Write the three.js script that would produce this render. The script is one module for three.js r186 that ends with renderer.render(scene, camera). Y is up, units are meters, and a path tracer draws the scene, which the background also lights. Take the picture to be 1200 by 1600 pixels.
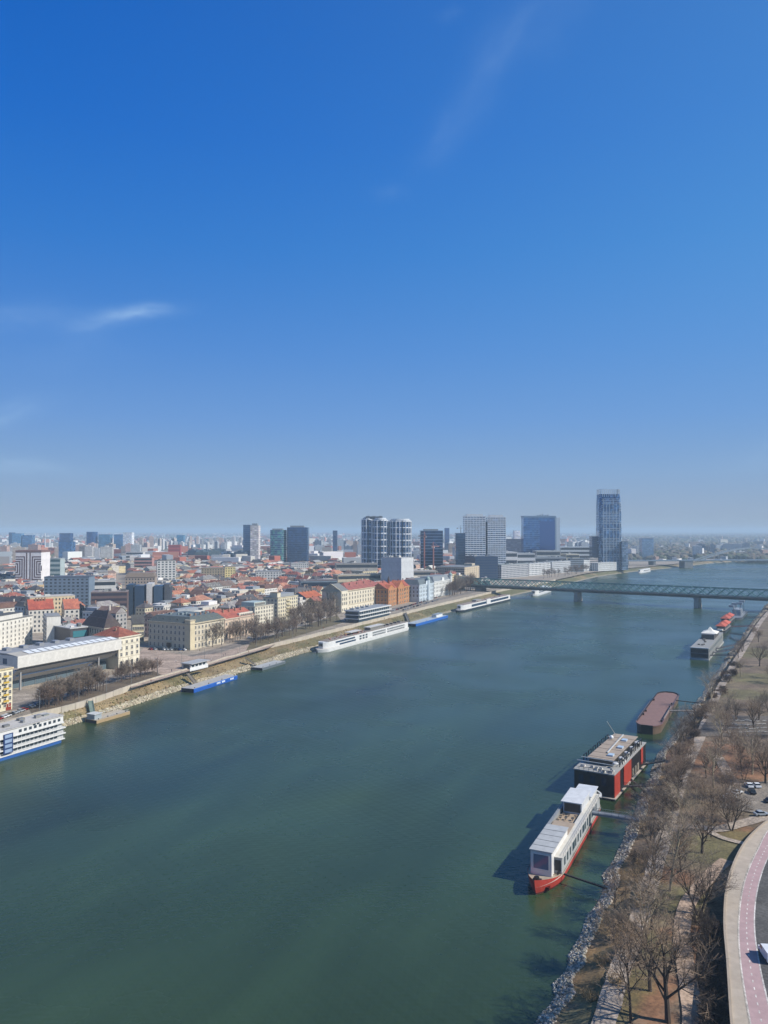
import * as THREE from 'three';
import { MarchingCubes } from 'three/addons/objects/MarchingCubes.js';

// ------------------------------------------------------------------ camera, sky, sun, exposure
const EYE = 95, F = 1200, PITCH = Math.atan(28 / 1200);       // eye 95 m above the river, lens in photo pixels
const scene = new THREE.Scene();
const camera = new THREE.PerspectiveCamera(2 * Math.atan(800 / F) * 180 / Math.PI, 0.75, 1, 90000);
camera.position.set(0, EYE, 0);
camera.rotation.x = PITCH;
const renderer = new THREE.WebGLRenderer({ antialias: true });
renderer.toneMapping = THREE.LinearToneMapping;
renderer.toneMappingExposure = 1.22;
renderer.shadowMap.enabled = true;

const SUN_AZ = 108 * Math.PI / 180, SUN_EL = 41 * Math.PI / 180;   // to the right of the view, late morning in March
const sunDir = new THREE.Vector3(Math.sin(SUN_AZ) * Math.cos(SUN_EL), Math.sin(SUN_EL), -Math.cos(SUN_AZ) * Math.cos(SUN_EL));
const sun = new THREE.DirectionalLight(new THREE.Color(1, 0.955, 0.885), 5);
sun.position.copy(sunDir).multiplyScalar(3000).add(new THREE.Vector3(0, 0, -900));
sun.target.position.set(0, 0, -900);
sun.castShadow = true;
sun.shadow.camera.left = sun.shadow.camera.bottom = -1800;
sun.shadow.camera.right = sun.shadow.camera.top = 1800;
sun.shadow.camera.near = 10; sun.shadow.camera.far = 8000;
sun.shadow.mapSize.set(4096, 4096);
scene.add(sun, sun.target);

// seeded numbers and tileable noise
let seed = 20240317;
function rnd() { seed = (seed + 0x6D2B79F5) | 0; let t = Math.imul(seed ^ (seed >>> 15), 1 | seed); t = (t + Math.imul(t ^ (t >>> 7), 61 | t)) ^ t; return ((t ^ (t >>> 14)) >>> 0) / 4294967296; }
const rr = (a, b) => a + (b - a) * rnd();
const pick = a => a[Math.floor(rnd() * a.length)];
function hash(x, y) { let h = Math.imul(x | 0, 374761393) + Math.imul(y | 0, 668265263); h = Math.imul(h ^ (h >>> 13), 1274126177); return ((h ^ (h >>> 16)) >>> 0) / 4294967296; }
function vnoise(x, y, per = 0) {
  const xi = Math.floor(x), yi = Math.floor(y), fx = x - xi, fy = y - yi, m = per ? v => ((v % per) + per) % per : v => v;
  const s = fx * fx * (3 - 2 * fx), t = fy * fy * (3 - 2 * fy);
  const a = hash(m(xi), m(yi)), b = hash(m(xi + 1), m(yi)), c = hash(m(xi), m(yi + 1)), d = hash(m(xi + 1), m(yi + 1));
  return a + (b - a) * s + (c - a) * t + (a - b - c + d) * s * t;
}
function fbm(x, y, oct = 4, per = 0) { let v = 0, a = 0.5, f = 1; for (let i = 0; i < oct; i++) { v += a * vnoise(x * f + i * 17 * (per ? 0 : 1), y * f, per ? per * f : 0); a *= 0.5; f *= 2; } return v / (1 - Math.pow(0.5, oct)); }
const smooth = (a, b, x) => { const t = Math.min(1, Math.max(0, (x - a) / (b - a))); return t * t * (3 - 2 * t); };
const lin = v => v <= 0.04045 ? v / 12.92 : Math.pow((v + 0.055) / 1.055, 2.4);

// clear sky: pale near the horizon, deep blue above, a few thin cirrus wisps
{
  const W = 4096, Hh = 2048, data = new Float32Array(W * Hh * 4);
  const stops = [[-90, 128, 150, 170], [-4, 140, 160, 182], [0, 154, 172, 192], [1.5, 149, 171, 198], [4, 136, 169, 208], [8, 112, 158, 215], [13, 90, 146, 214], [20, 64, 131, 208], [27, 46, 115, 201], [35, 32, 101, 190], [55, 25, 86, 174], [90, 21, 75, 160]];
  const wisps = [ // azimuth deg (right +), elevation deg, length deg, width deg, tilt deg, strength
    [-17.8, 15.2, 3.0, 0.6, 9, 0.44], [-20.0, 14.5, 3.2, 0.6, 17, 0.26], [-25.5, 14.2, 4.6, 1.1, 6, 0.14], [-26, 7.8, 3.0, 0.9, 22, 0.18], [-25.5, 4.3, 3.4, 0.7, -4, 0.22], [-22, 12.5, 5, 2, 12, 0.05],
    [7.4, 30.5, 5.5, 2.0, 52, 0.08], [4.6, 27.4, 3.0, 1.3, 44, 0.07], [13, 34.0, 5.0, 2.4, 30, 0.06], [9.5, 32.5, 3.4, 0.8, 46, 0.06], [5, 34.2, 1.2, 0.5, 8, 0.05], [0.4, 23.9, 1.6, 0.7, 0, 0.06], [26, 4.6, 4, 1.1, 8, 0.06], [30, 6.5, 6, 1.0, 14, 0.05], [47, 20, 9, 2, 25, 0.08], [-55, 22, 10, 1.4, 12, 0.12], [120, 26, 12, 2, 20, 0.08], [-130, 18, 10, 1.6, -14, 0.1], [170, 30, 9, 2, 30, 0.08]];
  for (let j = 0; j < Hh; j++) {
    const e = ((j + 0.5) / Hh - 0.5) * 180;
    let k = 1; while (k < stops.length - 1 && stops[k][0] < e) k++;
    const A = stops[k - 1], B = stops[k], t = Math.min(1, Math.max(0, (e - A[0]) / (B[0] - A[0])));
    const c = [1, 2, 3].map(i => lin((A[i] + (B[i] - A[i]) * t) / 255) / 1.22);
    const el = e * Math.PI / 180, sunward = 0.82 * smooth(1, 20, e), se = Math.sin(el) * Math.sin(SUN_EL), ce = Math.cos(el) * Math.cos(SUN_EL);
    const near = wisps.filter(w => Math.abs(e - w[1]) < 9);
    for (let i = 0; i < W; i++) {
      let cl = 0;
      const ph = ((i + 0.5) / W - 0.5) * 2 * Math.PI;                     // atan2(z, x)
      const az = Math.atan2(Math.cos(ph), -Math.sin(ph)) * 180 / Math.PI; // 0 straight ahead (-z), + to the right
      const glow = ((1 + se + ce * Math.cos(az * Math.PI / 180 - SUN_AZ)) / 2) ** 2 - 0.255; // clear air is paler towards the sun
      if (near.length) {
        for (const w of near) {
          const dx = az - w[0], dy = e - w[1]; if (Math.abs(dx) > 14) continue;
          const ca = Math.cos(w[4] * Math.PI / 180), sa = Math.sin(w[4] * Math.PI / 180);
          const p = (dx * ca + dy * sa) / w[2], q = (-dx * sa + dy * ca - 0.12 * w[3] * Math.sin(p * 4)) / w[3];
          const g = Math.exp(-p * p * 1.6 - q * q * 1.8);
          if (g > 0.01) cl += w[5] * g * (0.25 + 1.25 * fbm(p * 3 + w[0], q * 2.2 + w[1] + p * 1.2, 5));
        }
      }
      cl = Math.min(cl * 0.62, 0.5);
      const o = (j * W + i) * 4;
      const q = [0.13, 0.26, 0.2].map((v, k) => Math.max(0.004, c[k] + v * glow * sunward));
      data[o] = q[0] + (0.44 - q[0]) * cl; data[o + 1] = q[1] + (0.62 - q[1]) * cl; data[o + 2] = q[2] + (0.80 - q[2]) * cl; data[o + 3] = 1;
    }
  }
  const sky = new THREE.DataTexture(data, W, Hh, THREE.RGBAFormat, THREE.FloatType);
  sky.mapping = THREE.EquirectangularReflectionMapping; sky.magFilter = sky.minFilter = THREE.LinearFilter; sky.needsUpdate = true;
  scene.background = sky; scene.environment = sky;
}
scene.fog = new THREE.FogExp2(new THREE.Color(0.68, 0.87, 1.0), 0.00013);

// ------------------------------------------------------------------ survey: a sight line from the deck, met with a level
const CP = Math.cos(PITCH), SP = Math.sin(PITCH);
function G(px, py, Y = 0) {
  const x = (px - 600) / F, y = (800 - py) / F, dy = y * CP + SP, dz = y * SP - CP, t = (Y - EYE) / dy;
  return new THREE.Vector3(x * t, Y, dz * t);
}
const bearing = (px, d, Y = 7) => new THREE.Vector3((px - 600) / F * d, Y, -d);           // at a known distance ahead
const levelAt = (py, d) => EYE + (828 - py) / F * d;
const GROUND = 7, PARK = 5, QUAY = 26.5 * Math.PI / 180;                                   // street level, park level, run of the quay

// ------------------------------------------------------------------ materials
function tex(size, fn, srgb = true, rep = 0.1) {
  const d = new Uint8Array(size * size * 4);
  for (let j = 0; j < size; j++) for (let i = 0; i < size; i++) { const v = fn(i / size, j / size), o = (j * size + i) * 4; d[o] = v[0] * 255; d[o + 1] = v[1] * 255; d[o + 2] = v[2] * 255; d[o + 3] = 255; }
  const t = new THREE.DataTexture(d, size, size); t.wrapS = t.wrapT = THREE.RepeatWrapping; t.magFilter = THREE.LinearFilter; t.minFilter = THREE.LinearMipmapLinearFilter; t.generateMipmaps = true;
  if (srgb) t.colorSpace = THREE.SRGBColorSpace; t.repeat.set(rep, rep); t.needsUpdate = true; return t;
}
const cl01 = v => Math.min(1, Math.max(0, v));
const grey = v => [cl01(v), cl01(v), cl01(v)];
const plasterT = tex(256, (u, v) => grey(0.94 + 0.14 * (fbm(u * 6, v * 3, 5, 6) - 0.5) + 0.1 * (fbm(u * 40, v * 5, 3, 40) - 0.5)), true, 1 / 14);
const tileT = tex(256, (u, v) => { const n = fbm(u * 7, v * 7, 5, 7), s = hash(Math.floor(u * 44), Math.floor(v * 30)); const k = 0.9 + 0.34 * (n - 0.5) + 0.2 * (s - 0.5); return [cl01(k), cl01(k * (0.96 + 0.08 * n)), cl01(k * (0.92 + 0.14 * s))]; }, true, 1 / 12);
const roughT = tex(256, (u, v) => grey(0.94 + 0.12 * (fbm(u * 8, v * 8, 6, 8) - 0.5)), true, 1 / 9);
const groundT = tex(512, (u, v) => { const n = fbm(u * 6, v * 6, 6, 6), g = fbm(u * 60 + 3, v * 60, 3, 60); const k = 0.87 + 0.36 * (n - 0.5) + 0.42 * (g - 0.5); return [cl01(k), cl01(k * 0.99), cl01(k * 0.97)]; }, true, 1 / 26);
const stoneT = tex(256, (u, v) => { const n = fbm(u * 30, v * 30, 4, 30); return grey(0.84 + 0.55 * (n - 0.5)); }, true, 1 / 11);
const facadeT = tex(256, (u, v) => { const x = (u * 8) % 1, y = (v * 8) % 1, w = x > 0.3 && x < 0.72 && y > 0.28 && y < 0.78, h = hash(Math.floor(u * 8), Math.floor(v * 8)); return w ? grey(0.28 + 0.3 * h) : grey(0.92 + 0.06 * (h - 0.5)); }, true, 1 / 26);
const MS = (o) => new THREE.MeshStandardMaterial({ vertexColors: true, ...o });
const M = {
  plaster: MS({ map: plasterT, roughness: 0.9 }), tile: MS({ map: tileT, roughness: 0.85, bumpMap: tileT, bumpScale: 0.05 }), roof: MS({ map: roughT, roughness: 0.8 }), paint: MS({ map: roughT, roughness: 0.45 }),
  metal: MS({ map: roughT, roughness: 0.4, metalness: 0.3 }), glass: MS({ roughness: 0.07, metalness: 0.0 }), blue: MS({ roughness: 0.09, metalness: 0.55 }), ground: MS({ map: groundT, roughness: 0.95 }), stone: MS({ map: stoneT, roughness: 0.95 }),
  bark: MS({ map: roughT, roughness: 0.95 }), twig: MS({ roughness: 1 }), far: MS({ map: facadeT, roughness: 0.9 }), deck: MS({ map: roughT, roughness: 0.85 }), clear: MS({ roughness: 0.6 }), lane: MS({ map: roughT, roughness: 0.95, bumpMap: stoneT, bumpScale: 0.02 }),
};
const C = hex => { const c = new THREE.Color(hex); return [c.r, c.g, c.b]; };
const tint = (c, k) => c.map(v => Math.min(0.95, v * k));
const vary = (c, a = 0.1) => { const k = 1 + rr(-a, a); return [c[0] * k * (1 + rr(-a, a) * 0.25), c[1] * k, c[2] * k * (1 + rr(-a, a) * 0.3)]; };

// ------------------------------------------------------------------ geometry collector
const V = (x, y, z) => [x, y, z];
class Geo {
  constructor() { this.p = []; this.n = []; this.u = []; this.c = []; }
  tri(a, b, c, col) {
    const ux = b[0] - a[0], uy = b[1] - a[1], uz = b[2] - a[2], vx = c[0] - a[0], vy = c[1] - a[1], vz = c[2] - a[2];
    let nx = uy * vz - uz * vy, ny = uz * vx - ux * vz, nz = ux * vy - uy * vx; const l = Math.hypot(nx, ny, nz) || 1; nx /= l; ny /= l; nz /= l;
    const ax = Math.abs(nx), ay = Math.abs(ny), az = Math.abs(nz);
    for (const q of [a, b, c]) {
      this.p.push(q[0], q[1], q[2]); this.n.push(nx, ny, nz); this.c.push(col[0], col[1], col[2]);
      if (ay > ax && ay > az) this.u.push(q[0], q[2]); else if (ax > az) this.u.push(q[2], q[1]); else this.u.push(q[0], q[1]);
    }
    return this;
  }
  quad(a, b, c, d, col) { this.tri(a, b, c, col); this.tri(a, c, d, col); return this; }
  box(x0, x1, y0, y1, z0, z1, col, skip = '') {
    if (!skip.includes('F')) this.quad([x0, y0, z1], [x1, y0, z1], [x1, y1, z1], [x0, y1, z1], col);
    if (!skip.includes('K')) this.quad([x1, y0, z0], [x0, y0, z0], [x0, y1, z0], [x1, y1, z0], col);
    if (!skip.includes('L')) this.quad([x0, y0, z0], [x0, y0, z1], [x0, y1, z1], [x0, y1, z0], col);
    if (!skip.includes('R')) this.quad([x1, y0, z1], [x1, y0, z0], [x1, y1, z0], [x1, y1, z1], col);
    if (!skip.includes('T')) this.quad([x0, y1, z1], [x1, y1, z1], [x1, y1, z0], [x0, y1, z0], col);
    if (!skip.includes('B')) this.quad([x0, y0, z0], [x1, y0, z0], [x1, y0, z1], [x0, y0, z1], col);
    return this;
  }
  beam(a, b, w, h, col) {           // a square bar from a to b
    const A = new THREE.Vector3(...a), B = new THREE.Vector3(...b), d = B.clone().sub(A).normalize();
    const up = Math.abs(d.y) > 0.95 ? new THREE.Vector3(1, 0, 0) : new THREE.Vector3(0, 1, 0);
    const s = new THREE.Vector3().crossVectors(d, up).normalize().multiplyScalar(w / 2), t = new THREE.Vector3().crossVectors(s, d).normalize().multiplyScalar(h / 2);
    const q = (P, i, j) => [P.x + s.x * i + t.x * j, P.y + s.y * i + t.y * j, P.z + s.z * i + t.z * j];
    const r = [[-1, -1], [1, -1], [1, 1], [-1, 1]];
    for (let k = 0; k < 4; k++) { const m = r[k], n = r[(k + 1) % 4]; this.quad(q(A, ...n), q(A, ...m), q(B, ...m), q(B, ...n), col); }
    this.quad(q(A, ...r[0]), q(A, ...r[1]), q(A, ...r[2]), q(A, ...r[3]), col); this.quad(q(B, ...r[3]), q(B, ...r[2]), q(B, ...r[1]), q(B, ...r[0]), col);
    return this;
  }
  tube(a, b, ra, rb, n, col, cap = false) {
    const A = new THREE.Vector3(...a), B = new THREE.Vector3(...b), d = B.clone().sub(A).normalize();
    const up = Math.abs(d.y) > 0.9 ? new THREE.Vector3(1, 0, 0) : new THREE.Vector3(0, 1, 0);
    const s = new THREE.Vector3().crossVectors(up, d).normalize(), t = new THREE.Vector3().crossVectors(d, s);
    const q = (P, r, k) => { const th = k / n * 2 * Math.PI, x = Math.cos(th) * r, y = Math.sin(th) * r; return [P.x + s.x * x + t.x * y, P.y + s.y * x + t.y * y, P.z + s.z * x + t.z * y]; };
    for (let k = 0; k < n; k++) {
      if (rb > 0.001) this.quad(q(A, ra, k), q(A, ra, k + 1), q(B, rb, k + 1), q(B, rb, k), col); else this.tri(q(A, ra, k), q(A, ra, k + 1), b, col);
      if (cap) this.tri(b, q(B, rb, k), q(B, rb, k + 1), col);
    }
    return this;
  }
  prism(pts, y0, y1, col, top = col, pts1 = pts) {   // pts: [x, z] counter-clockwise seen from above (x right, z towards the viewer); pts1: outline at y1
    const n = pts.length;
    for (let i = 0; i < n; i++) { const a = pts[i], b = pts[(i + 1) % n], a1 = pts1[i], b1 = pts1[(i + 1) % n]; this.quad([a[0], y0, a[1]], [b[0], y0, b[1]], [b1[0], y1, b1[1]], [a1[0], y1, a1[1]], col); }
    const sh = THREE.ShapeUtils.triangulateShape(pts1.map(p => new THREE.Vector2(p[0], -p[1])), []);
    if (top) for (const [i, j, k] of sh) this.tri([pts1[i][0], y1, pts1[i][1]], [pts1[j][0], y1, pts1[j][1]], [pts1[k][0], y1, pts1[k][1]], top);
    return this;
  }
  geometry() {
    const g = new THREE.BufferGeometry();
    g.setAttribute('position', new THREE.Float32BufferAttribute(this.p, 3)); g.setAttribute('normal', new THREE.Float32BufferAttribute(this.n, 3));
    g.setAttribute('uv', new THREE.Float32BufferAttribute(this.u, 2)); g.setAttribute('color', new THREE.Float32BufferAttribute(this.c, 3)); return g;
  }
  build(name, mat, parent, kind) { const m = mesh(name, this.geometry(), mat, parent); if (kind) m.userData.kind = kind; return m; }
}
function mesh(name, geo, mat, parent) { const m = new THREE.Mesh(geo, mat); m.name = name; m.castShadow = m.receiveShadow = true; if (parent) parent.add(m); return m; }
const taken = {};
function numbered(name) { const n = taken[name] ?? 0; taken[name] = n + 1; return n ? `${name}_${String(n).padStart(3, '0')}` : name; }
function thing(name, label, category, pos = [0, 0, 0], turn = 0, group) {
  const o = new THREE.Group(); o.name = numbered(name); o.position.set(...pos); o.rotation.y = turn; o.userData = { label, category, kind: 'thing' }; if (group) o.userData.group = group; scene.add(o); return o;
}
function single(name, label, category, geo, mat, group) { const m = mesh(numbered(name), geo, mat, scene); m.userData = { label, category, kind: 'thing' }; if (group) m.userData.group = group; return m; }
function struct(name, geo, mat) { const m = mesh(numbered(name), geo, mat, scene); m.userData.kind = 'structure'; return m; }
const nthWords = ['', 'second ', 'third ', 'fourth ', 'fifth ', 'sixth ', 'seventh ', 'eighth ', 'ninth ', 'tenth '];
const nth = k => nthWords[k] ?? `${k + 1}${[, 'st', 'nd', 'rd'][(k + 1) % 10 * ((k + 1) % 100 < 11 || (k + 1) % 100 > 13)] || 'th'} `;
function pxOf(v) { const zc = -v.z * CP + (v.y - EYE) * SP; return 600 + F * v.x / zc; }
function pyOf(v) { const zc = -v.z * CP + (v.y - EYE) * SP, yc = (v.y - EYE) * CP + v.z * SP; return 800 - F * yc / zc; }
// ------------------------------------------------------------------ the river and its banks
const xz = v => [v.x, v.z];
function resample(pts, step) {
  const out = []; let carry = 0;
  for (let i = 0; i < pts.length - 1; i++) {
    const [ax, az] = pts[i], [bx, bz] = pts[i + 1], l = Math.hypot(bx - ax, bz - az); let t = carry;
    while (t < l) { out.push([ax + (bx - ax) * t / l, az + (bz - az) * t / l]); t += step; }
    carry = t - l;
  }
  out.push(pts[pts.length - 1]); return out;
}
function smoothLine(pts, n = 6) { return new THREE.CatmullRomCurve3(pts.map(p => new THREE.Vector3(p[0], 0, p[1])), false, 'centripetal').getPoints(pts.length * n).map(v => [v.x, v.z]); }
function offsetLine(pts, d) {        // d > 0: to the left of travel away from the viewer
  return pts.map((p, i) => { const a = pts[Math.max(0, i - 3)], b = pts[Math.min(pts.length - 1, i + 3)], l = Math.hypot(b[0] - a[0], b[1] - a[1]) || 1; return [p[0] + (b[1] - a[1]) / l * d, p[1] - (b[0] - a[0]) / l * d]; });
}
const leftPix = [[-330, 1275], [-120, 1203], [0, 1165], [100, 1135], [150, 1121], [240, 1091], [296, 1075], [403, 1043], [450, 1027], [503, 1013], [570, 994], [640, 974], [720, 952], [800, 931], [862, 918], [905, 908], [935, 901], [985, 894], [1035, 889], [1068, 885.5], [1105, 881], [1150, 877.6], [1200, 875.5], [1280, 873], [1500, 869]];
const rightPix = [[790, 1730], [815, 1668], [845, 1600], [878, 1527], [915, 1452], [930, 1410], [955, 1350], [985, 1290], [1008, 1232], [1030, 1182], [1058, 1140], [1082, 1108], [1104, 1075], [1130, 1036], [1160, 996], [1185, 962], [1215, 935], [1300, 915], [1500, 897]];
let leftLine = smoothLine(leftPix.map(p => xz(G(p[0], p[1]))), 6);
let rightLine = smoothLine(rightPix.map(p => xz(G(p[0], p[1]))), 6);
leftLine = resample(leftLine, 8); rightLine = resample(rightLine, 2.5);
leftLine = leftLine.map((p, i) => [p[0] + (vnoise(i * 0.7, 3) - 0.5) * 1.6, p[1] + (vnoise(i * 0.7, 9) - 0.5) * 1.6]);
rightLine = rightLine.map((p, i) => [p[0] + (vnoise(i * 0.4, 5) - 0.5) * 2.2, p[1] + (vnoise(i * 0.4, 11) - 0.5) * 2.2]);

function sheet(rows, colorOf, mat, name) {     // rows: parallel lines of [x, y, z]
  const pos = [], uv = [], col = [], idx = [], m = rows[0].length;
  rows.forEach((r, j) => r.forEach((p, i) => { pos.push(...p); uv.push(p[0], p[2]); col.push(...colorOf(p, i, j)); }));
  for (let j = 0; j < rows.length - 1; j++) for (let i = 0; i < m - 1; i++) { const a = j * m + i, b = a + 1, c = a + m, d = c + 1; idx.push(a, b, d, a, d, c); }
  const g = new THREE.BufferGeometry(); g.setAttribute('position', new THREE.Float32BufferAttribute(pos, 3)); g.setAttribute('uv', new THREE.Float32BufferAttribute(uv, 2)); g.setAttribute('color', new THREE.Float32BufferAttribute(col, 3)); g.setIndex(idx); g.computeVertexNormals();
  if (g.attributes.normal.getY(Math.floor(m / 2)) < 0 && rows.length > 1) { for (let k = 0; k < idx.length; k += 3) { const t = idx[k + 1]; idx[k + 1] = idx[k + 2]; idx[k + 2] = t; } g.setIndex(idx); g.computeVertexNormals(); }
  return struct(name, g, mat);
}
function flat(outline, y, mat, name, col, colorFn) {    // level polygon, outline [x, z]
  const tris = THREE.ShapeUtils.triangulateShape(outline.map(p => new THREE.Vector2(p[0], -p[1])), []), g = new Geo();
  for (const [i, j, k] of tris) { let a = [outline[i][0], y, outline[i][1]], b = [outline[j][0], y, outline[j][1]], c = [outline[k][0], y, outline[k][1]]; if ((b[0] - a[0]) * (c[2] - a[2]) - (b[2] - a[2]) * (c[0] - a[0]) > 0) [b, c] = [c, b]; g.tri(a, b, c, col); }
  return struct(name, g.geometry(), mat);
}
const bankK = p => { const d = -p[1], q = [[0, 0.36], [390, 0.36], [461, 0.72], [530, 0.93], [590, 1], [1e6, 1]]; for (let i = 1; i < q.length; i++) if (d <= q[i][0]) return q[i - 1][1] + (q[i][1] - q[i - 1][1]) * (d - q[i - 1][0]) / (q[i][0] - q[i - 1][0]); return 1; };
function bankLine(pts, t) { const o = offsetLine(pts, 1); return pts.map((p, i) => { const k = bankK(p), q = t <= 0 ? t : t < 19 ? t * k : t - 19 * (1 - k); return [p[0] + (o[i][0] - p[0]) * q, p[1] + (o[i][1] - p[1]) * q]; }); }
// water: turbid green river with small wind ripples
{
  const wave = tex(512, (u, v) => { const a = fbm(u * 10 + 0.6 * fbm(u * 5, v * 5, 3, 5), v * 22, 4, 0), b = 0; let s = 0; for (const [f, g2, ph, w] of [[7, 3, 0.3, 0.5], [-5, 9, 1.7, 0.45], [13, 6, 2.2, 0.3], [3, 15, 4.1, 0.3], [-17, 11, 0.9, 0.22], [23, -9, 3.3, 0.18], [9, 27, 5.2, 0.16], [31, 19, 1.1, 0.1]]) s += w * Math.sin(2 * Math.PI * (u * f + v * g2) + ph + 2.4 * fbm(u * 6, v * 6, 3, 6)); return grey(0.5 + 0.17 * s + 0.35 * (fbm(u * 24, v * 24, 4, 24) - 0.5)); }, false, 1 / 34);
  const patch = tex(512, (u, v) => { const n = fbm(u * 5, v * 9, 6, 0) * 0; const m = fbm(u * 4 + 0.35 * fbm(u * 4, v * 4, 3, 4), v * 8, 6, 4); const s = fbm(u * 10, v * 40, 3, 10); const k = 0.86 + 0.34 * (m - 0.5) + 0.14 * (s - 0.5); return [cl01(k * 0.98), cl01(k), cl01(k * (0.97 + 0.1 * (m - 0.5)))]; }, true, 1 / 420);
  const rough = tex(512, (u, v) => { const m = fbm(u * 6 + fbm(u * 3, v * 3, 3, 3), v * 5, 6, 0 || 6); const s = fbm(u * 14, v * 7, 4, 14); return [0.5, cl01(0.6 + 0.55 * (m - 0.5) + 0.22 * (s - 0.5)), 0]; }, false, 1 / 330);
  const wm = new THREE.MeshPhysicalMaterial({ color: new THREE.Color().setRGB(0.038, 0.066, 0.029), map: patch, roughness: 0.46, roughnessMap: rough, bumpMap: wave, bumpScale: 0.09, ior: 1.333 });
  const a = QUAY, ca = Math.cos(a), sa = Math.sin(a), g = new Geo();
  const corner = (s, t) => [s * sa + t * ca, 0, -s * ca + t * sa];
  g.quad(corner(-900, 900), corner(9000, 6000), corner(9000, -1500), corner(-900, -900), [1, 1, 1]);
  const geo = g.geometry(); const p = geo.attributes.position, u = [];
  for (let i = 0; i < p.count; i++) u.push(p.getX(i) * sa - p.getZ(i) * ca, p.getX(i) * ca + p.getZ(i) * sa);
  geo.setAttribute('uv', new THREE.Float32BufferAttribute(u, 2)); geo.deleteAttribute('color');
  struct('river_water', geo, wm);
}
// left bank: pale rubble toe, grassy slope, flood wall, promenade
const bankCols = { rock: C('#8f8672'), grass: C('#77704a'), dry: C('#a38d66'), path: C('#a59a88') };
{
  const prof = [[-3, -1.2], [0, -0.05], [1, 0.5], [2.2, 1.0], [3.4, 1.5], [4.6, 1.9], [6, 2.3], [7.5, 2.75], [9, 3.2], [10.5, 3.6], [12, 3.95], [13.5, 4.3], [15, 4.6], [17, 4.9], [20, 5.2]], fine = resample(leftLine, 2.6);
  const rows = prof.map(([t, y]) => bankLine(fine, t).map((p, i) => [p[0], y + (t > 1 ? (vnoise(i * 0.8, t) - 0.5) * 0.5 : 0), p[1]]));
  sheet(rows, (p, i, j) => {
    const t = prof[j][0], n = fbm(p[0] * 0.06, p[2] * 0.06, 4) * 0.6 + fbm(p[0] * 0.3, p[2] * 0.3, 3) * 0.4, green = smooth(0.42, 0.62, fbm(p[0] * 0.012 + 40, p[2] * 0.012, 3)) * smooth(600, 760, -p[2]) + smooth(0.5, 0.62, fbm(p[0] * 0.04 + 70, p[2] * 0.04, 4)) * 0.7;
    const b = t < 3 ? tint(bankCols.rock, 0.9 + 0.4 * n) : bankCols.dry.map((v, k) => v * (0.25 + 1.1 * n) * (1 - 0.75 * cl01(green)) + [0.10, 0.115, 0.035][k] * 0.75 * cl01(green));
    return b;
  }, M.stone, 'river_embankment');
  const foot = bankLine(leftLine, 19), inner = bankLine(leftLine, 19.7), promIn = bankLine(leftLine, 28);
  const wall = thing('flood_wall', 'long pale concrete flood wall along the city promenade', 'wall');
  const near = foot.findIndex(p => p[1] < -1350);
  for (let i = 2; i < near; i += 1) {                       // the wall is cast in bays with open joints
    const a = foot[i], b = foot[i + 1], c = inner[i + 1], d = inner[i], j = 0.012, mixp = (p, q, t) => [p[0] + (q[0] - p[0]) * t, p[1] + (q[1] - p[1]) * t];
    new Geo().prism([mixp(a, b, j), mixp(b, a, j), mixp(c, d, j), mixp(d, c, j)], 3.8, 8.0 + (i % 7 === 0 ? 0.12 : 0), vary(C('#b3a998'), 0.07)).build('wall_bay', M.plaster, wall);
  }
  const prom = new Geo();
  for (let i = 0; i < foot.length - 1; i++) prom.quad([inner[i][0], 7.06, inner[i][1]], [inner[i + 1][0], 7.06, inner[i + 1][1]], [promIn[i + 1][0], 7.06, promIn[i + 1][1]], [promIn[i][0], 7.06, promIn[i][1]], C('#9c9181'));
  struct('promenade', prom.geometry(), M.ground);
  const far = 42000;
  flat([...foot, [far, foot.at(-1)[1]], [far, -far], [-far, -far], [-far, 800], [foot[0][0], 800]], GROUND, M.ground, 'city_ground', C('#a39789'));
  // the quay road behind the promenade with tram rails
  const ra = bankLine(leftLine, 38), rb = bankLine(leftLine, 50), road = new Geo();
  for (let i = 0; i < ra.length - 1; i++) if (ra[i][1] > -1300) road.quad([ra[i][0], 7.09, ra[i][1]], [ra[i + 1][0], 7.09, ra[i + 1][1]], [rb[i + 1][0], 7.09, rb[i + 1][1]], [rb[i][0], 7.09, rb[i][1]], C('#857d77'));
  struct('quay_road', road.geometry(), M.ground);
  for (const t of [40.2, 43.6, 46.9]) {
    const l0 = bankLine(leftLine, t), l1 = bankLine(leftLine, t + 0.22), g = new Geo();
    for (let i = 0; i < l0.length - 1; i++) if (l0[i][1] > -1300 && (t !== 43.6 || i % 2)) g.quad([l0[i][0], 7.115, l0[i][1]], [l0[i + 1][0], 7.115, l0[i + 1][1]], [l1[i + 1][0], 7.115, l1[i + 1][1]], [l1[i][0], 7.115, l1[i][1]], t === 43.6 ? C('#c9c5bc') : C('#4a4644'));
    struct('road_marking', g.geometry(), M.ground);
  }
  // brick-red paved square before the palace
  const sq = [[225, 1012], [300, 1026], [345, 1020], [470, 985], [420, 1012], [300, 1047], [205, 1075], [190, 1052]].map(p => xz(G(p[0], p[1], 7.12)));
  flat(sq, 7.13, M.ground, 'paved_square', C('#b09c8d'));
}
{ // lawn under the promenade trees
  const lawn = [[384, 1017], [440, 1001], [535, 973], [527, 961], [455, 984], [392, 1003]].map(p => xz(G(p[0], p[1], 7.1)));
  flat(lawn, 7.14, M.ground, 'promenade_lawn', C('#6d6348'));
  const bed = [[52, 1118], [165, 1083], [255, 1056], [240, 1048], [150, 1074], [45, 1107]].map(p => xz(G(p[0], p[1], 7.1)));
  flat(bed, 7.15, M.ground, 'planting_bed', C('#6a5c4b'));
}
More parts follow.
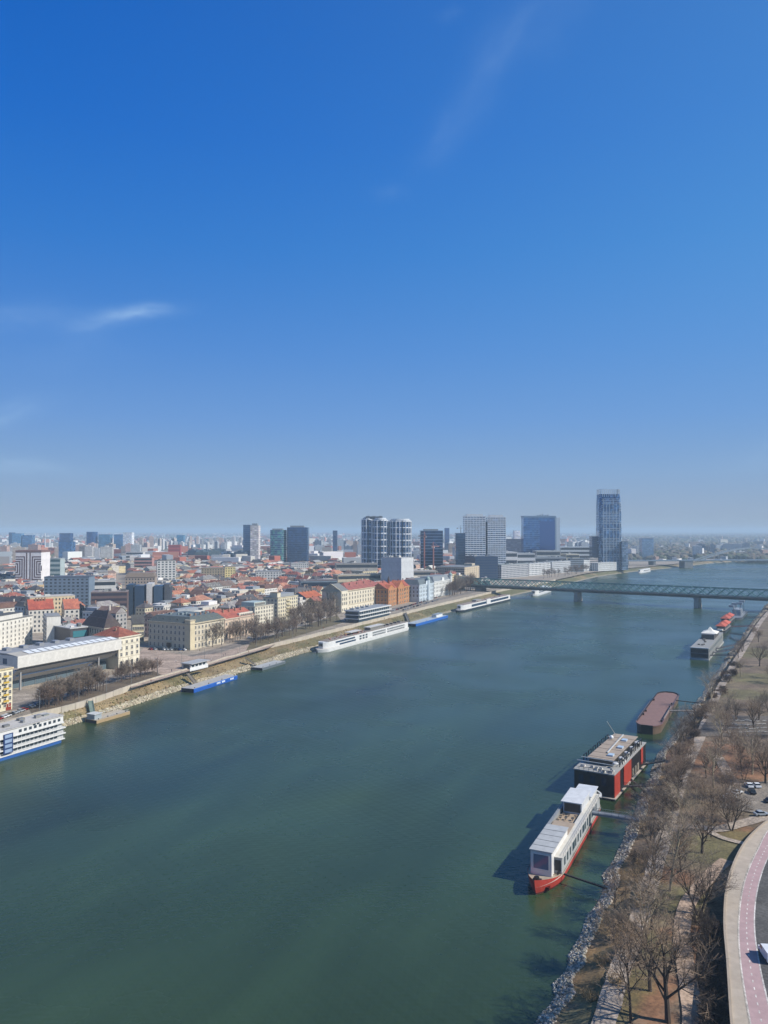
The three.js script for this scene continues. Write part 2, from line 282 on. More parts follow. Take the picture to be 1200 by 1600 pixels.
// right bank: riprap, rough slope, park level
const parkY = t => t < 0 ? -1.2 : t < 3.6 ? 2.1 * t / 3.6 - 0.05 : t < 12 ? 2.05 + (PARK - 2.05) * smooth(3.6, 12, t) : PARK;
const greens = [[1130, 1335, 13], [1145, 1320, 12], [1160, 1310, 9], [1060, 1400, 9], [1040, 1410, 8], [950, 1560, 9], [905, 1570, 5], [1180, 1020, 30], [1160, 1085, 18], [1185, 1060, 24], [985, 1530, 6], [1030, 1480, 6]].map(([x, y, r]) => [...xz(G(x, y, PARK)), r]);
const rusts = [[1100, 1470, 9], [1098, 1500, 8], [1100, 1530, 7], [1160, 1303, 9], [1048, 1370, 7], [1120, 1180, 22], [1150, 1200, 18], [1165, 1190, 14], [1020, 1545, 6], [1010, 1580, 6]].map(([x, y, r]) => [...xz(G(x, y, PARK)), r]);
{
  const ts = [-3, 0, 1.2, 2.4, 3.6, 5, 6.5, 8, 10, 12]; for (let t = 14; t < 130; t += 2.2) ts.push(t);
  const n = rightLine.findIndex(p => p[1] < -1100), line = rightLine.slice(0, n > 0 ? n : undefined);
  const dirs = offsetLine(line, -1).map((p, i) => [p[0] - line[i][0], p[1] - line[i][1]]);
  const rows = ts.map(t => line.map((p, i) => { const d = dirs[Math.min(i, dirs.length - 1)], x = p[0] + d[0] * t, z = p[1] + d[1] * t; return [x, parkY(t) + (t > 3 ? (fbm(x * 0.15, z * 0.15, 3) - 0.6) * 0.5 * smooth(3, 6, t) * (1 - 0.8 * smooth(12, 16, t)) : 0), z]; }));
  sheet(rows, (p, i, j) => {
    const t = ts[j], n1 = fbm(p[0] * 0.09, p[2] * 0.09, 5), n2 = fbm(p[0] * 0.35 + 9, p[2] * 0.35, 3);
    if (t < 3.4) return tint(C('#7d7970'), 0.8 + 0.4 * n2);
    let c = [0.205, 0.148, 0.1].map(v => v * (0.55 + 0.6 * n1 + 0.35 * n2));
    const mixTo = (k, to) => { k = cl01(k); c = c.map((v, q) => v * (1 - k) + to[q] * k); };
    if (t < 12) mixTo(smooth(0.36, 0.54, n1), [0.36, 0.21, 0.085].map(v => v * (0.7 + 0.6 * n2)));
    let g = 0, r = 0;
    for (const q of greens) g = Math.max(g, 1 - Math.hypot(p[0] - q[0], p[2] - q[1]) / q[2] + (n2 - 0.5) * 0.7);
    for (const q of rusts) r = Math.max(r, 1 - Math.hypot(p[0] - q[0], p[2] - q[1]) / q[2] + (n2 - 0.5) * 0.8);
    mixTo(smooth(0.45, 0.62, n1) * 0.4, [0.15, 0.13, 0.055]); mixTo(smooth(0, 0.35, r) * 0.8, [0.27, 0.125, 0.06].map(v => v * (0.75 + 0.5 * n2))); mixTo(smooth(0, 0.4, g) * 0.7, [0.15, 0.14, 0.05].map(v => v * (0.75 + 0.5 * n2)));
    return c;
  }, M.ground, 'park_ground');
  const edge = offsetLine(rightLine, -40).filter((p, i) => i % 6 === 0), far = 42000;
  flat([...edge, [far, edge.at(-1)[1]], [far, 800], [edge[0][0], 800]], 4.2, M.ground, 'park_outskirts', C('#6b6350'));
}
// paths through the park
function ribbon(pix, w, Y, col, name, mat = M.ground, y0 = PARK) {
  const c = resample(smoothLine(pix.map(p => xz(G(p[0], p[1], y0))), 8), 1.5), a = offsetLine(c, w / 2), b = offsetLine(c, -w / 2), g = new Geo();
  for (let i = 0; i < c.length - 1; i++) { const e = 0.25 * (vnoise(i * 0.6, 1) - 0.5), f = 0.25 * (vnoise(i * 0.6, 7) - 0.5); g.quad([b[i][0] + f, Y, b[i][1]], [b[i + 1][0] + f, Y, b[i + 1][1]], [a[i + 1][0] + e, Y, a[i + 1][1]], [a[i][0] + e, Y, a[i][1]], col); }
  return struct(name, g.geometry(), mat);
}
const pathCol = C('#ab9d90');
ribbon([[930, 1640], [948, 1585], [968, 1520], [992, 1460], [1010, 1400], [1030, 1335], [1050, 1270], [1066, 1215], [1095, 1150], [1118, 1090], [1140, 1050], [1165, 1010], [1190, 970], [1220, 935]], 4.2, PARK + 0.24, pathCol, 'park_path');
ribbon([[1082, 1640], [1080, 1570], [1070, 1500], [1066, 1460], [1074, 1415], [1096, 1385], [1116, 1362], [1136, 1345]], 3.6, PARK + 0.27, C('#b49c88'), 'park_path');
ribbon([[1040, 1300], [1078, 1292], [1117, 1297], [1150, 1290], [1186, 1280], [1230, 1266]], 4.2, PARK + 0.27, C('#b8a99a'), 'park_path');
ribbon([[1108, 1300], [1128, 1310], [1165, 1320]], 2.2, PARK + 0.30, C('#b8a99a'), 'park_path');
ribbon([[1118, 1178], [1132, 1200], [1150, 1225], [1178, 1235], [1230, 1240]], 4, PARK + 0.25, C('#a49283'), 'park_path');
// car park
flat([[1125, 1262], [1140, 1228], [1260, 1215], [1290, 1275], [1205, 1276], [1160, 1268]].map(p => xz(G(p[0], p[1], PARK))), PARK + 0.31, M.ground, 'car_park', C('#8e8478'));
// terrace of pale slabs under the trees
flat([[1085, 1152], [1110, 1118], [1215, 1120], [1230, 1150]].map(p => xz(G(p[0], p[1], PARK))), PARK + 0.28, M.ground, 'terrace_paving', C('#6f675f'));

// ramp road with pavement and red cycle track, on a retaining wall that rises towards the bridge
const rampY = k => 5.45 + 5.2 * k;
function rampLine(pix, ks) { return new THREE.CatmullRomCurve3(pix.map((p, i) => { const v = G(p[0], p[1], rampY(ks[i])); return v; }), false, 'centripetal').getPoints(60); }
const rk = [0, 0.08, 0.25, 0.45, 0.66, 0.86, 1.0, 1.12];
const edgeL = rampLine([[1240, 1258], [1197, 1285], [1163, 1319], [1138, 1377], [1132, 1440], [1137, 1507], [1143, 1598], [1152, 1690]], rk);
const laneL = rampLine([[1262, 1262], [1206, 1291], [1184, 1327], [1163, 1378], [1154, 1441], [1157, 1507], [1171, 1595], [1190, 1690]], rk);
const laneR = rampLine([[1300, 1270], [1235, 1297], [1206, 1330], [1186, 1380], [1179, 1441], [1187, 1507], [1208, 1595], [1236, 1690]], rk);
const roadR = rampLine([[1420, 1290], [1345, 1315], [1306, 1345], [1286, 1395], [1282, 1450], [1300, 1515], [1335, 1605], [1385, 1710]], rk);
function strip(a, b, dy, col, name, mat = M.ground) { const g = new Geo(); for (let i = 0; i < a.length - 1; i++) g.quad([a[i].x, a[i].y + dy, a[i].z], [a[i + 1].x, a[i + 1].y + dy, a[i + 1].z], [b[i + 1].x, b[i + 1].y + dy, b[i + 1].z], [b[i].x, b[i].y + dy, b[i].z], typeof col === 'function' ? col(i) : col); return struct(name, g.geometry(), mat); }
const lerpL = (a, b, t) => a.map((p, i) => p.clone().lerp(b[i], t));
strip(edgeL, laneL, 0.13, i => vary(C('#aea08f'), 0.03), 'pavement', M.lane);
strip(lerpL(edgeL, laneL, 0.93), laneL, 0.15, C('#b9b0a5'), 'kerb');
strip(laneL, laneR, 0.02, C('#ae9290'), 'cycle_track', M.lane);
strip(laneR, roadR, 0.02, C('#5c5a58'), 'asphalt_road');
strip(laneL, lerpL(laneL, laneR, 0.06), 0.03, C('#d8d2cd'), 'road_marking'); strip(lerpL(laneL, laneR, 0.95), lerpL(laneL, laneR, 1.03), 0.035, C('#d8d2cd'), 'road_marking');
{
  const m0 = rampLine([[1281, 1266], [1220, 1294], [1195, 1328.5], [1174.5, 1379], [1166.5, 1441], [1172, 1507], [1189.5, 1595], [1213, 1690]], rk), g = new Geo();
  const c = new THREE.CatmullRomCurve3(m0), L = c.getLength();
  for (let s = 0; s < L; s += 2.6) { const a = c.getPointAt(s / L), b = c.getPointAt(Math.min(1, (s + 0.9) / L)), d = b.clone().sub(a).normalize(), n = new THREE.Vector3(-d.z, 0, d.x).multiplyScalar(0.11); g.quad([a.x - n.x, a.y + 0.035, a.z - n.z], [b.x - n.x, b.y + 0.035, b.z - n.z], [b.x + n.x, b.y + 0.035, b.z + n.z], [a.x + n.x, a.y + 0.035, a.z + n.z], C('#e2dcd6')); }
  struct('road_marking', g.geometry(), M.ground);
  const h = new Geo();   // worn arrow and letter strokes on the road beside the track
  for (const [x, y] of [[1196, 1352], [1192, 1366], [1189, 1382], [1193, 1385], [1187, 1425], [1191, 1434], [1198, 1436], [1184, 1446]]) { const k = cl01((y - 1285) / 315), a = G(x, y, rampY(k) + 0.055); h.quad([a.x - 0.2, a.y, a.z + 1.1], [a.x + 0.5, a.y, a.z + 0.9], [a.x + 0.9, a.y, a.z - 1.2], [a.x + 0.3, a.y, a.z - 1.0], C('#b9b5b0')); }
  struct('road_marking', h.geometry(), M.ground);
  const w = thing('retaining_wall', 'dark retaining wall under the pavement of the ramp road', 'wall'), wg = new Geo();
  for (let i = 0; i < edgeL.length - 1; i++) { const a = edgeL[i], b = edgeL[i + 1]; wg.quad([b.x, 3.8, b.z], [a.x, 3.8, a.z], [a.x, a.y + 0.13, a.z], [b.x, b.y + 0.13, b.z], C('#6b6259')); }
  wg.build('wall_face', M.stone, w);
  const cg = new Geo(); for (let i = 0; i < edgeL.length - 1; i++) { const a = edgeL[i], b = edgeL[i + 1]; cg.beam([a.x, a.y + 0.25, a.z], [b.x, b.y + 0.25, b.z], 0.45, 0.35, C('#a0917f')); }
  cg.build('coping', M.plaster, w);
}
// ------------------------------------------------------------------ building kit
// corner: the corner of a building nearest to the river and the viewer, sighted at photo (px, py) and level Y; the river front runs away from it at
// angle a to the sight line pxR, the end wall runs inland to the sight line pxL.
function corner(px, py, Y, pxR, pxL, a = QUAY, D0) {
  const k = G(px, py, Y), sa = Math.sin(a), ca = Math.cos(a), zc = -k.z * CP + (Y - EYE) * SP;
  const L = pxR === null ? 0 : ((pxR - 600) * zc - F * k.x) / (F * sa - (pxR - 600) * ca * CP);
  const wx = -ca, wf = sa;                        // inland: left and ahead
  const D = D0 ?? ((pxL - 600) * zc - F * k.x) / (F * wx - (pxL - 600) * wf * CP);
  return { pos: [k.x, GROUND, k.z], L, D, turn: Math.PI / 2 - a };
}
const footprints = [];
function claim(o, L, D, pad = 4) { footprints.push({ x: o.position.x, z: o.position.z, c: Math.cos(o.rotation.y), s: Math.sin(o.rotation.y), L, D, pad }); }
function occupied(x, z, r) { return footprints.some(f => { const dx = x - f.x, dz = z - f.z, lx = dx * f.c - dz * f.s, lz = dx * f.s + dz * f.c; return lx > -f.pad - r && lx < f.L + f.pad + r && lz < f.pad + r && lz > -f.D - f.pad - r; }); }
const winCache = {};
const GLASS = [0.035, 0.042, 0.05];
function windowGeo(w, h, style, sur) {
  const key = [w.toFixed(2), h.toFixed(2), style, sur.map(v => v.toFixed(2))].join();
  if (winCache[key]) return winCache[key];
  const g = new Geo(), f = Math.min(0.22, w * 0.16);
  g.quad([-w / 2, 0, 0.03], [w / 2, 0, 0.03], [w / 2, h, 0.03], [-w / 2, h, 0.03], GLASS);
  g.box(-w / 2 - f, -w / 2, -f * 0.6, h + f, 0, 0.16, sur, 'KB').box(w / 2, w / 2 + f, -f * 0.6, h + f, 0, 0.16, sur, 'KB').box(-w / 2, w / 2, h, h + f, 0, 0.2, sur, 'KLR').box(-w / 2 - f, w / 2 + f, -f * 1.2, -f * 0.6, 0, 0.3, sur, 'K');
  if (style === 'cross') g.box(-0.05, 0.05, 0, h, 0.03, 0.09, C('#d8d4cb'), 'KTB').box(-w / 2, w / 2, h * 0.62, h * 0.62 + 0.08, 0.03, 0.08, C('#d8d4cb'), 'KLR');
  if (style === 'arch') { for (let i = 0; i < 6; i++) { const t0 = Math.PI * i / 6, t1 = Math.PI * (i + 1) / 6, c = w / 2; g.tri([0, h, 0.21], [c * Math.cos(t0), h + c * Math.sin(t0), 0.21], [c * Math.cos(t1), h + c * Math.sin(t1), 0.21], GLASS); } }
  return winCache[key] = g.geometry();
}
// a grid of windows on one face; face 'F' is the river front (z = 0), 'L' the end wall (x = 0), 'R' and 'K' the other two
function onFace(face, L, D, u, y, out = 0) { return face === 'F' ? [u, y, out] : face === 'L' ? [-out, y, -D + u] : face === 'R' ? [L + out, y, -u] : [L - u, y, -D - out]; }
const faceTurn = { F: 0, L: -Math.PI / 2, R: Math.PI / 2, K: Math.PI };
function windows(t, face, L, D, n, rows, w, o = {}) {      // rows: [sill height, window height, style]
  const len = face === 'F' || face === 'K' ? L : D, a = o.from ?? 0, b = o.to ?? len, step = (b - a) / n, sur = o.sur ?? C('#c9c0ae');
  const many = o.many ? new Geo() : null;
  for (const [y, h, st] of rows) for (let i = 0; i < n; i++) {
    const u = a + step * (i + 0.5);
    if (many) {
      const e = 0.06, W = w / 2, q = k => onFace(face, L, D, u + k[0] * W, y + k[1] * h, e), col = o.col ?? tint(GLASS, 0.6 + 1.4 * hash(i * 7 + Math.round(y * 3), Math.round(L * 10)));
      many.quad(q([-1, 0]), q([1, 0]), q([1, 1]), q([-1, 1]), col);
    } else {
      const m = mesh('window', windowGeo(w, h, st ?? o.style ?? 'cross', sur), M.glassy, t); m.position.set(...onFace(face, L, D, u, y, 0.01)); m.rotation.y = faceTurn[face];
    }
  }
  return many;
}
M.glassy = MS({ roughness: 0.25 });
function walls(t, L, D, h, col, o = {}) { return new Geo().box(0, L, -0.5, h, -D, 0, col, 'B' + (o.skip ?? '')).build('wall', o.mat ?? M.plaster, t); }
function band(t, L, D, y, h, out, col, name = 'cornice') { const g = new Geo(), e = out; g.box(-e, L + e, y, y + h, 0, e, col, 'K').box(-e, 0, y, y + h, -D, 0, col, 'FR').box(L, L + e, y, y + h, -D, 0, col, 'FL').box(-e, L + e, y, y + h, -D - e, -D, col, 'F'); return g.build(name, M.plaster, t); }
function hipGeo(L, D, y, h, col, ov = 0.5, x0 = 0, z1 = 0) {
  const g = new Geo(), a = x0 - ov, b = x0 + L + ov, c = z1 + ov, d = z1 - D - ov, run = Math.min((b - a), (c - d)) / 2 * 0.98, e = 0.25;
  const along = (b - a) > (c - d), m1 = along ? [a + run, y + h, (c + d) / 2] : [(a + b) / 2, y + h, c - run], m2 = along ? [b - run, y + h, (c + d) / 2] : [(a + b) / 2, y + h, d + run];
  const A = [a, y, c], B = [b, y, c], Cc = [b, y, d], Dd = [a, y, d];
  if (along) { g.quad(A, B, m2, m1, col).quad(Cc, Dd, m1, m2, col).tri(Dd, A, m1, col).tri(B, Cc, m2, col); } else { g.quad(B, Cc, m2, m1, col).quad(Dd, A, m1, m2, col).tri(A, B, m1, col).tri(Cc, Dd, m2, col); }
  g.box(a, b, y - e, y, d, c, tint(col, 0.8), 'T'); return g;
}
function gableGeo(L, D, y, h, col, wallCol, ov = 0.4, acrossX = false) {
  const g = new Geo(), e = 0.25;
  if (!acrossX) {  // ridge along x
    const m = -D / 2; g.quad([-ov, y, ov], [L + ov, y, ov], [L + ov, y + h, m], [-ov, y + h, m], col).quad([L + ov, y, -D - ov], [-ov, y, -D - ov], [-ov, y + h, m], [L + ov, y + h, m], col);
    g.tri([0, y, -D], [0, y, 0], [0, y + h - 0.2, m], wallCol).tri([L, y, 0], [L, y, -D], [L, y + h - 0.2, m], wallCol);
  } else {
    const m = L / 2; g.quad([-ov, y, -D - ov], [-ov, y, ov], [m, y + h, ov], [m, y + h, -D - ov], col).quad([L + ov, y, ov], [L + ov, y, -D - ov], [m, y + h, -D - ov], [m, y + h, ov], col);
    g.tri([0, y, 0], [L, y, 0], [m, y + h - 0.2, 0], wallCol).tri([L, y, -D], [0, y, -D], [m, y + h - 0.2, -D], wallCol);
  }
  g.box(-ov, L + ov, y - e, y, -D - ov, ov, tint(col, 0.75), 'T'); return g;
}
function mansardGeo(L, D, y, h, inset, col, top, ov = 0.4) {
  const a = -ov, b = L + ov, c = ov, d = -D - ov, i = inset, g = new Geo();
  g.prism([[a, c], [b, c], [b, d], [a, d]], y, y + h, col, top, [[a + i, c - i], [b - i, c - i], [b - i, d + i], [a + i, d + i]]).box(a, b, y - 0.25, y, d, c, tint(col, 0.8), 'T'); return g;
}
function chimneys(t, list, col = C('#8d6f5c')) { for (const [x, y, z, h] of list) new Geo().box(x - 0.55, x + 0.55, y, y + h, z - 0.4, z + 0.4, col, 'B').box(x - 0.65, x + 0.65, y + h, y + h + 0.2, z - 0.5, z + 0.5, tint(col, 1.2)).build('chimney', M.plaster, t); }
function dormers(t, xs, y, z, w, h, roofCol, wallCol = C('#c8bda8')) {
  for (const x of xs) {
    const d = mesh('dormer', new Geo().box(x - w / 2, x + w / 2, y, y + h, z - 2.4, z, wallCol, 'BT').quad([x - w / 2 - 0.15, y + h, z + 0.15], [x, y + h + w * 0.4, z + 0.15], [x, y + h + w * 0.4, z - 2.6], [x - w / 2 - 0.15, y + h, z - 2.6], roofCol).quad([x, y + h + w * 0.4, z + 0.15], [x + w / 2 + 0.15, y + h, z + 0.15], [x + w / 2 + 0.15, y + h, z - 2.6], [x, y + h + w * 0.4, z - 2.6], roofCol).tri([x - w / 2, y + h, z], [x + w / 2, y + h, z], [x, y + h + w * 0.4, z], wallCol).geometry(), M.plaster, t);
    new Geo().quad([x - w * 0.3, y + h * 0.25, z + 0.03], [x + w * 0.3, y + h * 0.25, z + 0.03], [x + w * 0.3, y + h * 0.9, z + 0.03], [x - w * 0.3, y + h * 0.9, z + 0.03], GLASS).build('pane', M.glassy, d);
  }
}
function dormersEnd(t, zs, y, x, w, h, roofCol, wallCol) { for (const z of zs) { const d = new THREE.Group(); d.name = 'dormer'; t.add(d); d.position.set(x, 0, z); d.rotation.y = -Math.PI / 2; dormers(d, [0], y, 0, w, h, roofCol, wallCol); const inner = d.children[0]; d.remove(inner); inner.position.copy(d.position); inner.rotation.y = d.rotation.y; t.remove(d); t.add(inner); } }
const seq = (n, a, b) => Array.from({ length: n }, (_, i) => a + (b - a) * (i + 0.5) / n);

// ------------------------------------------------------------------ the quay front, from the left edge to the bridge
const cream = C('#d2c4a3'), stoneC = C('#b9ad98'), redTile = C('#9c4a35'), orangeTile = C('#b25433'), slate = C('#54585a'), darkTile = C('#4a3f3c'), white = C('#d9d6cf');
const landmarks = [];
function building(name, label, k, category = 'building') { const t = thing(name, label, category, k.pos, k.turn); claim(t, k.L, k.D); return t; }
const rowsOf = (n, first, step, h, style) => Array.from({ length: n }, (_, i) => [first + i * step, h, style]);

{ // yellow flats at the left edge
  const k = corner(-30, 1120, GROUND, 19, null, QUAY, 16), t = building('apartment_house', 'yellow apartment house with small balconies at the left edge below the gallery', k);
  walls(t, k.L, k.D, 20, C('#dcd2b4')); band(t, k.L, k.D, 20, 0.7, 0.4, C('#cbb891')); new Geo().box(0.3, k.L - 0.3, 20.7, 21, -k.D + 0.3, -0.3, C('#8f8c88'), 'B').build('roof', M.roof, t);
  windows(t, 'F', k.L, k.D, 6, rowsOf(6, 2, 3, 1.7), 1.3); windows(t, 'L', k.L, k.D, 5, rowsOf(6, 2, 3, 1.7), 1.3);
  for (let f = 1; f < 6; f++) for (const x of [k.L * 0.42, k.L * 0.75]) { const b = new Geo().box(x - 1.5, x + 1.5, 1.3 + f * 3, 1.5 + f * 3, 0, 1.2, C('#b5a98e')).build('balcony', M.plaster, t); new Geo().box(x - 1.5, x + 1.5, 1.5 + f * 3, 2.4 + f * 3, 1.12, 1.2, C('#c7a53e')).build('railing', M.paint, b); }
  new Geo().box(k.L - 3.6, k.L - 0.6, 0, 3.2, 0, 0.1, C('#8c3a2c')).build('door', M.paint, t);
}
{ // the bridging gallery
  const k = corner(30, 1044, 20, 190, null, QUAY, 27), t = building('gallery_building', 'white bridging art gallery with stepped dark underside and skylight row', k), L = k.L;
  const fasc = C('#d5d1c8');
  const body = new Geo(); body.prism([[-1, 0], [L, 0], [L, -27], [-1, -27]], 13, 19.4, fasc, null); body.build('fascia', M.paint, t);
  new Geo().box(-1, L, 19.4, 19.8, -27, -9, C('#8b8d90'), 'B').quad([-1, 19.4, 0], [L, 19.4, 0], [L, 20.4, -9], [-1, 20.4, -9], C('#a9a49a')).quad([-1, 19.8, -27], [-1, 19.4, 0], [-1, 20.4, -9], [-1, 20.4, -27], C('#a9a49a')).build('roof', M.roof, t);
  for (let i = 0; i < 14; i++) { const x = L * 0.1 + i * L * 0.063; new Geo().quad([x, 19.75, -1.6], [x + L * 0.052, 19.75, -1.6], [x + L * 0.052, 20.75, -7.2], [x, 20.75, -7.2], C('#dcdedd')).box(x, x + L * 0.052, 19.3, 19.75, -1.7, -1.6, C('#6f7072')).build('skylight', M.paint, t); }
  // stepped underside: two tilted grey bands with deep dark recesses between
  new Geo().quad([1, 10.2, -4.5], [L - 2, 10.2, -4.5], [L - 2, 13, -0.8], [1, 13, -0.8], C('#bdbbb6')).build('soffit', M.paint, t);
  new Geo().quad([0, 8.2, -6], [L - 3, 8.2, -6], [L - 1, 11.4, -1.8], [0, 11.4, -1.8], C('#bdbbb6')).quad([0, 8.2, -6], [0, 11.4, -1.8], [0, 11.4, -8], [0, 8.2, -8], C('#bdbbb6')).build('stepped_band', M.paint, t);
  new Geo().quad([3, 4.6, -9.5], [L * 0.72, 4.6, -9.5], [L * 0.78, 7.6, -5.2], [3, 7.6, -5.2], C('#bdbbb6')).quad([3, 4.6, -9.5], [3, 7.6, -5.2], [3, 7.6, -12], [3, 4.6, -12], C('#bdbbb6')).build('stepped_band', M.paint, t);
  new Geo().box(3, L - 4, 7.6, 8.3, -20, -6.5, C('#bdbbb6')).build('recess', M.paint, t);
  new Geo().box(1, L - 2, -0.3, 4.6, -25, -11, C('#54636a'), 'B').build('glass_wall', M.glass, t);
  for (let i = 0; i < 9; i++) new Geo().box(L * (0.06 + 0.1 * i) - 0.15, L * (0.06 + 0.1 * i) + 0.15, 0, 4.6, -11, -10.8, C('#7b7f80')).build('mullion', M.metal, t);
  for (const x of [4, L * 0.8]) new Geo().box(x - 0.45, x + 0.45, -0.3, 10.4, -4.6, -3.7, C('#9a9894')).build('pillar', M.paint, t);
  new Geo().box(-1.04, -1, 14.5, 17.6, -12, -8.5, C('#39586e')).build('window', M.glass, t);
  for (let i = 0; i < 5; i++) new Geo().box(L * 0.1 + i * 11, L * 0.1 + i * 11 + 3.2, 19.8, 21.3, -24, -20, C('#9c9d9f'), 'B').build('roof_unit', M.metal, t);
  landmarks.push(['the white gallery', t]);
}
{ // cream end of the old barracks
  const k = corner(185, 1046.5, GROUND, 218, 150), t = building('barracks_building', 'cream historic building with red hip roof joined to the gallery', k); k.D = 22;
  walls(t, k.L, k.D, 19.5, C('#d8d0ba')); band(t, k.L, k.D, 19.5, 0.8, 0.7, C('#cfc6b0')); band(t, k.L, k.D, 7.2, 0.4, 0.25, C('#cfc6b0'), 'string_course'); band(t, k.L, k.D, 15.4, 0.3, 0.2, C('#cfc6b0'), 'string_course');
  hipGeo(k.L, k.D, 20.3, 5.2, C('#8f5240')).build('roof', M.tile, t);
  windows(t, 'F', k.L, k.D, 4, [[8.2, 2], [11.8, 2.1], [16, 1.6]], 1.5); windows(t, 'F', k.L, k.D, 4, [[1.2, 3, 'arch']], 2); windows(t, 'L', k.L, k.D, 6, [[8.2, 2], [11.8, 2.1], [16, 1.6]], 1.5);
  chimneys(t, [[k.L * 0.3, 22, -8, 3], [k.L * 0.7, 22, -14, 3]]);
}
{ // grey-roofed palace
  const k = corner(297, 1016, GROUND, 350, 232), t = building('city_palace', 'large stone palace with grey mansard roof, one front shaded and one sunlit', k), h = 18.6, st = C('#cabfa8');
  walls(t, k.L, k.D, h, st); band(t, k.L, k.D, h, 0.9, 0.9, C('#b7aa90')); for (const y of [5, 9.6]) band(t, k.L, k.D, y, 0.45, 0.35, C('#c6bba3'), 'string_course');
  mansardGeo(k.L, k.D, h + 0.9, 4.2, 4.2, C('#4f5654'), C('#5c6668')).build('roof', M.roof, t);
  const rows = [[1.2, 2.6], [6.2, 2.5], [10.8, 2.4], [15, 1.9]], nF = Math.round(k.L / 4.1), nL = Math.round(k.D / 4.1);
  windows(t, 'F', k.L, k.D, nF, rows, 1.5); windows(t, 'L', k.L, k.D, nL, rows, 1.5);
  dormers(t, seq(Math.round(nF / 2), 3, k.L - 3), h + 1.2, -1.6, 1.7, 1.7, C('#4f5654'), C('#7f827c')); dormersEnd(t, seq(Math.round(nL / 2), -k.D + 3, -3), h + 1.2, 1.6, 1.7, 1.7, C('#4f5654'), C('#7f827c'));
  new Geo().box(-0.6, 4.6, 0, h + 2.6, -4.6, 0.6, C('#cabc9c'), 'B').box(-0.9, 4.9, h + 2.6, h + 3.3, -4.9, 0.9, C('#b7aa90')).build('corner_bay', M.plaster, t);
  windows(t, 'F', k.L, k.D, 2, [[16.4, 1.9]], 1.1, { from: 0.2, to: 3.8 });
  for (let i = 0; i < 9; i++) { const x = 7 + (k.L - 14) * rnd(), z = -7 - (k.D - 16) * rnd(), s = rr(1.2, 3); new Geo().box(x, x + s, h + 5, h + 5 + rr(0.8, 1.8), z - s, z, vary(C('#7d8889'), 0.2), 'B').build('roof_unit', M.roof, t); }
  const dr = new Geo().box(-0.25, 0, 0, 4.4, -k.D / 2 - 1.7, -k.D / 2 + 1.7, C('#3a2f29')).build('door', M.paint, t); new Geo().box(-1.4, -0.1, 4.4, 5, -k.D / 2 - 2.6, -k.D / 2 + 2.6, C('#b7aa90')).build('portal', M.plaster, dr);
  chimneys(t, seq(5, 5, k.L - 5).map(x => [x, h + 4.2, -7, 2.4]));
  landmarks.push(['the grey-roofed palace', t]);
}
{ // red-roofed terrace next to it
  const k = corner(351, 999, GROUND, 397, null, QUAY, 22), t = building('terrace_building', 'pinkish cream building with bright red roof right of the grey-roofed palace', k), h = 15.5;
  walls(t, k.L, k.D, h, C('#d0b9a2')); band(t, k.L, k.D, h, 0.7, 0.6, C('#cfc2ad')); band(t, k.L, k.D, 4.8, 0.4, 0.3, C('#cfc2ad'), 'string_course');
  gableGeo(k.L, k.D, h + 0.7, 5.6, C('#a85c4a'), C('#cdbfae')).build('roof', M.tile, t);
  windows(t, 'F', k.L, k.D, Math.round(k.L / 4.2), [[1.2, 2.6, 'arch'], [6, 2.4], [10.8, 2.2]], 1.5); chimneys(t, seq(4, 4, k.L - 4).map(x => [x, h + 4.6, -8, 2.6]));
  new Geo().box(k.L * 0.5, k.L - 1, h + 0.7, h + 3.4, -3, -0.6, C('#d8ccb8'), 'B').build('attic_storey', M.plaster, t); windows(t, 'F', k.L, k.D, 6, [[h + 1.2, 1.5]], 1.2, { from: k.L * 0.52, to: k.L - 1.6 });
}
{ // cream flats with penthouse
  const k = corner(398, 986, GROUND, 427, null, QUAY, 17), t = building('apartment_house', 'cream apartment house with greenish rooftop storey beside the red terrace roof', k), h = 20.5;
  walls(t, k.L, k.D, h, C('#d8d0bc')); band(t, k.L, k.D, h, 0.5, 0.4, C('#cfc6b0')); new Geo().box(2, k.L - 9, h + 0.5, h + 4, -k.D + 1, -2.2, C('#aebbb4'), 'B').build('penthouse', M.paint, t); new Geo().box(0.2, k.L - 0.2, h + 0.5, h + 0.62, -k.D, 0, C('#807a70'), 'B').build('roof', M.roof, t);
  new Geo().box(k.L - 8, k.L - 5, h + 0.5, h + 3.6, -8, -3, C('#5c5f5e'), 'B').build('stair_head', M.plaster, t);
  windows(t, 'F', k.L, k.D, Math.max(6, Math.round(k.L / 4)), rowsOf(6, 2.2, 3.2, 1.7), 1.7); windows(t, 'L', k.L, k.D, 4, rowsOf(6, 2.2, 3.2, 1.7), 1.4); windows(t, 'F', k.L, k.D, 5, [[h + 1.2, 2]], 2.4, { from: 3, to: k.L - 10 });
  [0].forEach(() => t.children.filter(c => c.name === 'window').slice(-5).forEach(c => c.position.z = -2.18));
}
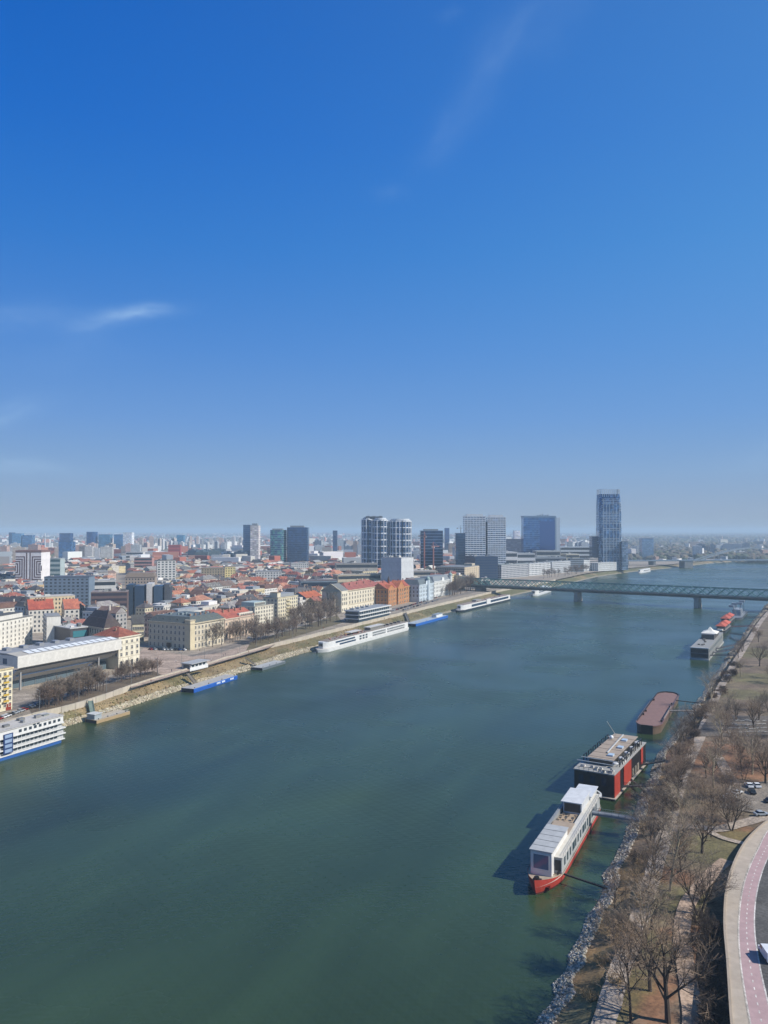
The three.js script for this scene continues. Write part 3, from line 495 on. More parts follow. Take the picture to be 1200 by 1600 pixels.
{ // yellow flats with bay
  const k = corner(434, 973, GROUND, 465, 427.5), t = building('apartment_house', 'tall yellow-cream apartment house with shaded brown end wall facing the park trees', k), h = 23; k.D = 17;
  walls(t, k.L, k.D, h, C('#d6ccb0')); band(t, k.L, k.D, h, 0.6, 0.5, C('#c9bd9c')); new Geo().box(0.3, k.L - 0.3, h + 0.6, h + 0.9, -k.D, 0, C('#8b8a88'), 'B').build('roof', M.roof, t);
  new Geo().box(0.6, 6, h + 0.6, h + 5, -9, -1, C('#d6ccb0'), 'B').box(0.3, 6.3, h + 5, h + 5.5, -9.3, -0.7, C('#93836b')).build('roof_turret', M.plaster, t); new Geo().box(8, k.L - 2, h + 0.9, h + 3.4, -k.D + 2, -3, C('#8e9295'), 'B').build('penthouse', M.roof, t);
  windows(t, 'F', k.L, k.D, Math.max(6, Math.round(k.L / 4)), rowsOf(6, 2.4, 3.5, 1.9), 1.7); windows(t, 'L', k.L, k.D, 4, rowsOf(6, 2.4, 3.5, 1.9), 1.6);
  for (let f = 1; f < 6; f++) new Geo().box(k.L * 0.5 - 3, k.L * 0.5 + 3, 1.7 + f * 3.5, 2.7 + f * 3.5, 0, 1.3, C('#cdbf97')).build('balcony', M.plaster, t);
}
{ // orange-tiled house with blue-grey fire wall
  const k = corner(478, 955, GROUND, 503, 466), t = building('town_villa', 'low house with orange tiled roof and blue-grey blind end wall', k), h = 14.5; k.D = 20;
  walls(t, k.L, k.D, h, C('#b69f8a')); new Geo().quad([-0.06, 0, -k.D], [-0.06, 0, 0], [-0.06, h, 0], [-0.06, h, -k.D], C('#5b6f80')).tri([-0.06, h, -k.D], [-0.06, h, 0], [-0.06, h + 5.2, -k.D / 2], C('#5b6f80')).build('fire_wall', M.plaster, t);
  gableGeo(k.L, k.D, h, 5.6, C('#b0603f'), C('#a9937f')).build('roof', M.tile, t); windows(t, 'F', k.L, k.D, 9, [[2, 2.2], [6, 2.2], [10.2, 2]], 1.5); chimneys(t, seq(4, 4, k.L - 4).map(x => [x, h + 4.4, -9, 2.8])); band(t, k.L, k.D, 9.1, 0.3, 0.2, C('#c4b7a2'), 'string_course');
}
{ // university with portico
  const k = corner(532, 957, GROUND, 597, 503), t = building('university_building', 'cream neoclassical building with columned pediment end and weathered red roof', k), h = 21.5, D = k.D, st = C('#d2c8b2');
  walls(t, k.L, D, h, st); band(t, k.L, D, h, 1, 0.9, C('#beb196')); band(t, k.L, D, 6.4, 0.5, 0.35, C('#beb196'), 'string_course');
  const xr = 15; const rg = hipGeo(k.L - xr, D, h + 1, 7.2, C('#9a5a50'), 0.6, xr, 0); rg.build('roof', M.tile, t);
  new Geo().quad([-0.6, h + 1, 0.6], [xr + 2, h + 1, 0.6], [xr + 2, h + 8.4, -D / 2], [-0.6, h + 8.4, -D / 2], C('#6f706e')).quad([xr + 2, h + 1, -D - 0.6], [-0.6, h + 1, -D - 0.6], [-0.6, h + 8.4, -D / 2], [xr + 2, h + 8.4, -D / 2], C('#6f706e')).build('portico_roof', M.roof, t);
  const ped = new Geo().tri([-0.3, h + 1, -D], [-0.3, h + 1, 0], [-0.3, h + 8, -D / 2], C('#b3a892')).build('pediment', M.plaster, t);
  new Geo().beam([-0.5, h + 1.2, -D - 0.6], [-0.5, h + 8.4, -D / 2], 0.9, 0.8, C('#beb196')).beam([-0.5, h + 1.2, 0.6], [-0.5, h + 8.4, -D / 2], 0.9, 0.8, C('#beb196')).build('moulding', M.plaster, ped);
  for (const z of seq(4, -D + 5, -5)) { const c = new Geo().tube([-0.9, 4, z], [-0.9, h - 1.2, z], 0.95, 0.8, 10, C('#bdb19a')).box(-2, 0, h - 1.4, h - 0.4, z - 1.2, z + 1.2, C('#bdb19a')).box(-2, 0, 3.2, 4, z - 1.2, z + 1.2, C('#bdb19a')).build('column', M.plaster, t); }
  windows(t, 'L', k.L, D, 3, [[6, 3.2], [12, 3.2]], 2, { from: 6, to: D - 6 });
  const rows = [[1.4, 2.4], [7.6, 3], [12.6, 2.6], [17, 2.4]]; windows(t, 'F', k.L, D, 3, rows, 1.8, { from: 0.5, to: 13 }); windows(t, 'F', k.L, D, 13, rows, 1.8, { from: 17, to: k.L - 1 });
  new Geo().box(0.2, 14, 0, h + 0.9, 0, 1.2, C('#d5ccb6'), 'BK').build('end_bay', M.plaster, t); t.children.filter(c => c.name === 'window' && c.rotation.y === 0 && c.position.x < 13.5).forEach(c => c.position.z = 1.21);
  chimneys(t, seq(4, xr + 8, k.L - 8).map(x => [x, h + 4, -D / 2 + 5, 3.4]));
  landmarks.push(['the pedimented university', t]);
}
{ // orange brick school with gables
  const k = corner(605, 947.5, GROUND, 650, 597), t = building('brick_school', 'orange brick building with stepped gables and bright orange roofs', k), h = 19, L = k.L, D = k.D = 22, br = C('#b07a50');
  walls(t, L, D, h, br); band(t, L, D, h, 0.7, 0.5, C('#c39a63')); for (const y of [5, 9.6, 14]) band(t, L, D, y, 0.3, 0.25, C('#c9a673'), 'string_course');
  gableGeo(L, D, h + 0.7, 6.6, C('#a55640'), br).build('roof', M.tile, t);
  for (const [a, b, hh] of [[0, 17, 5.2], [26, 44, 8.5], [L - 14, L - 1, 8]]) { // projecting bays with gables
    const bay = new Geo().box(a, b, -0.3, h + 1, 0, 1.6, br, 'BK').quad([a, h + 1, 1.6], [b, h + 1, 1.6], [b - 3.5, h + hh * 0.55, 1.6], [a + 3.5, h + hh * 0.55, 1.6], br).quad([a + 3.5, h + hh * 0.55, 1.6], [b - 3.5, h + hh * 0.55, 1.6], [(a + b) / 2 + 1, h + hh, 1.6], [(a + b) / 2 - 1, h + hh, 1.6], C('#c07a48')).build('gabled_bay', M.plaster, t);
    new Geo().quad([a - 0.4, h + 0.9, 1.9], [(a + b) / 2, h + hh + 0.3, 1.9], [(a + b) / 2, h + hh + 0.3, -D / 2], [a - 0.4, h + 0.9, -D / 2], C('#bb6a45')).quad([(a + b) / 2, h + hh + 0.3, 1.9], [b + 0.4, h + 0.9, 1.9], [b + 0.4, h + 0.9, -D / 2], [(a + b) / 2, h + hh + 0.3, -D / 2], C('#bb6a45')).build('bay_roof', M.tile, bay);
  }
  const rows = [[1.2, 2.6], [6, 2.6], [10.4, 2.6], [15, 2.4, 'arch']]; windows(t, 'F', L, D, 14, rows, 1.7, { sur: C('#d0b083') }); for (const c of t.children) if (c.name === 'window') { const x = c.position.x; if (x < 17 || (x > 26 && x < 44) || x > L - 14) c.position.z = 1.62; }
  windows(t, 'L', L, D, 5, rows, 1.5, { sur: C('#a7764b') }); chimneys(t, seq(5, 6, L - 6).map(x => [x, h + 5, -12, 4]), C('#6d3b2c'));
  new Geo().tube([22, h + 5, -9], [22, h + 10, -9], 1.6, 1.2, 8, C('#7c4630')).tube([22, h + 10, -9], [22, h + 15, -9], 1.7, 0, 8, C('#4b4440')).build('roof_turret', M.plaster, t);
  landmarks.push(['the orange brick school', t]);
}
function ornate(k, label, wallC, roofC, turretX) {
  const t = building('ornate_palace', label, k), h = 20, L = k.L, D = k.D;
  walls(t, L, D, h, wallC); band(t, L, D, h, 0.9, 0.8, tint(wallC, 1.06)); for (const y of [5.2, 10, 15]) band(t, L, D, y, 0.4, 0.35, tint(wallC, 1.08), 'string_course');
  mansardGeo(L, D, h + 0.9, 6, 4, roofC, tint(roofC, 1.1)).build('roof', M.roof, t);
  const n = Math.max(6, Math.round(L / 5)); windows(t, 'F', L, D, n, [[1.2, 2.8], [6.4, 2.8], [11.2, 2.6], [16.2, 2.2]], 1.7, { sur: tint(wallC, 1.1) }); windows(t, 'L', L, D, 5, [[6.4, 2.8], [11.2, 2.6], [16.2, 2.2]], 1.7, { sur: wallC });
  dormers(t, seq(Math.floor(n / 2), 5, L - 5), h + 1.5, -2, 2, 2.2, roofC, wallC);
  for (const x of turretX) { const u = new Geo().tube([x, 0, 0.3], [x, h + 6, 0.3], 2.6, 2.6, 10, tint(wallC, 1.03)).build('corner_turret', M.plaster, t); const d = new THREE.SphereGeometry(2.9, 12, 8, 0, 2 * Math.PI, 0, Math.PI / 2); const cg = new Float32Array(d.attributes.position.count * 3).map((_, i) => C('#8fa39f')[i % 3]); d.setAttribute('color', new THREE.BufferAttribute(cg, 3)); const dm = mesh('dome', d, M.roof, u); dm.position.set(x, h + 6, 0.3); dm.scale.y = 1.35; new Geo().tube([x, h + 9.6, 0.3], [x, h + 13, 0.3], 0.5, 0.05, 6, C('#8fa39f')).build('finial', M.roof, u); }
  new Geo().quad([L * 0.42, h + 0.9, 0.7], [L * 0.58, h + 0.9, 0.7], [L * 0.55, h + 5, 0.7], [L * 0.45, h + 5, 0.7], tint(wallC, 1.08)).build('gable', M.plaster, t);
  return t;
}
{ const k = corner(655, 941, GROUND, 677, 650); k.D = 24; ornate(k, 'pale blue-white ornate building with dark mansard beside the orange brick school', C('#c0cbd0'), C('#5d676b'), [k.L * 0.6]);
  const k2 = corner(678, 934, GROUND, 704.5, null, QUAY, 24); const t2 = ornate(k2, 'white ornate corner building with domed turret beside the bare trees', C('#d5d5d0'), C('#787e82'), [k2.L - 2.5]); landmarks.push(['the white domed corner building', t2]); }
{ // beige block with shaded blue end
  const k = corner(726, 913, GROUND, 749, 681), t = building('office_block', 'beige block with long shaded blue-grey side behind the bare trees near the bridge', k), h = 27; k.D = Math.min(k.D, 75);
  walls(t, k.L, k.D, h, C('#bfae93')); new Geo().box(1, k.L - 1, h, h + 0.8, -k.D + 1, -1, C('#76797c'), 'B').build('roof', M.roof, t); new Geo().box(k.L - 20, k.L - 5, h, h + 4.5, -20, -6, C('#b3a691'), 'B').build('penthouse', M.plaster, t);
  const g = windows(t, 'L', k.L, k.D, 16, rowsOf(7, 2, 3.5, 2), 2.6, { many: 1 }); g.build('window_rows', M.glassy, t, 'stuff'); windows(t, 'F', k.L, k.D, 7, rowsOf(7, 2, 3.5, 2), 1.9);
}
{ // passenger terminal on the quay
  const k = corner(561, 974, GROUND, 610, 537), t = building('passenger_terminal', 'low modern glass terminal with white floor bands by the moored cruise ship', k), L = k.L, D = k.D = 16;
  for (const [y, o] of [[0.2, 0], [4, 1.2], [7.6, 0.6]]) new Geo().box(0.8, L - 0.8 - o, y, y + 3.2, -D + 0.8, -0.8, C('#33434d')).build('glazing', M.glass, t);
  for (const [y, hh, e] of [[3.4, 0.8, 0.4], [7, 0.8, 1.2], [10.6, 0.9, 0.8]]) new Geo().box(-0.3, L + e, y, y + hh, -D, e, C('#d5d4d0')).build('floor_band', M.paint, t);
  for (let i = 0; i < 15; i++) new Geo().box(1 + i * (L - 2) / 14 - 0.12, 1 + i * (L - 2) / 14 + 0.12, 7.8, 10.6, -0.8, -0.55, C('#c9c9c6')).build('mullion', M.paint, t);
  for (let i = 0; i < 15; i++) new Geo().box(1 + i * (L - 2) / 14 - 0.12, 1 + i * (L - 2) / 14 + 0.12, 4.2, 7, -0.8, -0.55, C('#c9c9c6')).build('mullion', M.paint, t);
  new Geo().box(0.5, L - 0.5, 11.5, 11.7, -D + 0.5, -0.5, C('#8c8f91'), 'B').build('roof', M.roof, t); for (let i = 0; i < 4; i++) new Geo().box(6 + i * 10, 10 + i * 10, 11.7, 13, -D + 3, -D + 7, C('#a2a4a5'), 'B').build('roof_unit', M.metal, t);
  landmarks.push(['the glass terminal', t]);
}
{ // kiosk on the promenade
  const k = corner(298, 1046.5, GROUND, 323, 287), t = building('ticket_kiosk', 'small white flat-roofed kiosk on the promenade above the blue pontoon', k, 'kiosk'), L = k.L, D = k.D = 7;
  new Geo().box(0, L, 0, 3.4, -D, 0, C('#cfcfcb'), 'B').build('wall', M.paint, t); new Geo().box(-0.8, L + 1.5, 3.4, 3.8, -D - 0.8, 1.5, C('#a9aaa8')).build('roof', M.paint, t); for (let i = 0; i < 4; i++) new Geo().box(1 + i * L / 4.4, 1 + i * L / 4.4 + 2.4, 0.9, 2.8, 0, 0.05, C('#3b464c')).build('window', M.glass, t); new Geo().box(-0.06, 0, 0.4, 2.9, -D + 1, -1, C('#46545a')).build('window', M.glass, t);
  const s = single('white_hoarding', 'white low hoarding on the flood wall beside the kiosk', 'hoarding', new Geo().box(0, 17, 0, 2.2, -0.3, 0, C('#dcdbd7')).geometry(), M.paint); const p = G(297, 1049, 8); s.position.set(p.x, 7.9, p.z); s.rotation.y = Math.PI / 2 - QUAY;
}
// ------------------------------------------------------------------ buildings behind the quay that stand out
function stuffWindows(t, L, D, h, o = {}) {          // small windows of a mid-distance building, all of one mesh
  const g = new Geo(), fl = o.floors ?? Math.max(2, Math.floor((h - 1) / 3.3)), st = (h - 0.8) / fl;
  for (const f of ['F', 'L']) { const len = f === 'F' ? L : D, n = Math.max(2, Math.round(len / (o.pitch ?? 3.6))), w = windows(t, f, L, D, n, rowsOf(fl, st * 0.3, st, st * (o.wh ?? 0.5)), (len / n) * (o.ww ?? 0.42), { many: 1, col: o.col }); g.p.push(...w.p); g.n.push(...w.n); g.u.push(...w.u); g.c.push(...w.c); }
  return g.build('window_rows', M.glassy, t, 'stuff');
}
function bandedWindows(t, L, D, h, n, col, inset = 0.35) { const g = new Geo(), st = h / n; for (let i = 0; i < n; i++) { const y = st * (i + 0.35); g.box(0.6, L - 0.6, y, y + st * 0.5, -0.3, 0.06, col, 'KTB').box(-0.06, 0.3, y, y + st * 0.5, -D + 0.6, -0.6, col, 'RTB'); } return g.build('window_rows', M.glassy, t, 'stuff'); }
function roofClutter(t, L, D, y, n, big = 3) { for (let i = 0; i < n; i++) { const s = rr(1, big), x = rr(1, Math.max(1.2, L - s - 1)), z = -rr(1, Math.max(1.2, D - s - 1)); new Geo().box(x, x + s, y, y + rr(0.7, 2.4), z - s * rr(0.6, 1.2), z, vary(pick([C('#a3a19d'), C('#7d7d7d'), C('#c7c3bb'), C('#57595b')]), 0.15), 'B').build('roof_unit', M.roof, t); } }
// front: sighted left edge, right edge and eave line, at an assumed distance; runs along the quay unless told otherwise
function block(name, label, px, py, d, pxR, D, o = {}) {
  const a = o.a ?? QUAY, Y = levelAt(py, d), k = corner(px, py, Math.min(Y, 93), pxR, null, a, D);
  const x0 = (px - 600) / F * d; k.pos = [x0, GROUND, -d]; const zc = d, sa = Math.sin(a), ca = Math.cos(a); k.L = ((pxR - 600) * zc - F * x0) / (F * sa - (pxR - 600) * ca);
  const t = building(name, label, k, o.category); return { t, L: k.L, D, h: Y - GROUND };
}
{ // white offices with grid of windows, left edge behind the gallery
  const k = corner(-40, 977, 29, 51, null, 8 * Math.PI / 180, 16), t = building('office_building', 'white office wing with five rows of small windows behind the gallery roof', k), h = 21;
  walls(t, k.L, k.D, h, C('#d9d4c8')); new Geo().box(-0.3, k.L, h, h + 0.5, -k.D, 0.3, C('#7a7872')).build('cornice', M.plaster, t); new Geo().box(6, k.L - 10, h + 0.5, h + 3.6, -k.D + 3, -2, C('#d5d0c6'), 'B').build('attic_storey', M.plaster, t); new Geo().box(6, k.L - 10, h + 3.6, h + 3.9, -k.D + 3, -2, C('#55534f'), 'B').build('roof', M.roof, t);
  windows(t, 'F', k.L, k.D, 14, rowsOf(6, 2, 3.2, 1.5), 1.3, { sur: C('#c9c4b9') });
  const k2 = corner(73, 966, 28, 95, 52, 60 * Math.PI / 180), t2 = building('office_building', 'tall white office with shaded windowed face and blank sunlit wall beside the orange roof', k2); k2.D = 22; const L2 = Math.min(k2.L, 26);
  walls(t2, L2, k2.D, 22, C('#d3cfc6')); new Geo().box(-0.2, L2 + 0.2, 22, 22.6, -k2.D - 0.2, 0.2, C('#8a8a8a')).build('roof', M.roof, t2); windows(t2, 'L', L2, k2.D, 7, rowsOf(6, 2, 3.2, 1.6), 1.3, { sur: C('#b9b6ae') });
}
{ // long orange tiled roof
  const k = corner(45, 953, 27, 84, null, 60 * Math.PI / 180, 22), t = building('monastery_wing', 'long building with big bright orange tiled roof behind the white offices', k), h = 20, L = k.L;
  walls(t, L, 22, h, C('#cfc8bb')); gableGeo(L, 22, h, 8, C('#ad5540'), C('#d3cbbd')).build('roof', M.tile, t); stuffWindows(t, L, 22, h, { pitch: 3.4 }); chimneys(t, seq(4, 5, L - 5).map(x => [x, h + 5, -9, 4]));
  const k2 = corner(101, 952, 26, 124, null, 60 * Math.PI / 180, 20), t2 = building('monastery_wing', 'gabled wing with lighter orange roof and white gable right of the long orange roof', k2);
  walls(t2, k2.L, 20, 19, C('#cfc8bb')); gableGeo(k2.L, 20, 19, 8, C('#b56a51'), C('#d8d0c4')).build('roof', M.tile, t2); stuffWindows(t2, k2.L, 20, 19);
}
{ // dark mansard palace
  const k = corner(163, 983, 22, 190, 112, 42 * Math.PI / 180), t = building('mansard_palace', 'stone palace with tall dark brown mansard roof behind the gallery', k), h = 15, D = k.D = Math.min(k.D, 34), L = Math.min(k.L, 30);
  walls(t, L, D, h, C('#aea28f')); band(t, L, D, h, 0.6, 0.5, C('#b9ad99')); mansardGeo(L, D, h + 0.6, 6.5, 4, C('#4b3f3d'), C('#50454a')).build('roof', M.tile, t); const u = hipGeo(L - 8, D - 8, h + 7.1, 5, C('#4b4144'), 0, 4, -4); u.build('upper_roof', M.tile, t);
  windows(t, 'L', L, D, 9, [[2, 2.4], [6.4, 2.4], [10.6, 2.6, 'arch']], 1.6); windows(t, 'F', L, D, 7, [[2, 2.4], [6.4, 2.4], [10.6, 2.6, 'arch']], 1.6); dormersEnd(t, seq(4, -D + 4, -4), h + 1.2, 1.8, 2, 2, C('#4b3f3d'), C('#8f867a'));
  const k2 = corner(207, 975, 22, 225, 180, 70 * Math.PI / 180), t2 = building('gabled_house', 'cream house with curled baroque gable and dark roof left of the grey-roofed palace', k2); const L2 = Math.min(k2.L, 20), D2 = Math.min(k2.D, 24);
  walls(t2, L2, D2, 15, C('#d8cba8')); gableGeo(L2, D2, 15, 6, C('#52504c'), C('#d8cba8')).build('roof', M.tile, t2); windows(t2, 'F', L2, D2, 5, [[2, 2.2], [6.2, 2.2], [10.4, 2.2]], 1.4); windows(t2, 'L', L2, D2, 6, [[2, 2.2], [6.2, 2.2], [10.4, 2.2]], 1.4);
  new Geo().quad([-0.5, 15, -D2 * 0.7], [-0.5, 15, -D2 * 0.3], [-0.5, 19, -D2 * 0.38], [-0.5, 19, -D2 * 0.62], C('#ddd2b4')).tri([-0.5, 19, -D2 * 0.62], [-0.5, 19, -D2 * 0.38], [-0.5, 21.4, -D2 / 2], C('#ddd2b4')).build('gable', M.plaster, t2);
}
{ // dark glass rooftop behind the gallery
  const k = corner(110, 986, 20, 140, 76, 40 * Math.PI / 180), t = building('gallery_annex', 'dark boxy annex with teal glass front behind the gallery skylights', k), L = Math.min(k.L, 34), D = Math.min(k.D, 30);
  new Geo().box(0, L, 0, 14.5, -D, 0, C('#4a494c'), 'B').build('wall', M.paint, t); new Geo().box(2, L - 2, 8, 12.6, 0, 0.1, C('#3a7079')).build('glass_wall', M.glass, t); new Geo().box(-0.5, L, 14.5, 15.2, -D, 0.5, C('#b9b8b4')).build('roof', M.roof, t); roofClutter(t, L, D, 15.2, 7);
}
function simple(name, label, px, py, d, pxR, D, wallC, roofC, o = {}) {
  const b = block(name, label, px, py, d, pxR, D, o), { t, L, h } = b;
  walls(t, L, D, h, wallC, { mat: o.wallMat });
  if (o.roof === 'gable') gableGeo(L, D, h, o.rh ?? 5, roofC, wallC).build('roof', M.tile, t); else if (o.roof === 'hip') hipGeo(L, D, h, o.rh ?? 5, roofC).build('roof', M.tile, t); else if (o.roof === 'mansard') mansardGeo(L, D, h, o.rh ?? 4, 3, roofC, tint(roofC, 1.15)).build('roof', M.roof, t); else { new Geo().box(-0.2, L + 0.2, h, h + 0.7, -D - 0.2, 0.2, roofC).build('roof', M.roof, t); roofClutter(t, L, D, h + 0.7, o.clutter ?? 3, 5); }
  if (o.bands) bandedWindows(t, L, D, h, o.bands, o.glass ?? GLASS); else if (!o.blind) stuffWindows(t, L, D, h, o);
  return b;
}
const A = deg => deg * Math.PI / 180;
{ // block with concentric painted stripes
  const d = 1130, w = 40 / F * d, h = levelAt(863, d) - GROUND, t = thing('striped_block', 'tall blank block painted with concentric brown and white stripes', 'building', [...bearing(25, d, GROUND).toArray()], 0); claim(t, w, 30);
  new Geo().box(0, w, -0.5, h, -30, 0, C('#e4dedb'), 'B').build('wall', M.plaster, t); new Geo().box(-0.3, w + 0.3, h, h + 3, -30.3, 0.3, C('#7f625c')).build('parapet', M.plaster, t);
  const dk = C('#5f4646'), e = 1.7, m = w / 2;
  const stripe = (x0, x1, y0, y1) => new Geo().box(x0, x1, y0, y1, 0, 0.12, dk, 'K').build('stripe', M.plaster, t);
  for (let i = 0; i < 6; i++) for (const s of [-1, 1]) {          // nested brackets opening to either edge
    const x = m - 1.7 - i * 3.3, y1 = h - 2.4 - i * 3.4, y0 = h * 0.2 + i * 3.4, X = (a, b) => s < 0 ? [a, b] : [w - b, w - a];
    stripe(...X(x - e, x), i ? y0 : h * 0.12, i ? y1 : h - 0.5); if (i && x - e > 0.4) { stripe(...X(0, x - e), y1 - e, y1); stripe(...X(0, x - e), y0, y0 + e); }
  }
  for (let i = 0; i < 2; i++) new Geo().box(0, w, 1 + i * 3.4, 2.3 + i * 3.4, 0, 0.12, dk, 'K').build('stripe', M.plaster, t);
  landmarks.push(['the striped block', t]);
}
simple('office_block', 'glassy grey-green office slab right of the striped block', 66, 873, 1180, 95, 18, C('#a9b5b3'), C('#9aa09f'), { a: A(88), bands: 6, glass: C('#4b6468') });
simple('office_block', 'long blue-grey office with rows of square windows in the old town', 70, 902, 800, 140, 22, C('#70808f'), C('#515a66'), { a: A(84), pitch: 4.4, ww: 0.5, wh: 0.45 });
simple('long_house', 'long cream building running diagonally behind the orange roof', 48, 934, 690, 118, 16, C('#cbb795'), C('#b5afa5'), { a: A(52), pitch: 3 });
simple('office_block', 'dark brown office block with horizontal window bands above the mansard palace', 143, 926, 760, 200, 24, C('#6a5653'), C('#857873'), { a: A(75), bands: 5, glass: C('#39353f'), clutter: 8 });
{
  const b = simple('dark_block', 'black and navy glass block of stepped wings behind the red roofs', 198, 918, 790, 266, 26, C('#3a424d'), C('#6a6b6c'), { a: A(80), pitch: 3, ww: 0.7, wh: 0.7, clutter: 6 }), { t, L, h } = b;
  for (const [a, c, y, col] of [[0.02, 0.16, 3, '#2f4254'], [0.2, 0.42, 2, '#33475c'], [0.47, 0.6, 4, '#c9c6c0'], [0.64, 0.84, 1.5, '#3f5468'], [0.88, 0.99, 3.4, '#56585b']]) new Geo().box(L * a, L * c, 0, h + y, -20, 2.4, C(col), 'B').build('wing', M.paint, t);
}
simple('white_block', 'white stepped modern block with corner terraces left of the black glass block', 140, 908, 860, 182, 26, C('#cfccc5'), C('#b3b1ac'), { a: A(70), bands: 4 });
simple('apartment_tower', 'white tower block with black window strips and dark flat top', 246, 876, 1120, 275, 16, C('#cfcdc6'), C('#3b3a3c'), { a: A(70), pitch: 5, ww: 0.55, wh: 0.55 });
simple('long_house', 'large building with flat brown roof and row of round dormers behind the black block', 196, 902, 930, 243, 22, C('#a29384'), C('#77695c'), { a: A(80), roof: 'mansard', rh: 5 });
simple('office_block', 'red-striped long office below the far housing slabs', 210, 872, 1500, 238, 18, C('#b5867c'), C('#8e8580'), { a: A(86), bands: 5 });
simple('office_block', 'white office slab with small windows left of the crimson building', 197, 863, 1750, 224, 18, C('#cfccc6'), C('#a7a5a0'), { a: A(86), bands: 5 });
simple('crimson_building', 'crimson cube-shaped building below the far housing slabs', 263, 852, 2050, 282, 40, C('#a5453f'), C('#8b4a45'), { a: A(80), bands: 5, glass: C('#7e3a38') });
simple('office_block', 'brown stone office with square windows in the middle of the old town', 315, 888, 1180, 352, 24, C('#9d8f76'), C('#84796a'), { a: A(78), pitch: 4 });
simple('office_block', 'pale yellow house beside the brown stone office', 352, 886, 1200, 368, 20, C('#cfc08a'), C('#8f806a'), { a: A(70) });
simple('office_block', 'white L-shaped office with rows of dark windows left of the university roofs', 400, 893, 1130, 440, 22, C('#c4c2bd'), C('#8d8d8d'), { a: A(78), pitch: 4 });
simple('office_block', 'white office with long window rows below the blue glass tower', 455, 880, 1380, 482, 20, C('#cac8c2'), C('#9b9b9b'), { a: A(78), pitch: 3.4 });
simple('office_block', 'grey slab with long horizontal window bands behind the university', 525, 881, 1300, 590, 22, C('#a8a297'), C('#8b8781'), { a: A(82), bands: 3 });
simple('office_block', 'low teal-grey office with dark band under red roof behind the university', 470, 908, 990, 527, 26, C('#7f8f98'), C('#6b6261'), { a: A(78), bands: 2, glass: C('#25303c') });
simple('cream_block', 'long cream block with flat roof just behind the university', 528, 899, 1060, 595, 20, C('#bcae93'), C('#a59c8b'), { a: A(66), bands: 3 });
simple('cream_block', 'pale apartment block with balconies behind the orange brick school', 567, 893, 1110, 590, 24, C('#cdbf9e'), C('#8f8a80'), { a: A(45) });
simple('white_block', 'tall blank white-grey concrete block in front of the rounded glass towers', 627, 872, 1060, 646, 34, C('#c2c3c3'), C('#a9aaaa'), { a: A(35), blind: 1, clutter: 8 });
simple('grey_block', 'grey office block joined to the blank white block', 606, 882, 1130, 628, 24, C('#7a7d82'), C('#67696c'), { a: A(75), bands: 5 });
simple('pale_block', 'low pale office with cream top storey right of the blank white block', 646, 893, 1180, 684, 30, C('#b7b0a2'), C('#9b958c'), { a: A(80), bands: 3 });
simple('brown_block', 'low reddish brown warehouse behind the bare trees left of the white towers', 640, 905, 1020, 690, 24, C('#6f6d72'), C('#8e8279'), { a: A(80), bands: 2 });

// ------------------------------------------------------------------ towers
function tower(name, label, pxL, pxR, pyTop, d, depth, turn = 0) { const w = (pxR - pxL) / F * d, t = thing(name, label, 'tower', bearing(pxL, d, GROUND).toArray(), turn); claim(t, w, depth, 8); return { t, w, h: levelAt(pyTop, d) - GROUND }; }
const roundRect = (x0, x1, z0, z1, r, n = 6) => { const p = []; for (const [cx, cz, a] of [[x1 - r, z1 - r, 0], [x1 - r, z0 + r, 1], [x0 + r, z0 + r, 2], [x0 + r, z1 - r, 3]]) for (let i = 0; i <= n; i++) { const th = Math.PI / 2 - (a + i / n) * Math.PI / 2 - 0; p.push([cx + r * Math.cos(th), cz + r * Math.sin(th)]); } return p; };
function floorsMesh(t, outline, h, n, th, col, out, name = 'floor_bands') { const g = new Geo(), cx = outline.reduce((s, p) => s + p[0], 0) / outline.length, cz = outline.reduce((s, p) => s + p[1], 0) / outline.length, o2 = outline.map(([x, z]) => { const l = Math.hypot(x - cx, z - cz); return [x + (x - cx) / l * out, z + (z - cz) / l * out]; }); for (let i = 1; i <= n; i++) g.prism(o2, h * i / n - th, h * i / n, col); return g.build(name, M.paint, t, 'stuff'); }
function posts(t, outline, h, every, w, col, out, y0 = 0) { const g = new Geo(), cx = outline.reduce((s, p) => s + p[0], 0) / outline.length, cz = outline.reduce((s, p) => s + p[1], 0) / outline.length, pts = resample([...outline, outline[0]], every); for (const [x, z] of pts) { const l = Math.hypot(x - cx, z - cz), X = x + (x - cx) / l * out, Z = z + (z - cz) / l * out; g.box(X - w / 2, X + w / 2, y0, h, Z - w / 2, Z + w / 2, col, 'B'); } return g.build('mullions', M.paint, t, 'stuff'); }
function twoTone(t, outline, h, n, cols, mat = M.blue) { const g = new Geo(), m = outline.length; for (let f = 0; f < n; f++) for (let i = 0; i < m; i++) { const a = outline[i], b = outline[(i + 1) % m], l = Math.hypot(b[0] - a[0], b[1] - a[1]), k = Math.max(1, Math.round(l / 5)); for (let q = 0; q < k; q++) { const p0 = [a[0] + (b[0] - a[0]) * q / k, a[1] + (b[1] - a[1]) * q / k], p1 = [a[0] + (b[0] - a[0]) * (q + 1) / k, a[1] + (b[1] - a[1]) * (q + 1) / k]; g.quad([p0[0], h * f / n, p0[1]], [p1[0], h * f / n, p1[1]], [p1[0], h * (f + 1) / n, p1[1]], [p0[0], h * (f + 1) / n, p0[1]], vary(mat === M.blue ? pick(cols).map((v, k) => Math.min(0.9, v * [1.6, 2.0, 2.3][k])) : tint(pick(cols), 1.9), 0.25)); } } g.prism(outline, h - 0.02, h, cols[0], C('#83888c')); return g.build('glass_curtain', mat, t); }
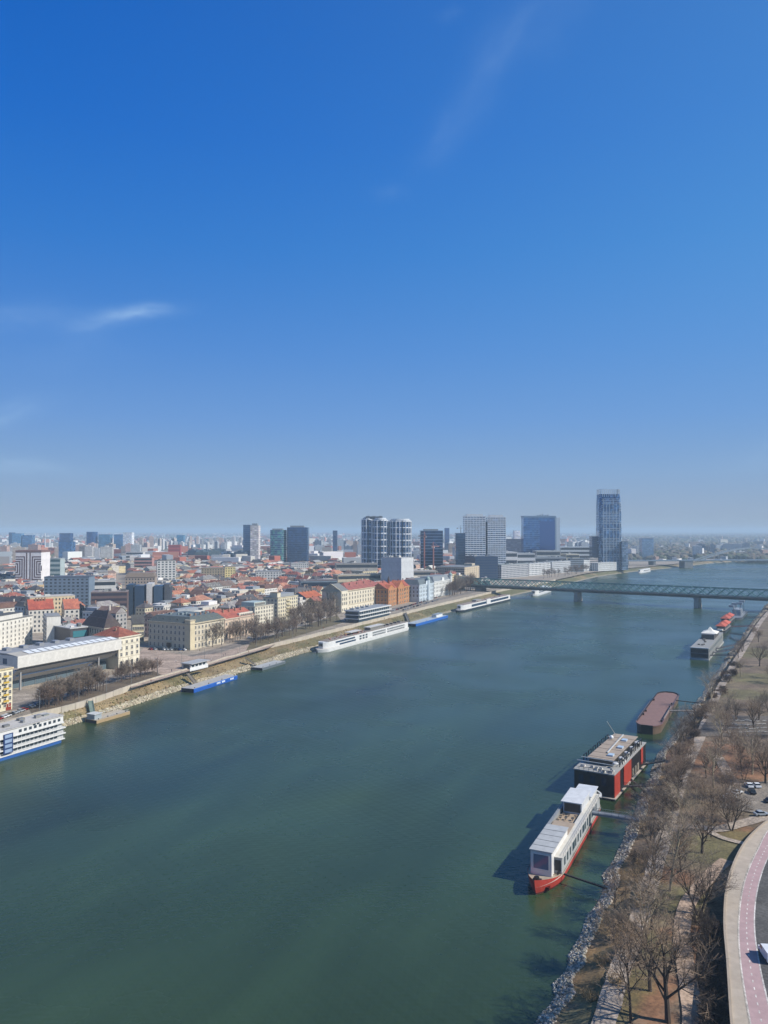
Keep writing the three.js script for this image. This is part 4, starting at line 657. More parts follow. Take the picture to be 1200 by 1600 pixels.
{ // rounded cluster of glass towers with white grid
  const d = 1400, w = 78 / F * d, h = levelAt(811, d) - GROUND, t = thing('rounded_towers', 'cluster of rounded blue glass towers with white grid frames', 'tower', bearing(565, d, GROUND).toArray(), 0); claim(t, w, 40, 8);
  const lobes = [[w * 0.0, w * 0.25, -6, -34, 1.0], [w * 0.215, w * 0.525, 2, -34, 0.985], [w * 0.55, w * 1.0, 2, -40, 0.97]];
  lobes.forEach(([x0, x1, z1, z0, k]) => { const o = roundRect(x0, x1, z0, z1, Math.min(17, (x1 - x0) / 2.05), 7), lobe = new THREE.Group(); lobe.name = 'tower_lobe'; t.add(lobe); twoTone(lobe, o, h * k, 28, [C('#27384a'), C('#31475f'), C('#1f2d3d')]); floorsMesh(lobe, o, h * k, 9, 1.6, C('#e2e5e6'), 0.5); const g = posts(lobe, o, h * k, 6.6, 1.25, C('#e2e5e6'), 0.5); floorsMesh(lobe, o, h * k, 28, 0.5, C('#76818c'), 0.25, 'floor_edges'); for (const [e, y0, y1] of [[1.4, 0, 2], [3.4, 2, 3.8]]) new Geo().prism(roundRect(x0 + e, x1 - e, z0 + e, z1 - e, Math.min(15, (x1 - x0 - 2 * e) / 2.05), 6), h * k + y0, h * k + y1, C('#c9cdd0')).build('crown_ring', M.paint, lobe); });
  new Geo().box(w * 0.08, w * 0.42, h, h + 5, -24, -8, C('#434b54'), 'B').build('plant_room', M.paint, t); for (let i = 0; i < 3; i++) new Geo().box(w * (0.1 + 0.12 * i), w * (0.16 + 0.12 * i), h + 5, h + 6.4, -20, -12, C('#b9bdc0')).build('roof_unit', M.metal, t);
  landmarks.push(['the rounded glass towers', t]);
}
function slabTower(name, label, pxL, pxR, pyTop, d, depth, o) {
  const { t, w, h } = tower(name, label, pxL, pxR, pyTop, d, depth, o.turn ?? 0), out = o.r ? roundRect(0, w, -depth, 0, o.r, 5) : [[0, 0], [w, 0], [w, -depth], [0, -depth]];
  twoTone(t, out, h, o.floors, o.cols, o.mat); if (o.band) floorsMesh(t, out, h, o.floors, h / o.floors * o.band, o.bandC, o.out ?? 0.4); if (o.post) posts(t, out, h, o.post, o.postW ?? 0.5, o.bandC ?? C('#8b98a3'), 0.3);
  if (o.roof) new Geo().box(w * 0.15, w * 0.8, h, h + o.roof, -depth * 0.8, -depth * 0.2, o.roofC ?? C('#8d9499'), 'B').build('plant_room', M.paint, t);
  if (o.mast) new Geo().tube([w * 0.55, h, -depth / 2], [w * 0.55, h + o.mast, -depth / 2], 0.35, 0.1, 5, C('#8c8f92')).build('mast', M.metal, t);
  return { t, w, h, depth };
}
{ // the tallest tower, slightly tapering, with balcony edges and crown of fins
  const d = 1700, w = 35 / F * d, h = levelAt(772, d) - GROUND, t = thing('skyscraper', 'tallest blue glass skyscraper with white crown of fins and balcony edges', 'tower', bearing(937, d, GROUND).toArray(), 0); claim(t, w, w, 8);
  const n = 46, g = new Geo(), b = new Geo(), m = new Geo(), D = 34;
  const shape = k => { const s = 0.955 + 0.05 * Math.sin(Math.PI * Math.min(1, k * 1.02) * 0.9); const e = w * (1 - s) / 2, tp = k > 0.85 ? (k - 0.85) * 14 : 0; return roundRect(e + tp * 0.4, w - e - tp, -D + e, -e, 7, 4); };
  for (let f = 0; f < n; f++) { const o = shape(f / n), o1 = shape((f + 1) / n), N = o.length, y0 = h * f / n, y1 = h * (f + 1) / n; for (let i = 0; i < N; i++) { const a = o[i], c = o[(i + 1) % N], a1 = o1[i], c1 = o1[(i + 1) % N], q = Math.max(1, Math.round(Math.hypot(c[0] - a[0], c[1] - a[1]) / 3.2)); for (let s = 0; s < q; s++) { const L = (p, r, u) => [p[0] + (r[0] - p[0]) * u / q, p[1] + (r[1] - p[1]) * u / q], p0 = L(a, c, s), p1 = L(a, c, s + 1), r0 = L(a1, c1, s), r1 = L(a1, c1, s + 1); g.quad([p0[0], y0, p0[1]], [p1[0], y0, p1[1]], [r1[0], y1, r1[1]], [r0[0], y1, r0[1]], vary(pick([C('#2c4157'), C('#23344a'), C('#3b546c'), C('#54697d')].map(c => c.map((v, k) => v * [1.6, 2.0, 2.3][k]))), 0.3)); } }
    if (f > 0) for (let i = 0; i < N; i++) { const j = hash(i * 13 + 5, Math.floor(f / 2)); if (j < 0.45) { const a = o[i], c = o[(i + 1) % N], cx = w / 2, cz = -D / 2, ex = p => [p[0] + (p[0] - cx) * 0.045, p[1] + (p[1] - cz) * 0.045]; const A2 = ex(a), C2 = ex(c); b.quad([a[0], y0, a[1]], [c[0], y0, c[1]], [C2[0], y0, C2[1]], [A2[0], y0, A2[1]], C('#9aa6b0')).quad([A2[0], y0 - 0.3, A2[1]], [C2[0], y0 - 0.3, C2[1]], [C2[0], y0 + 0.55, C2[1]], [A2[0], y0 + 0.55, A2[1]], C('#b3bec6')); } } }
  g.build('glass_curtain', M.blue, t); b.build('balcony_edges', M.paint, t, 'stuff');
  for (const x of [0.16, 0.3, 0.44, 0.6, 0.74, 0.88]) m.box(w * x - 0.4, w * x + 0.4, 4, h * (0.86 + 0.1 * hash(Math.round(x * 100), 3)), -1.4, 0.55, C('#aab8c4'), 'B'); m.build('vertical_fins', M.paint, t, 'stuff');
  const top = shape(1); for (const [x, z] of resample([...top, top[0]], 4.6)) new Geo().box(x - 0.4, x + 0.4, h - 6, h + 11, z - 0.4, z + 0.4, C('#bcc8d2')).build('crown_fin', M.paint, t);
  for (const y of [3.5, 7, 10.6]) { const gg = new Geo(); for (let i = 0; i < top.length; i++) { const a = top[i], c = top[(i + 1) % top.length]; if (Math.hypot(a[0] - c[0], a[1] - c[1]) > 0.05) gg.beam([a[0], h + y, a[1]], [c[0], h + y, c[1]], 0.5, 0.5, C('#bcc8d2')); } gg.build('crown_rail', M.paint, t); }
  new Geo().prism(top, h - 0.3, h, C('#70808c')).build('roof', M.roof, t);
  landmarks.push(['the skyscraper', t]);
  slabTower('dark_slab', 'dark navy slab standing at the left foot of the skyscraper', 925, 937.5, 838, 1720, 24, { floors: 16, cols: [C('#232f40'), C('#2a384c')], band: 0.2, bandC: C('#384657') });
}
{ // white twin slab with balcony bands
  const { t, w, h } = tower('white_twin_tower', 'wide white apartment tower striped by balcony bands, split in two halves', 726, 790, 806, 1450, 26);
  for (const [a, b, k] of [[0, w * 0.505, 1], [w * 0.565, w, 0.985]]) { const o = [[a, 0], [b, 0], [b, -26], [a, -26]], half = new THREE.Group(); half.name = 'tower_half'; t.add(half); twoTone(half, o, h * k, 31, [C('#4c5b6a'), C('#5f6f7e'), C('#3d4a58')]); const g = new Geo(); for (let f = 1; f <= 31; f++) { const y = h * k * f / 31; g.box(a - 0.7, b + 0.4, y - 1.6, y, -26.5, 1.4, C('#e3e5e6')); } g.build('balcony_bands', M.paint, half, 'stuff'); const e = new Geo(); for (let i = 0; i <= 7; i++) e.box(a + (b - a) * i / 7 - 0.3, a + (b - a) * i / 7 + 0.3, 0, h * k, 0, 1.1, C('#b9c0c6'), 'B'); e.build('balcony_partitions', M.paint, half, 'stuff'); new Geo().box(a + 4, b - 4, h * k, h * k + 3.6, -20, -4, C('#d5d8da'), 'B').build('penthouse', M.paint, half); }
  new Geo().box(w * 0.505, w * 0.565, 0, h * 0.9, -25, -9, C('#54606b')).build('link', M.paint, t); new Geo().box(-4, w + 6, 0, 15, -34, 5, C('#7d8b98'), 'B').build('podium', M.paint, t);
  landmarks.push(['the white twin tower', t]);
}
{ // broad blue glass block with pale right edge
  const { t, w, h } = tower('glass_headquarters', 'broad dark blue glass block with pale vertical edge on the right', 818, 875, 806, 1780, 30), o = [[0, 0], [w * 0.88, 0], [w * 0.88, -30], [0, -30]];
  twoTone(t, o, h - 4, 24, [C('#33506f'), C('#2b4563'), C('#3d5b7a')]); const d2 = new Geo().quad([w * 0.44, 0, 0.15], [w * 0.86, 0, 0.15], [w * 0.86, h * 0.9, 0.15], [w * 0.44, h * 0.9, 0.15], C('#3c5c92')).build('dark_glass_panel', M.blue, t);
  const g = new Geo(); for (let f = 1; f < 24; f++) g.box(0, w * 0.44, h * f / 24 - 0.8, h * f / 24, 0, 0.3, C('#5d7690'), 'K'); g.build('floor_bands', M.paint, t, 'stuff');
  new Geo().box(w * 0.9, w, 0, h - 4, -30, -1, C('#b9c3cb')).build('pale_edge', M.paint, t); new Geo().box(w * 0.86, w * 0.9, 0, h - 3, -30, 0.3, C('#8496a8')).build('corner_fin', M.paint, t); new Geo().box(-0.5, w * 0.89, h - 4, h, -30, 0.6, C('#6d859d')).build('roof_band', M.paint, t);
  for (let i = 0; i < 5; i++) new Geo().box(w * (0.4 + 0.07 * i), w * (0.43 + 0.07 * i), h, h + 2 + i % 3, -16, -10, C('#7b8894'), 'B').build('roof_unit', M.metal, t); new Geo().tube([w * 0.55, h, -12], [w * 0.55, h + 9, -12], 0.4, 0.1, 5, C('#8c8f92')).build('mast', M.metal, t);
  landmarks.push(['the broad blue glass block', t]);
}
slabTower('glass_office', 'dark glass office with horizontal pale bands beside a tower crane', 657, 692, 829, 1500, 34, { floors: 15, cols: [C('#1d2c3e'), C('#26384d')], band: 0.18, bandC: C('#76879a'), roof: 3 });
slabTower('dark_slab', 'narrow dark slab just left of the white twin tower', 712, 727, 833, 1420, 20, { floors: 17, cols: [C('#2b3746'), C('#364454')], band: 0.15, bandC: C('#3b4856') });
slabTower('office_tower', 'tower with dark glass left side and pale banded right side', 380, 391, 820, 1900, 30, { floors: 22, cols: [C('#2f4358'), C('#3a4f63')], band: 0.2, bandC: C('#5d6d7b'), mast: 6 });
slabTower('apartment_tower', 'pale pinkish residential tower joined to the dark glass tower', 391.3, 404, 821, 1895, 28, { floors: 22, cols: [C('#a8a09b'), C('#8c8583'), C('#bdb4ae')], mat: M.paint, band: 0.35, bandC: C('#cbc3bd'), roof: 5 });
slabTower('rounded_glass_tower', 'green-tinted rounded glass tower left of the dark blue tower', 421, 446, 828, 1750, 36, { floors: 21, r: 12, cols: [C('#2f5a58'), C('#27445c'), C('#4c7a6b'), C('#2a3f58')], band: 0.18, bandC: C('#8aa0a2'), roof: 3 });
slabTower('glass_tower', 'dark blue glass tower with mast right of the green rounded tower', 448, 481, 824, 1750, 38, { floors: 23, r: 5, cols: [C('#223349'), C('#2b3f57')], band: 0.14, bandC: C('#4f6479'), mast: 9, roof: 4 });
slabTower('slim_tower', 'slim blue tower alone on the skyline left of the rounded glass towers', 520, 527, 829, 2300, 16, { floors: 18, cols: [C('#39485c'), C('#445468')], band: 0.2, bandC: C('#566577') });
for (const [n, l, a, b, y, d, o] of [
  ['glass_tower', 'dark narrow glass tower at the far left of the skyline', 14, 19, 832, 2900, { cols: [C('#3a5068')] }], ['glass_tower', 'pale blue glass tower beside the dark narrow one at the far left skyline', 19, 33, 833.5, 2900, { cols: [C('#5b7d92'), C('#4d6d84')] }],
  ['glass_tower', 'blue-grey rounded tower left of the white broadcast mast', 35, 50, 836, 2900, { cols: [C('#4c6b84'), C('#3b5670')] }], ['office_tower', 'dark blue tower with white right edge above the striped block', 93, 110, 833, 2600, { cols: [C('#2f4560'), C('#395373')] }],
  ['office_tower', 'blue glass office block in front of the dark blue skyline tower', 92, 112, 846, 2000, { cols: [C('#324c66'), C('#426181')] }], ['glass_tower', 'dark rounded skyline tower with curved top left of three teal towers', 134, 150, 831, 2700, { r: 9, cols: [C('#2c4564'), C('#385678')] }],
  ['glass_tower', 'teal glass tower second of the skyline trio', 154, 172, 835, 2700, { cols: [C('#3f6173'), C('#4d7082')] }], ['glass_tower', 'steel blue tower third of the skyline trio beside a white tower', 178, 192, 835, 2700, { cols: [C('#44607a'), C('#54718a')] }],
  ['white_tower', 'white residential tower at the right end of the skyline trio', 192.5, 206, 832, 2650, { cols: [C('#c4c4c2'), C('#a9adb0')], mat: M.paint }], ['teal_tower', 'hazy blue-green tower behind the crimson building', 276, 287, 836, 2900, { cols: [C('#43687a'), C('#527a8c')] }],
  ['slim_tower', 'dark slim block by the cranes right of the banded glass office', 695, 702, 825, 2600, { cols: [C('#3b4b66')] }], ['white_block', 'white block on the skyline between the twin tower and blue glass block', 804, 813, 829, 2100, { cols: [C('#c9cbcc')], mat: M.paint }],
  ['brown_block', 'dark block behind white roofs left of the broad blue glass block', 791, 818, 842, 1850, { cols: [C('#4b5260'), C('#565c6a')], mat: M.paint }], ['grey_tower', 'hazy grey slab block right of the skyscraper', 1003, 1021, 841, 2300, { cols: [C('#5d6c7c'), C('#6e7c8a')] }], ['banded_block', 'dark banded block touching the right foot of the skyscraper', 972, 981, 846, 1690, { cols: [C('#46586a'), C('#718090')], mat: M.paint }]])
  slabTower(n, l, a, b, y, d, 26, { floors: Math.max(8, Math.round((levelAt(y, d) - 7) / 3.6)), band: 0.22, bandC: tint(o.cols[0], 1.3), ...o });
{ const t = thing('broadcast_mast', 'slender white broadcast mast on the left skyline', 'mast', bearing(70.5, 2900, GROUND).toArray()); new Geo().tube([0, 0, 0], [0, levelAt(833, 2900) - 7, 0], 3.4, 2.2, 8, C('#c9cdd0')).build('shaft', M.paint, t); new Geo().box(-13, 15, 0, levelAt(848, 2900) - 7, -20, 0, C('#b9bdbd'), 'B').build('base_building', M.paint, t); new Geo().tube([0, 62, 0], [0, 66, 0], 5, 5, 8, C('#b4b8ba'), true).build('platform', M.paint, t); }
function crane(label, px, pyBase, pyTop, d, arm, dir, col) { const t = thing('tower_crane', label, 'crane', bearing(px, d, GROUND).toArray(), dir), h = levelAt(pyTop, d) - GROUND; new Geo().box(-1, 1, 0, h, -1, 1, col, 'B').build('mast', M.paint, t); new Geo().box(-arm * 0.3, arm, h - 2.6, h - 1.4, -0.6, 0.6, col).beam([0, h + 6, 0], [arm * 0.8, h - 1.4, 0], 0.35, 0.35, col).beam([0, h + 6, 0], [-arm * 0.28, h - 1.4, 0], 0.35, 0.35, col).build('jib', M.paint, t); new Geo().beam([0, h - 1.4, 0], [0, h + 6, 0], 0.9, 0.9, col).build('apex', M.paint, t); new Geo().box(-arm * 0.3, -arm * 0.2, h - 4.6, h - 2.6, -0.9, 0.9, C('#8b8b88')).build('counterweight', M.paint, t); new Geo().box(0.8, 2.4, h - 4.8, h - 2.6, -0.8, 0.8, C('#c9c9c4')).build('cab', M.paint, t); }
crane('red-brown tower crane in front of the banded dark glass office', 663, 875, 836, 1380, 30, 1.9, C('#8c5347')); crane('hazy grey tower crane on the skyline left of the white twin tower', 720, 840, 824, 2300, 45, 0.3, C('#6d7885')); crane('small reddish crane right of the banded dark glass office', 677, 875, 852, 1360, 16, 0.8, C('#8e5d55'));
// riverside quarter between the bridge and the skyscraper
{
  const R = A(43);
  const low = [
    ['dark_glass_office', 'dark blue curved glass office at the bridge end', 742, 870, 1330, 778, 40, C('#26384e'), C('#39495c'), { bands: 9, glass: C('#1e3350'), a: A(70) }],
    ['riverside_flats', 'grey banded riverside flats right of the dark glass office', 783, 883, 1390, 825, 20, C('#b3b4b6'), C('#77807f'), { pitch: 4.4, ww: 0.66, wh: 0.58, a: R, clutter: 7 }],
    ['riverside_flats', 'white framed riverside flats in the middle of the bank row', 826, 881, 1470, 860, 22, C('#d5d6d5'), C('#9a9fa0'), { pitch: 5, ww: 0.62, wh: 0.6, a: R, clutter: 7 }],
    ['riverside_flats', 'grey-white riverside flats with curved balconies', 862, 878, 1545, 891, 22, C('#c3c6c8'), C('#8b9193'), { pitch: 4, ww: 0.6, wh: 0.56, a: R, clutter: 7 }],
    ['riverside_flats', 'narrow riverside block with dark shaded end wall', 891, 873, 1610, 912, 16, C('#8e979f'), C('#6b747b'), { bands: 7, a: A(80) }],
    ['riverside_flats', 'white balconied riverside block left of the red panels', 907, 876, 1620, 921, 18, C('#d2d4d4'), C('#9a9fa0'), { pitch: 4, ww: 0.55, wh: 0.6, a: R }],
    ['riverside_flats', 'pinkish grey riverside block near the skyscraper foot', 921, 873, 1660, 934, 18, C('#aaa3a0'), C('#8b8a88'), { bands: 6, a: R }],
    ['riverside_flats', 'block with red facade panels below the skyscraper', 937, 870, 1720, 963, 20, C('#8d6764'), C('#66727c'), { bands: 5, a: A(72), glass: C('#9a4a46') }],
    ['riverside_flats', 'white vertical-striped building on the bank right of the red panels', 934, 880, 1640, 981, 18, C('#cfd1d0'), C('#a5a9a9'), { pitch: 4.5, ww: 0.4, wh: 0.75, a: A(46) }],
    ['mall_block', 'large white mall block with rooftop terraces behind the riverside flats', 775, 863, 1560, 808, 40, C('#c9cacb'), C('#a9adb0'), { bands: 3, a: A(80), clutter: 6 }],
    ['mall_block', 'white stepped mall building behind the middle riverside flats', 808, 865, 1600, 836, 40, C('#bdbfc2'), C('#8f979b'), { bands: 3, a: A(80), clutter: 6 }],
    ['mall_block', 'grey low mall roof behind the framed riverside flats', 836, 871, 1620, 885, 40, C('#9da1a5'), C('#7b8489'), { bands: 2, a: A(84), clutter: 8 }],
    ['mall_block', 'cream block rising behind the riverside flats', 884, 866, 1690, 905, 30, C('#cfc7ae'), C('#b3ada0'), { bands: 3, a: A(80) }],
    ['ring_office', 'wide oval white office with ring windows behind the flats', 876, 855, 1800, 935, 50, C('#b4bcc2'), C('#8d979e'), { bands: 5, a: A(86) }],
    ['mall_block', 'long low pale roof under the broad blue glass block', 838, 861, 1700, 875, 34, C('#b6b7b2'), C('#9ea3a4'), { bands: 3, a: A(86) }],
    ['quay_hall', 'low pale hall at the left bridge abutment', 752, 905, 1150, 766, 14, C('#c9c5ba'), C('#b5b2a9'), { bands: 1, a: A(70) }]];
  for (const [n, l, px, py, d, pr, D, w, r, o] of low) simple(n, l, px, py, d, pr, D, w, r, o);
}
// ------------------------------------------------------------------ the truss bridge
{
  const p1 = G(903, 939), p2 = G(1090, 949), dir = p2.clone().sub(p1), span = dir.length(); dir.normalize();
  const turn = Math.atan2(-dir.z, dir.x), t = thing('truss_bridge', 'long green steel lattice truss bridge on stone piers across the river', 'bridge', [p1.x, 0, p1.z], turn);
  // own axes: x along the bridge, z across (towards the viewer +)
  const x0 = -178, x1 = span + 230, yb = 15.2, green = C('#6a9c91'), dk = C('#4f7b74'), W = 6.5;
  new Geo().box(x0, x1, yb - 3.2, yb - 0.4, -W + 1.4, W - 1.4, C('#41565b')).build('box_girder', M.paint, t);
  new Geo().box(x0, x1, yb - 0.4, yb, -W - 3.2, W + 3.2, C('#6f6f6c')).build('deck', M.ground, t);
  for (const s of [1, -1]) {
    new Geo().box(x0, x1, yb - 1.5, yb + 0.5, s * W - 0.45, s * W + 0.45, C('#35585a')).build('lower_chord', M.paint, t);
    new Geo().box(x0, x1, yb + 9.2, yb + 10, s * W - 0.4, s * W + 0.4, dk).build('upper_chord', M.paint, t);
    new Geo().box(x0, x1, yb + 0.9, yb + 1.15, s * (W + 3) - 0.06, s * (W + 3) + 0.06, C('#67817e')).build('railing', M.paint, t);
    const n = Math.round((x1 - x0) / 11), st = (x1 - x0) / n;
    for (let i = 0; i < n; i++) {
      const a = x0 + i * st, b = a + st, z = s * W;
      new Geo().beam([a, yb + 0.4, z], [b, yb + 9.4, z], 0.7, 0.75, green).build('diagonal', M.paint, t); new Geo().beam([a, yb + 9.4, z - s * 0.3], [b, yb + 0.4, z - s * 0.3], 0.7, 0.75, green).build('diagonal', M.paint, t);
    }
  }
  for (let i = 0; i <= 26; i++) { const a = x0 + i * (x1 - x0) / 26; new Geo().box(a - 0.25, a + 0.25, yb + 9.4, yb + 9.9, -W, W, dk).build('cross_beam', M.paint, t); }
  for (const x of [0, span]) { const p = new Geo().prism([[x - 2.6, 10], [x + 2.6, 10], [x + 3.5, 6], [x + 3.5, -8], [x, -11], [x - 3.5, -8], [x - 3.5, 6]], -2, yb - 3.2, C('#aaa498'), C('#b5afa3'), [[x - 2.2, 7.6], [x + 2.2, 7.6], [x + 2.9, 5], [x + 2.9, -6], [x, -8], [x - 2.9, -6], [x - 2.9, 5]]).build('pier', M.stone, t); new Geo().box(x - 3.6, x + 3.6, yb - 4.2, yb - 3.1, -8, 8, C('#a29c90')).build('pier_cap', M.stone, p); }
  new Geo().box(-150, -139, 3, yb - 3.2, -7, 7, C('#8d877c')).build('pier', M.stone, t); new Geo().box(x0 - 26, x0 + 2, 3, yb - 0.4, -10, 10, C('#8a8377')).build('abutment', M.stone, t);
  for (let i = 0; i < 14; i++) { const x = x0 + 14 + i * 34; new Geo().tube([x, yb, W + 2.6], [x, yb + 8, W + 2.6], 0.12, 0.08, 5, C('#5c6a6c')).build('lamp_post', M.metal, t); }
  landmarks.push(['the truss bridge', t]);
}
{ // far arch bridge
  const a = G(1072, 887), dd = 0.42, t = thing('arch_bridge', 'distant hazy road bridge with a low steel arch downstream', 'bridge', [a.x, 0, a.z], 0.12), yb = 17;
  new Geo().box(-190, 520, yb, yb + 2.6, -15, 15, C('#6f7d86')).build('deck', M.paint, t); for (const x of [0, 350, -90, -160]) new Geo().box(x - (x < 0 ? 3 : 11), x + (x < 0 ? 3 : 11), -2, yb, -14, 14, C('#8a8d8c')).build('pier', M.stone, t);
  for (const s of [-1, 1]) { const g = new Geo(); for (let i = 0; i < 24; i++) { const f = k => [30 + 300 * k / 24, yb + 2 + 30 * Math.sin(Math.PI * k / 24), s * (13 - 5 * Math.sin(Math.PI * k / 24))]; g.beam(f(i), f(i + 1), 2.2, 2.4, C('#8e99a0')); } g.build('arch_rib', M.paint, t); for (let i = 2; i < 23; i += 2) { const k = i / 24; new Geo().beam([30 + 300 * k, yb + 2, s * 13], [30 + 300 * k, yb + 2 + 30 * Math.sin(Math.PI * k), s * (13 - 5 * Math.sin(Math.PI * k))], 0.4, 0.4, C('#8e99a0')).build('hanger', M.metal, t); } }
}
// ------------------------------------------------------------------ boats
// own axes: x from the near end (0) to the far end (L), z across, +z to the right of travel
function hullOutline(L, B, bow, stern, n = 8, blunt = 0) { // near end = bow
  const p = []; const h = B / 2, sh = k => blunt + (1 - blunt) * Math.sin(Math.PI / 2 * Math.pow(k, 0.85));
  for (let i = 0; i <= n; i++) p.push([bow * i / n, h * (bow ? sh(i / n) : 1)]);
  for (let i = 0; i <= n; i++) p.push([L - stern + stern * i / n, h * (stern ? 0.35 + 0.65 * Math.cos(Math.PI / 2 * Math.pow(i / n, 1.6)) : 1)]);
  const q = p.slice(bow && !blunt ? 1 : 0).reverse().map(([x, z]) => [x, -z]); return [...p, ...q].filter((v, i, a) => i === 0 || Math.hypot(v[0] - a[i - 1][0], v[1] - a[i - 1][1]) > 0.01);
}
const scaleOut = (o, kx, kz, dx = 0) => o.map(([x, z]) => [x * kx + dx, z * kz]);
function boat(name, label, pxyA, pxyB, category = 'boat', side = 0, zOff = 0) { // near and far end points on the waterline
  const a = G(...pxyA), b = G(...pxyB), d = b.clone().sub(a), L = d.length(), t = thing(name, label, category, [a.x, 0, a.z], Math.atan2(-d.z, d.x)); return { t, L };
}
const at2 = (t, x, z) => { const c = Math.cos(t.rotation.y), s = Math.sin(t.rotation.y); return [t.position.x + x * c + z * s, t.position.z - x * s + z * c]; };
function gangway(label, A3, B3, w, col, rail = true, thick = 0.4) {
  const a = new THREE.Vector3(...A3), b = new THREE.Vector3(...B3), L = Math.hypot(b.x - a.x, b.z - a.z), t = thing('gangway', label, 'gangway', [a.x, a.y, a.z], Math.atan2(-(b.z - a.z), b.x - a.x)), dy = b.y - a.y;
  new Geo().beam([0, 0, 0], [L, dy, 0], w, thick, col).build('walkway', M.deck, t);
  if (rail) for (const s of [-1, 1]) { const g = new Geo(); for (const y of [0.55, 1.1]) g.beam([0, y, s * w / 2], [L, dy + y, s * w / 2], 0.1, 0.1, tint(col, 0.9)); const n = Math.max(2, Math.round(L / 2)); for (let i = 0; i <= n; i++) g.box(L * i / n - 0.05, L * i / n + 0.05, dy * i / n, dy * i / n + 1.1, s * w / 2 - 0.05, s * w / 2 + 0.05, tint(col, 0.9)); g.build('railing', M.metal, t); }
  return t;
}
{ // red and white restaurant ship in the foreground
  const { t, L } = boat('restaurant_ship', 'moored ship with red hull, white upper works and large bow window', [836, 1401], [921, 1261]), B = 9.6, o = hullOutline(L, B, 13, 7, 10);
  const red = C('#bb4237');
  new Geo().prism(scaleOut(o, 0.965, 0.9, 1.6), -1, 0.5, C('#5a1d1a'), null, scaleOut(o, 0.98, 0.95, 0.9)).prism(scaleOut(o, 0.98, 0.95, 0.9), 0.5, 2.2, red, C('#a89a86'), o).build('hull', M.paint, t);
  new Geo().prism(scaleOut(o, 1, 1.005), 2.2, 2.45, C('#cfcac0'), null).build('rubbing_strake', M.paint, t);
  const bw = hullOutline(13, B, 13, 0, 10); const bul = new Geo(); for (let i = 0; i < 10; i++) for (const s of [1, -1]) { const a = bw[i], b = bw[i + 1], k0 = 2.2 * (1 - i / 10) ** 1.4, k1 = 2.2 * (1 - (i + 1) / 10) ** 1.4; bul.quad([a[0], 2.2, s * a[1]], [b[0], 2.2, s * b[1]], [b[0] - k1 * 0.3, 2.25 + k1, s * b[1]], [a[0] - k0 * 0.3, 2.25 + k0, s * a[1]], red); } bul.build('bulwark', M.paint, t);
  const wh = C('#dad8d4'), gr = C('#8f9294');
  // bow cabin with large window facing the bow
  new Geo().box(8, 27, 2.2, 8.6, -3.3, 2.4, wh, 'B').build('bow_cabin', M.paint, t); new Geo().box(7.6, 27.3, 8.6, 8.85, -3.6, 2.7, C('#a8a9a8')).build('cabin_roof', M.roof, t);
  new Geo().box(7.9, 8, 3.9, 7.7, -2.5, 1.6, C('#5f6f80')).build('bow_window', M.glass, t);
  for (const [a, b] of [[-2.65, -2.5], [1.6, 1.75]]) new Geo().box(7.82, 8, 3.7, 7.9, a, b, C('#e0ded9')).build('window_frame', M.paint, t); new Geo().box(7.82, 8, 7.7, 7.9, -2.5, 1.6, C('#e0ded9')).build('window_frame', M.paint, t); new Geo().box(7.82, 8, 3.7, 3.9, -2.5, 1.6, C('#e0ded9')).build('window_frame', M.paint, t);
  new Geo().box(27, 36, 2.2, 6.8, -3.3, 2.4, wh, 'B').box(27, 36, 6.8, 7, -3.5, 2.6, C('#a08e7a')).build('deck_house', M.deck, t);
  // long side gallery with windows on the bank side
  new Geo().box(11, L - 5, 2.3, 6.4, 2.4, 4.4, C('#aeb0b0'), 'B').build('side_gallery', M.paint, t); new Geo().box(10.8, L - 5, 6.4, 6.6, 2.2, 4.7, C('#c6c1b6')).build('gallery_roof', M.roof, t);
  for (let i = 0; i < 14; i++) { const x = 14 + i * (L - 23) / 14; new Geo().box(x, x + (i % 4 === 3 ? 2.8 : 1.4), 3.4, 5.6, 4.4, 4.46, C('#38434b')).build('window', M.glass, t); }
  new Geo().box(10.9, 11, 3, 5.8, 2.6, 4.2, C('#2b2d2e')).build('doorway', M.paint, t);
  new Geo().box(12, L - 8, 2.3, 7.2, -4.6, -3.9, C('#8b8d8e'), 'B').build('side_screen', M.paint, t);
  // open mid deck with tables
  new Geo().box(36, 47, 2.2, 5.6, -3.6, 2.4, C('#9c9c99'), 'B').box(36, 47, 5.6, 5.75, -3.8, 2.4, C('#a5917a')).build('sun_deck', M.deck, t);
  for (let i = 0; i < 9; i++) { const x = 37.5 + (i % 3) * 3.2 + rr(-0.5, 0.5), z = -2.8 + Math.floor(i / 3) * 1.9 + rr(-0.3, 0.3); const q = new THREE.Group(); new Geo().box(x - 0.5, x + 0.5, 6.4, 6.48, z - 0.4, z + 0.4, C('#4c4540')).box(x - 0.06, x + 0.06, 5.75, 6.4, z - 0.06, z + 0.06, C('#3c3835')).build('deck_table', M.deck, t); }
  // raised wheelhouse part at the stern
  new Geo().box(47, 59, 2.2, 9.4, -3.4, 2.4, C('#bfc2c5'), 'B').build('rear_cabin', M.paint, t); new Geo().box(45.6, 59.6, 9.4, 9.7, -3.8, 2.8, C('#c7c8c8')).build('rear_roof', M.roof, t); new Geo().box(46.9, 47, 6.3, 9, -3, 2, C('#2a3238')).build('wheelhouse_window', M.glass, t);
  new Geo().box(59, L - 1.5, 2.2, 7.6, -3, 2.8, C('#c3c5c7'), 'B').box(59, L - 1, 7.6, 7.8, -3.3, 3.2, C('#cbcccc')).build('stern_cabin', M.paint, t);
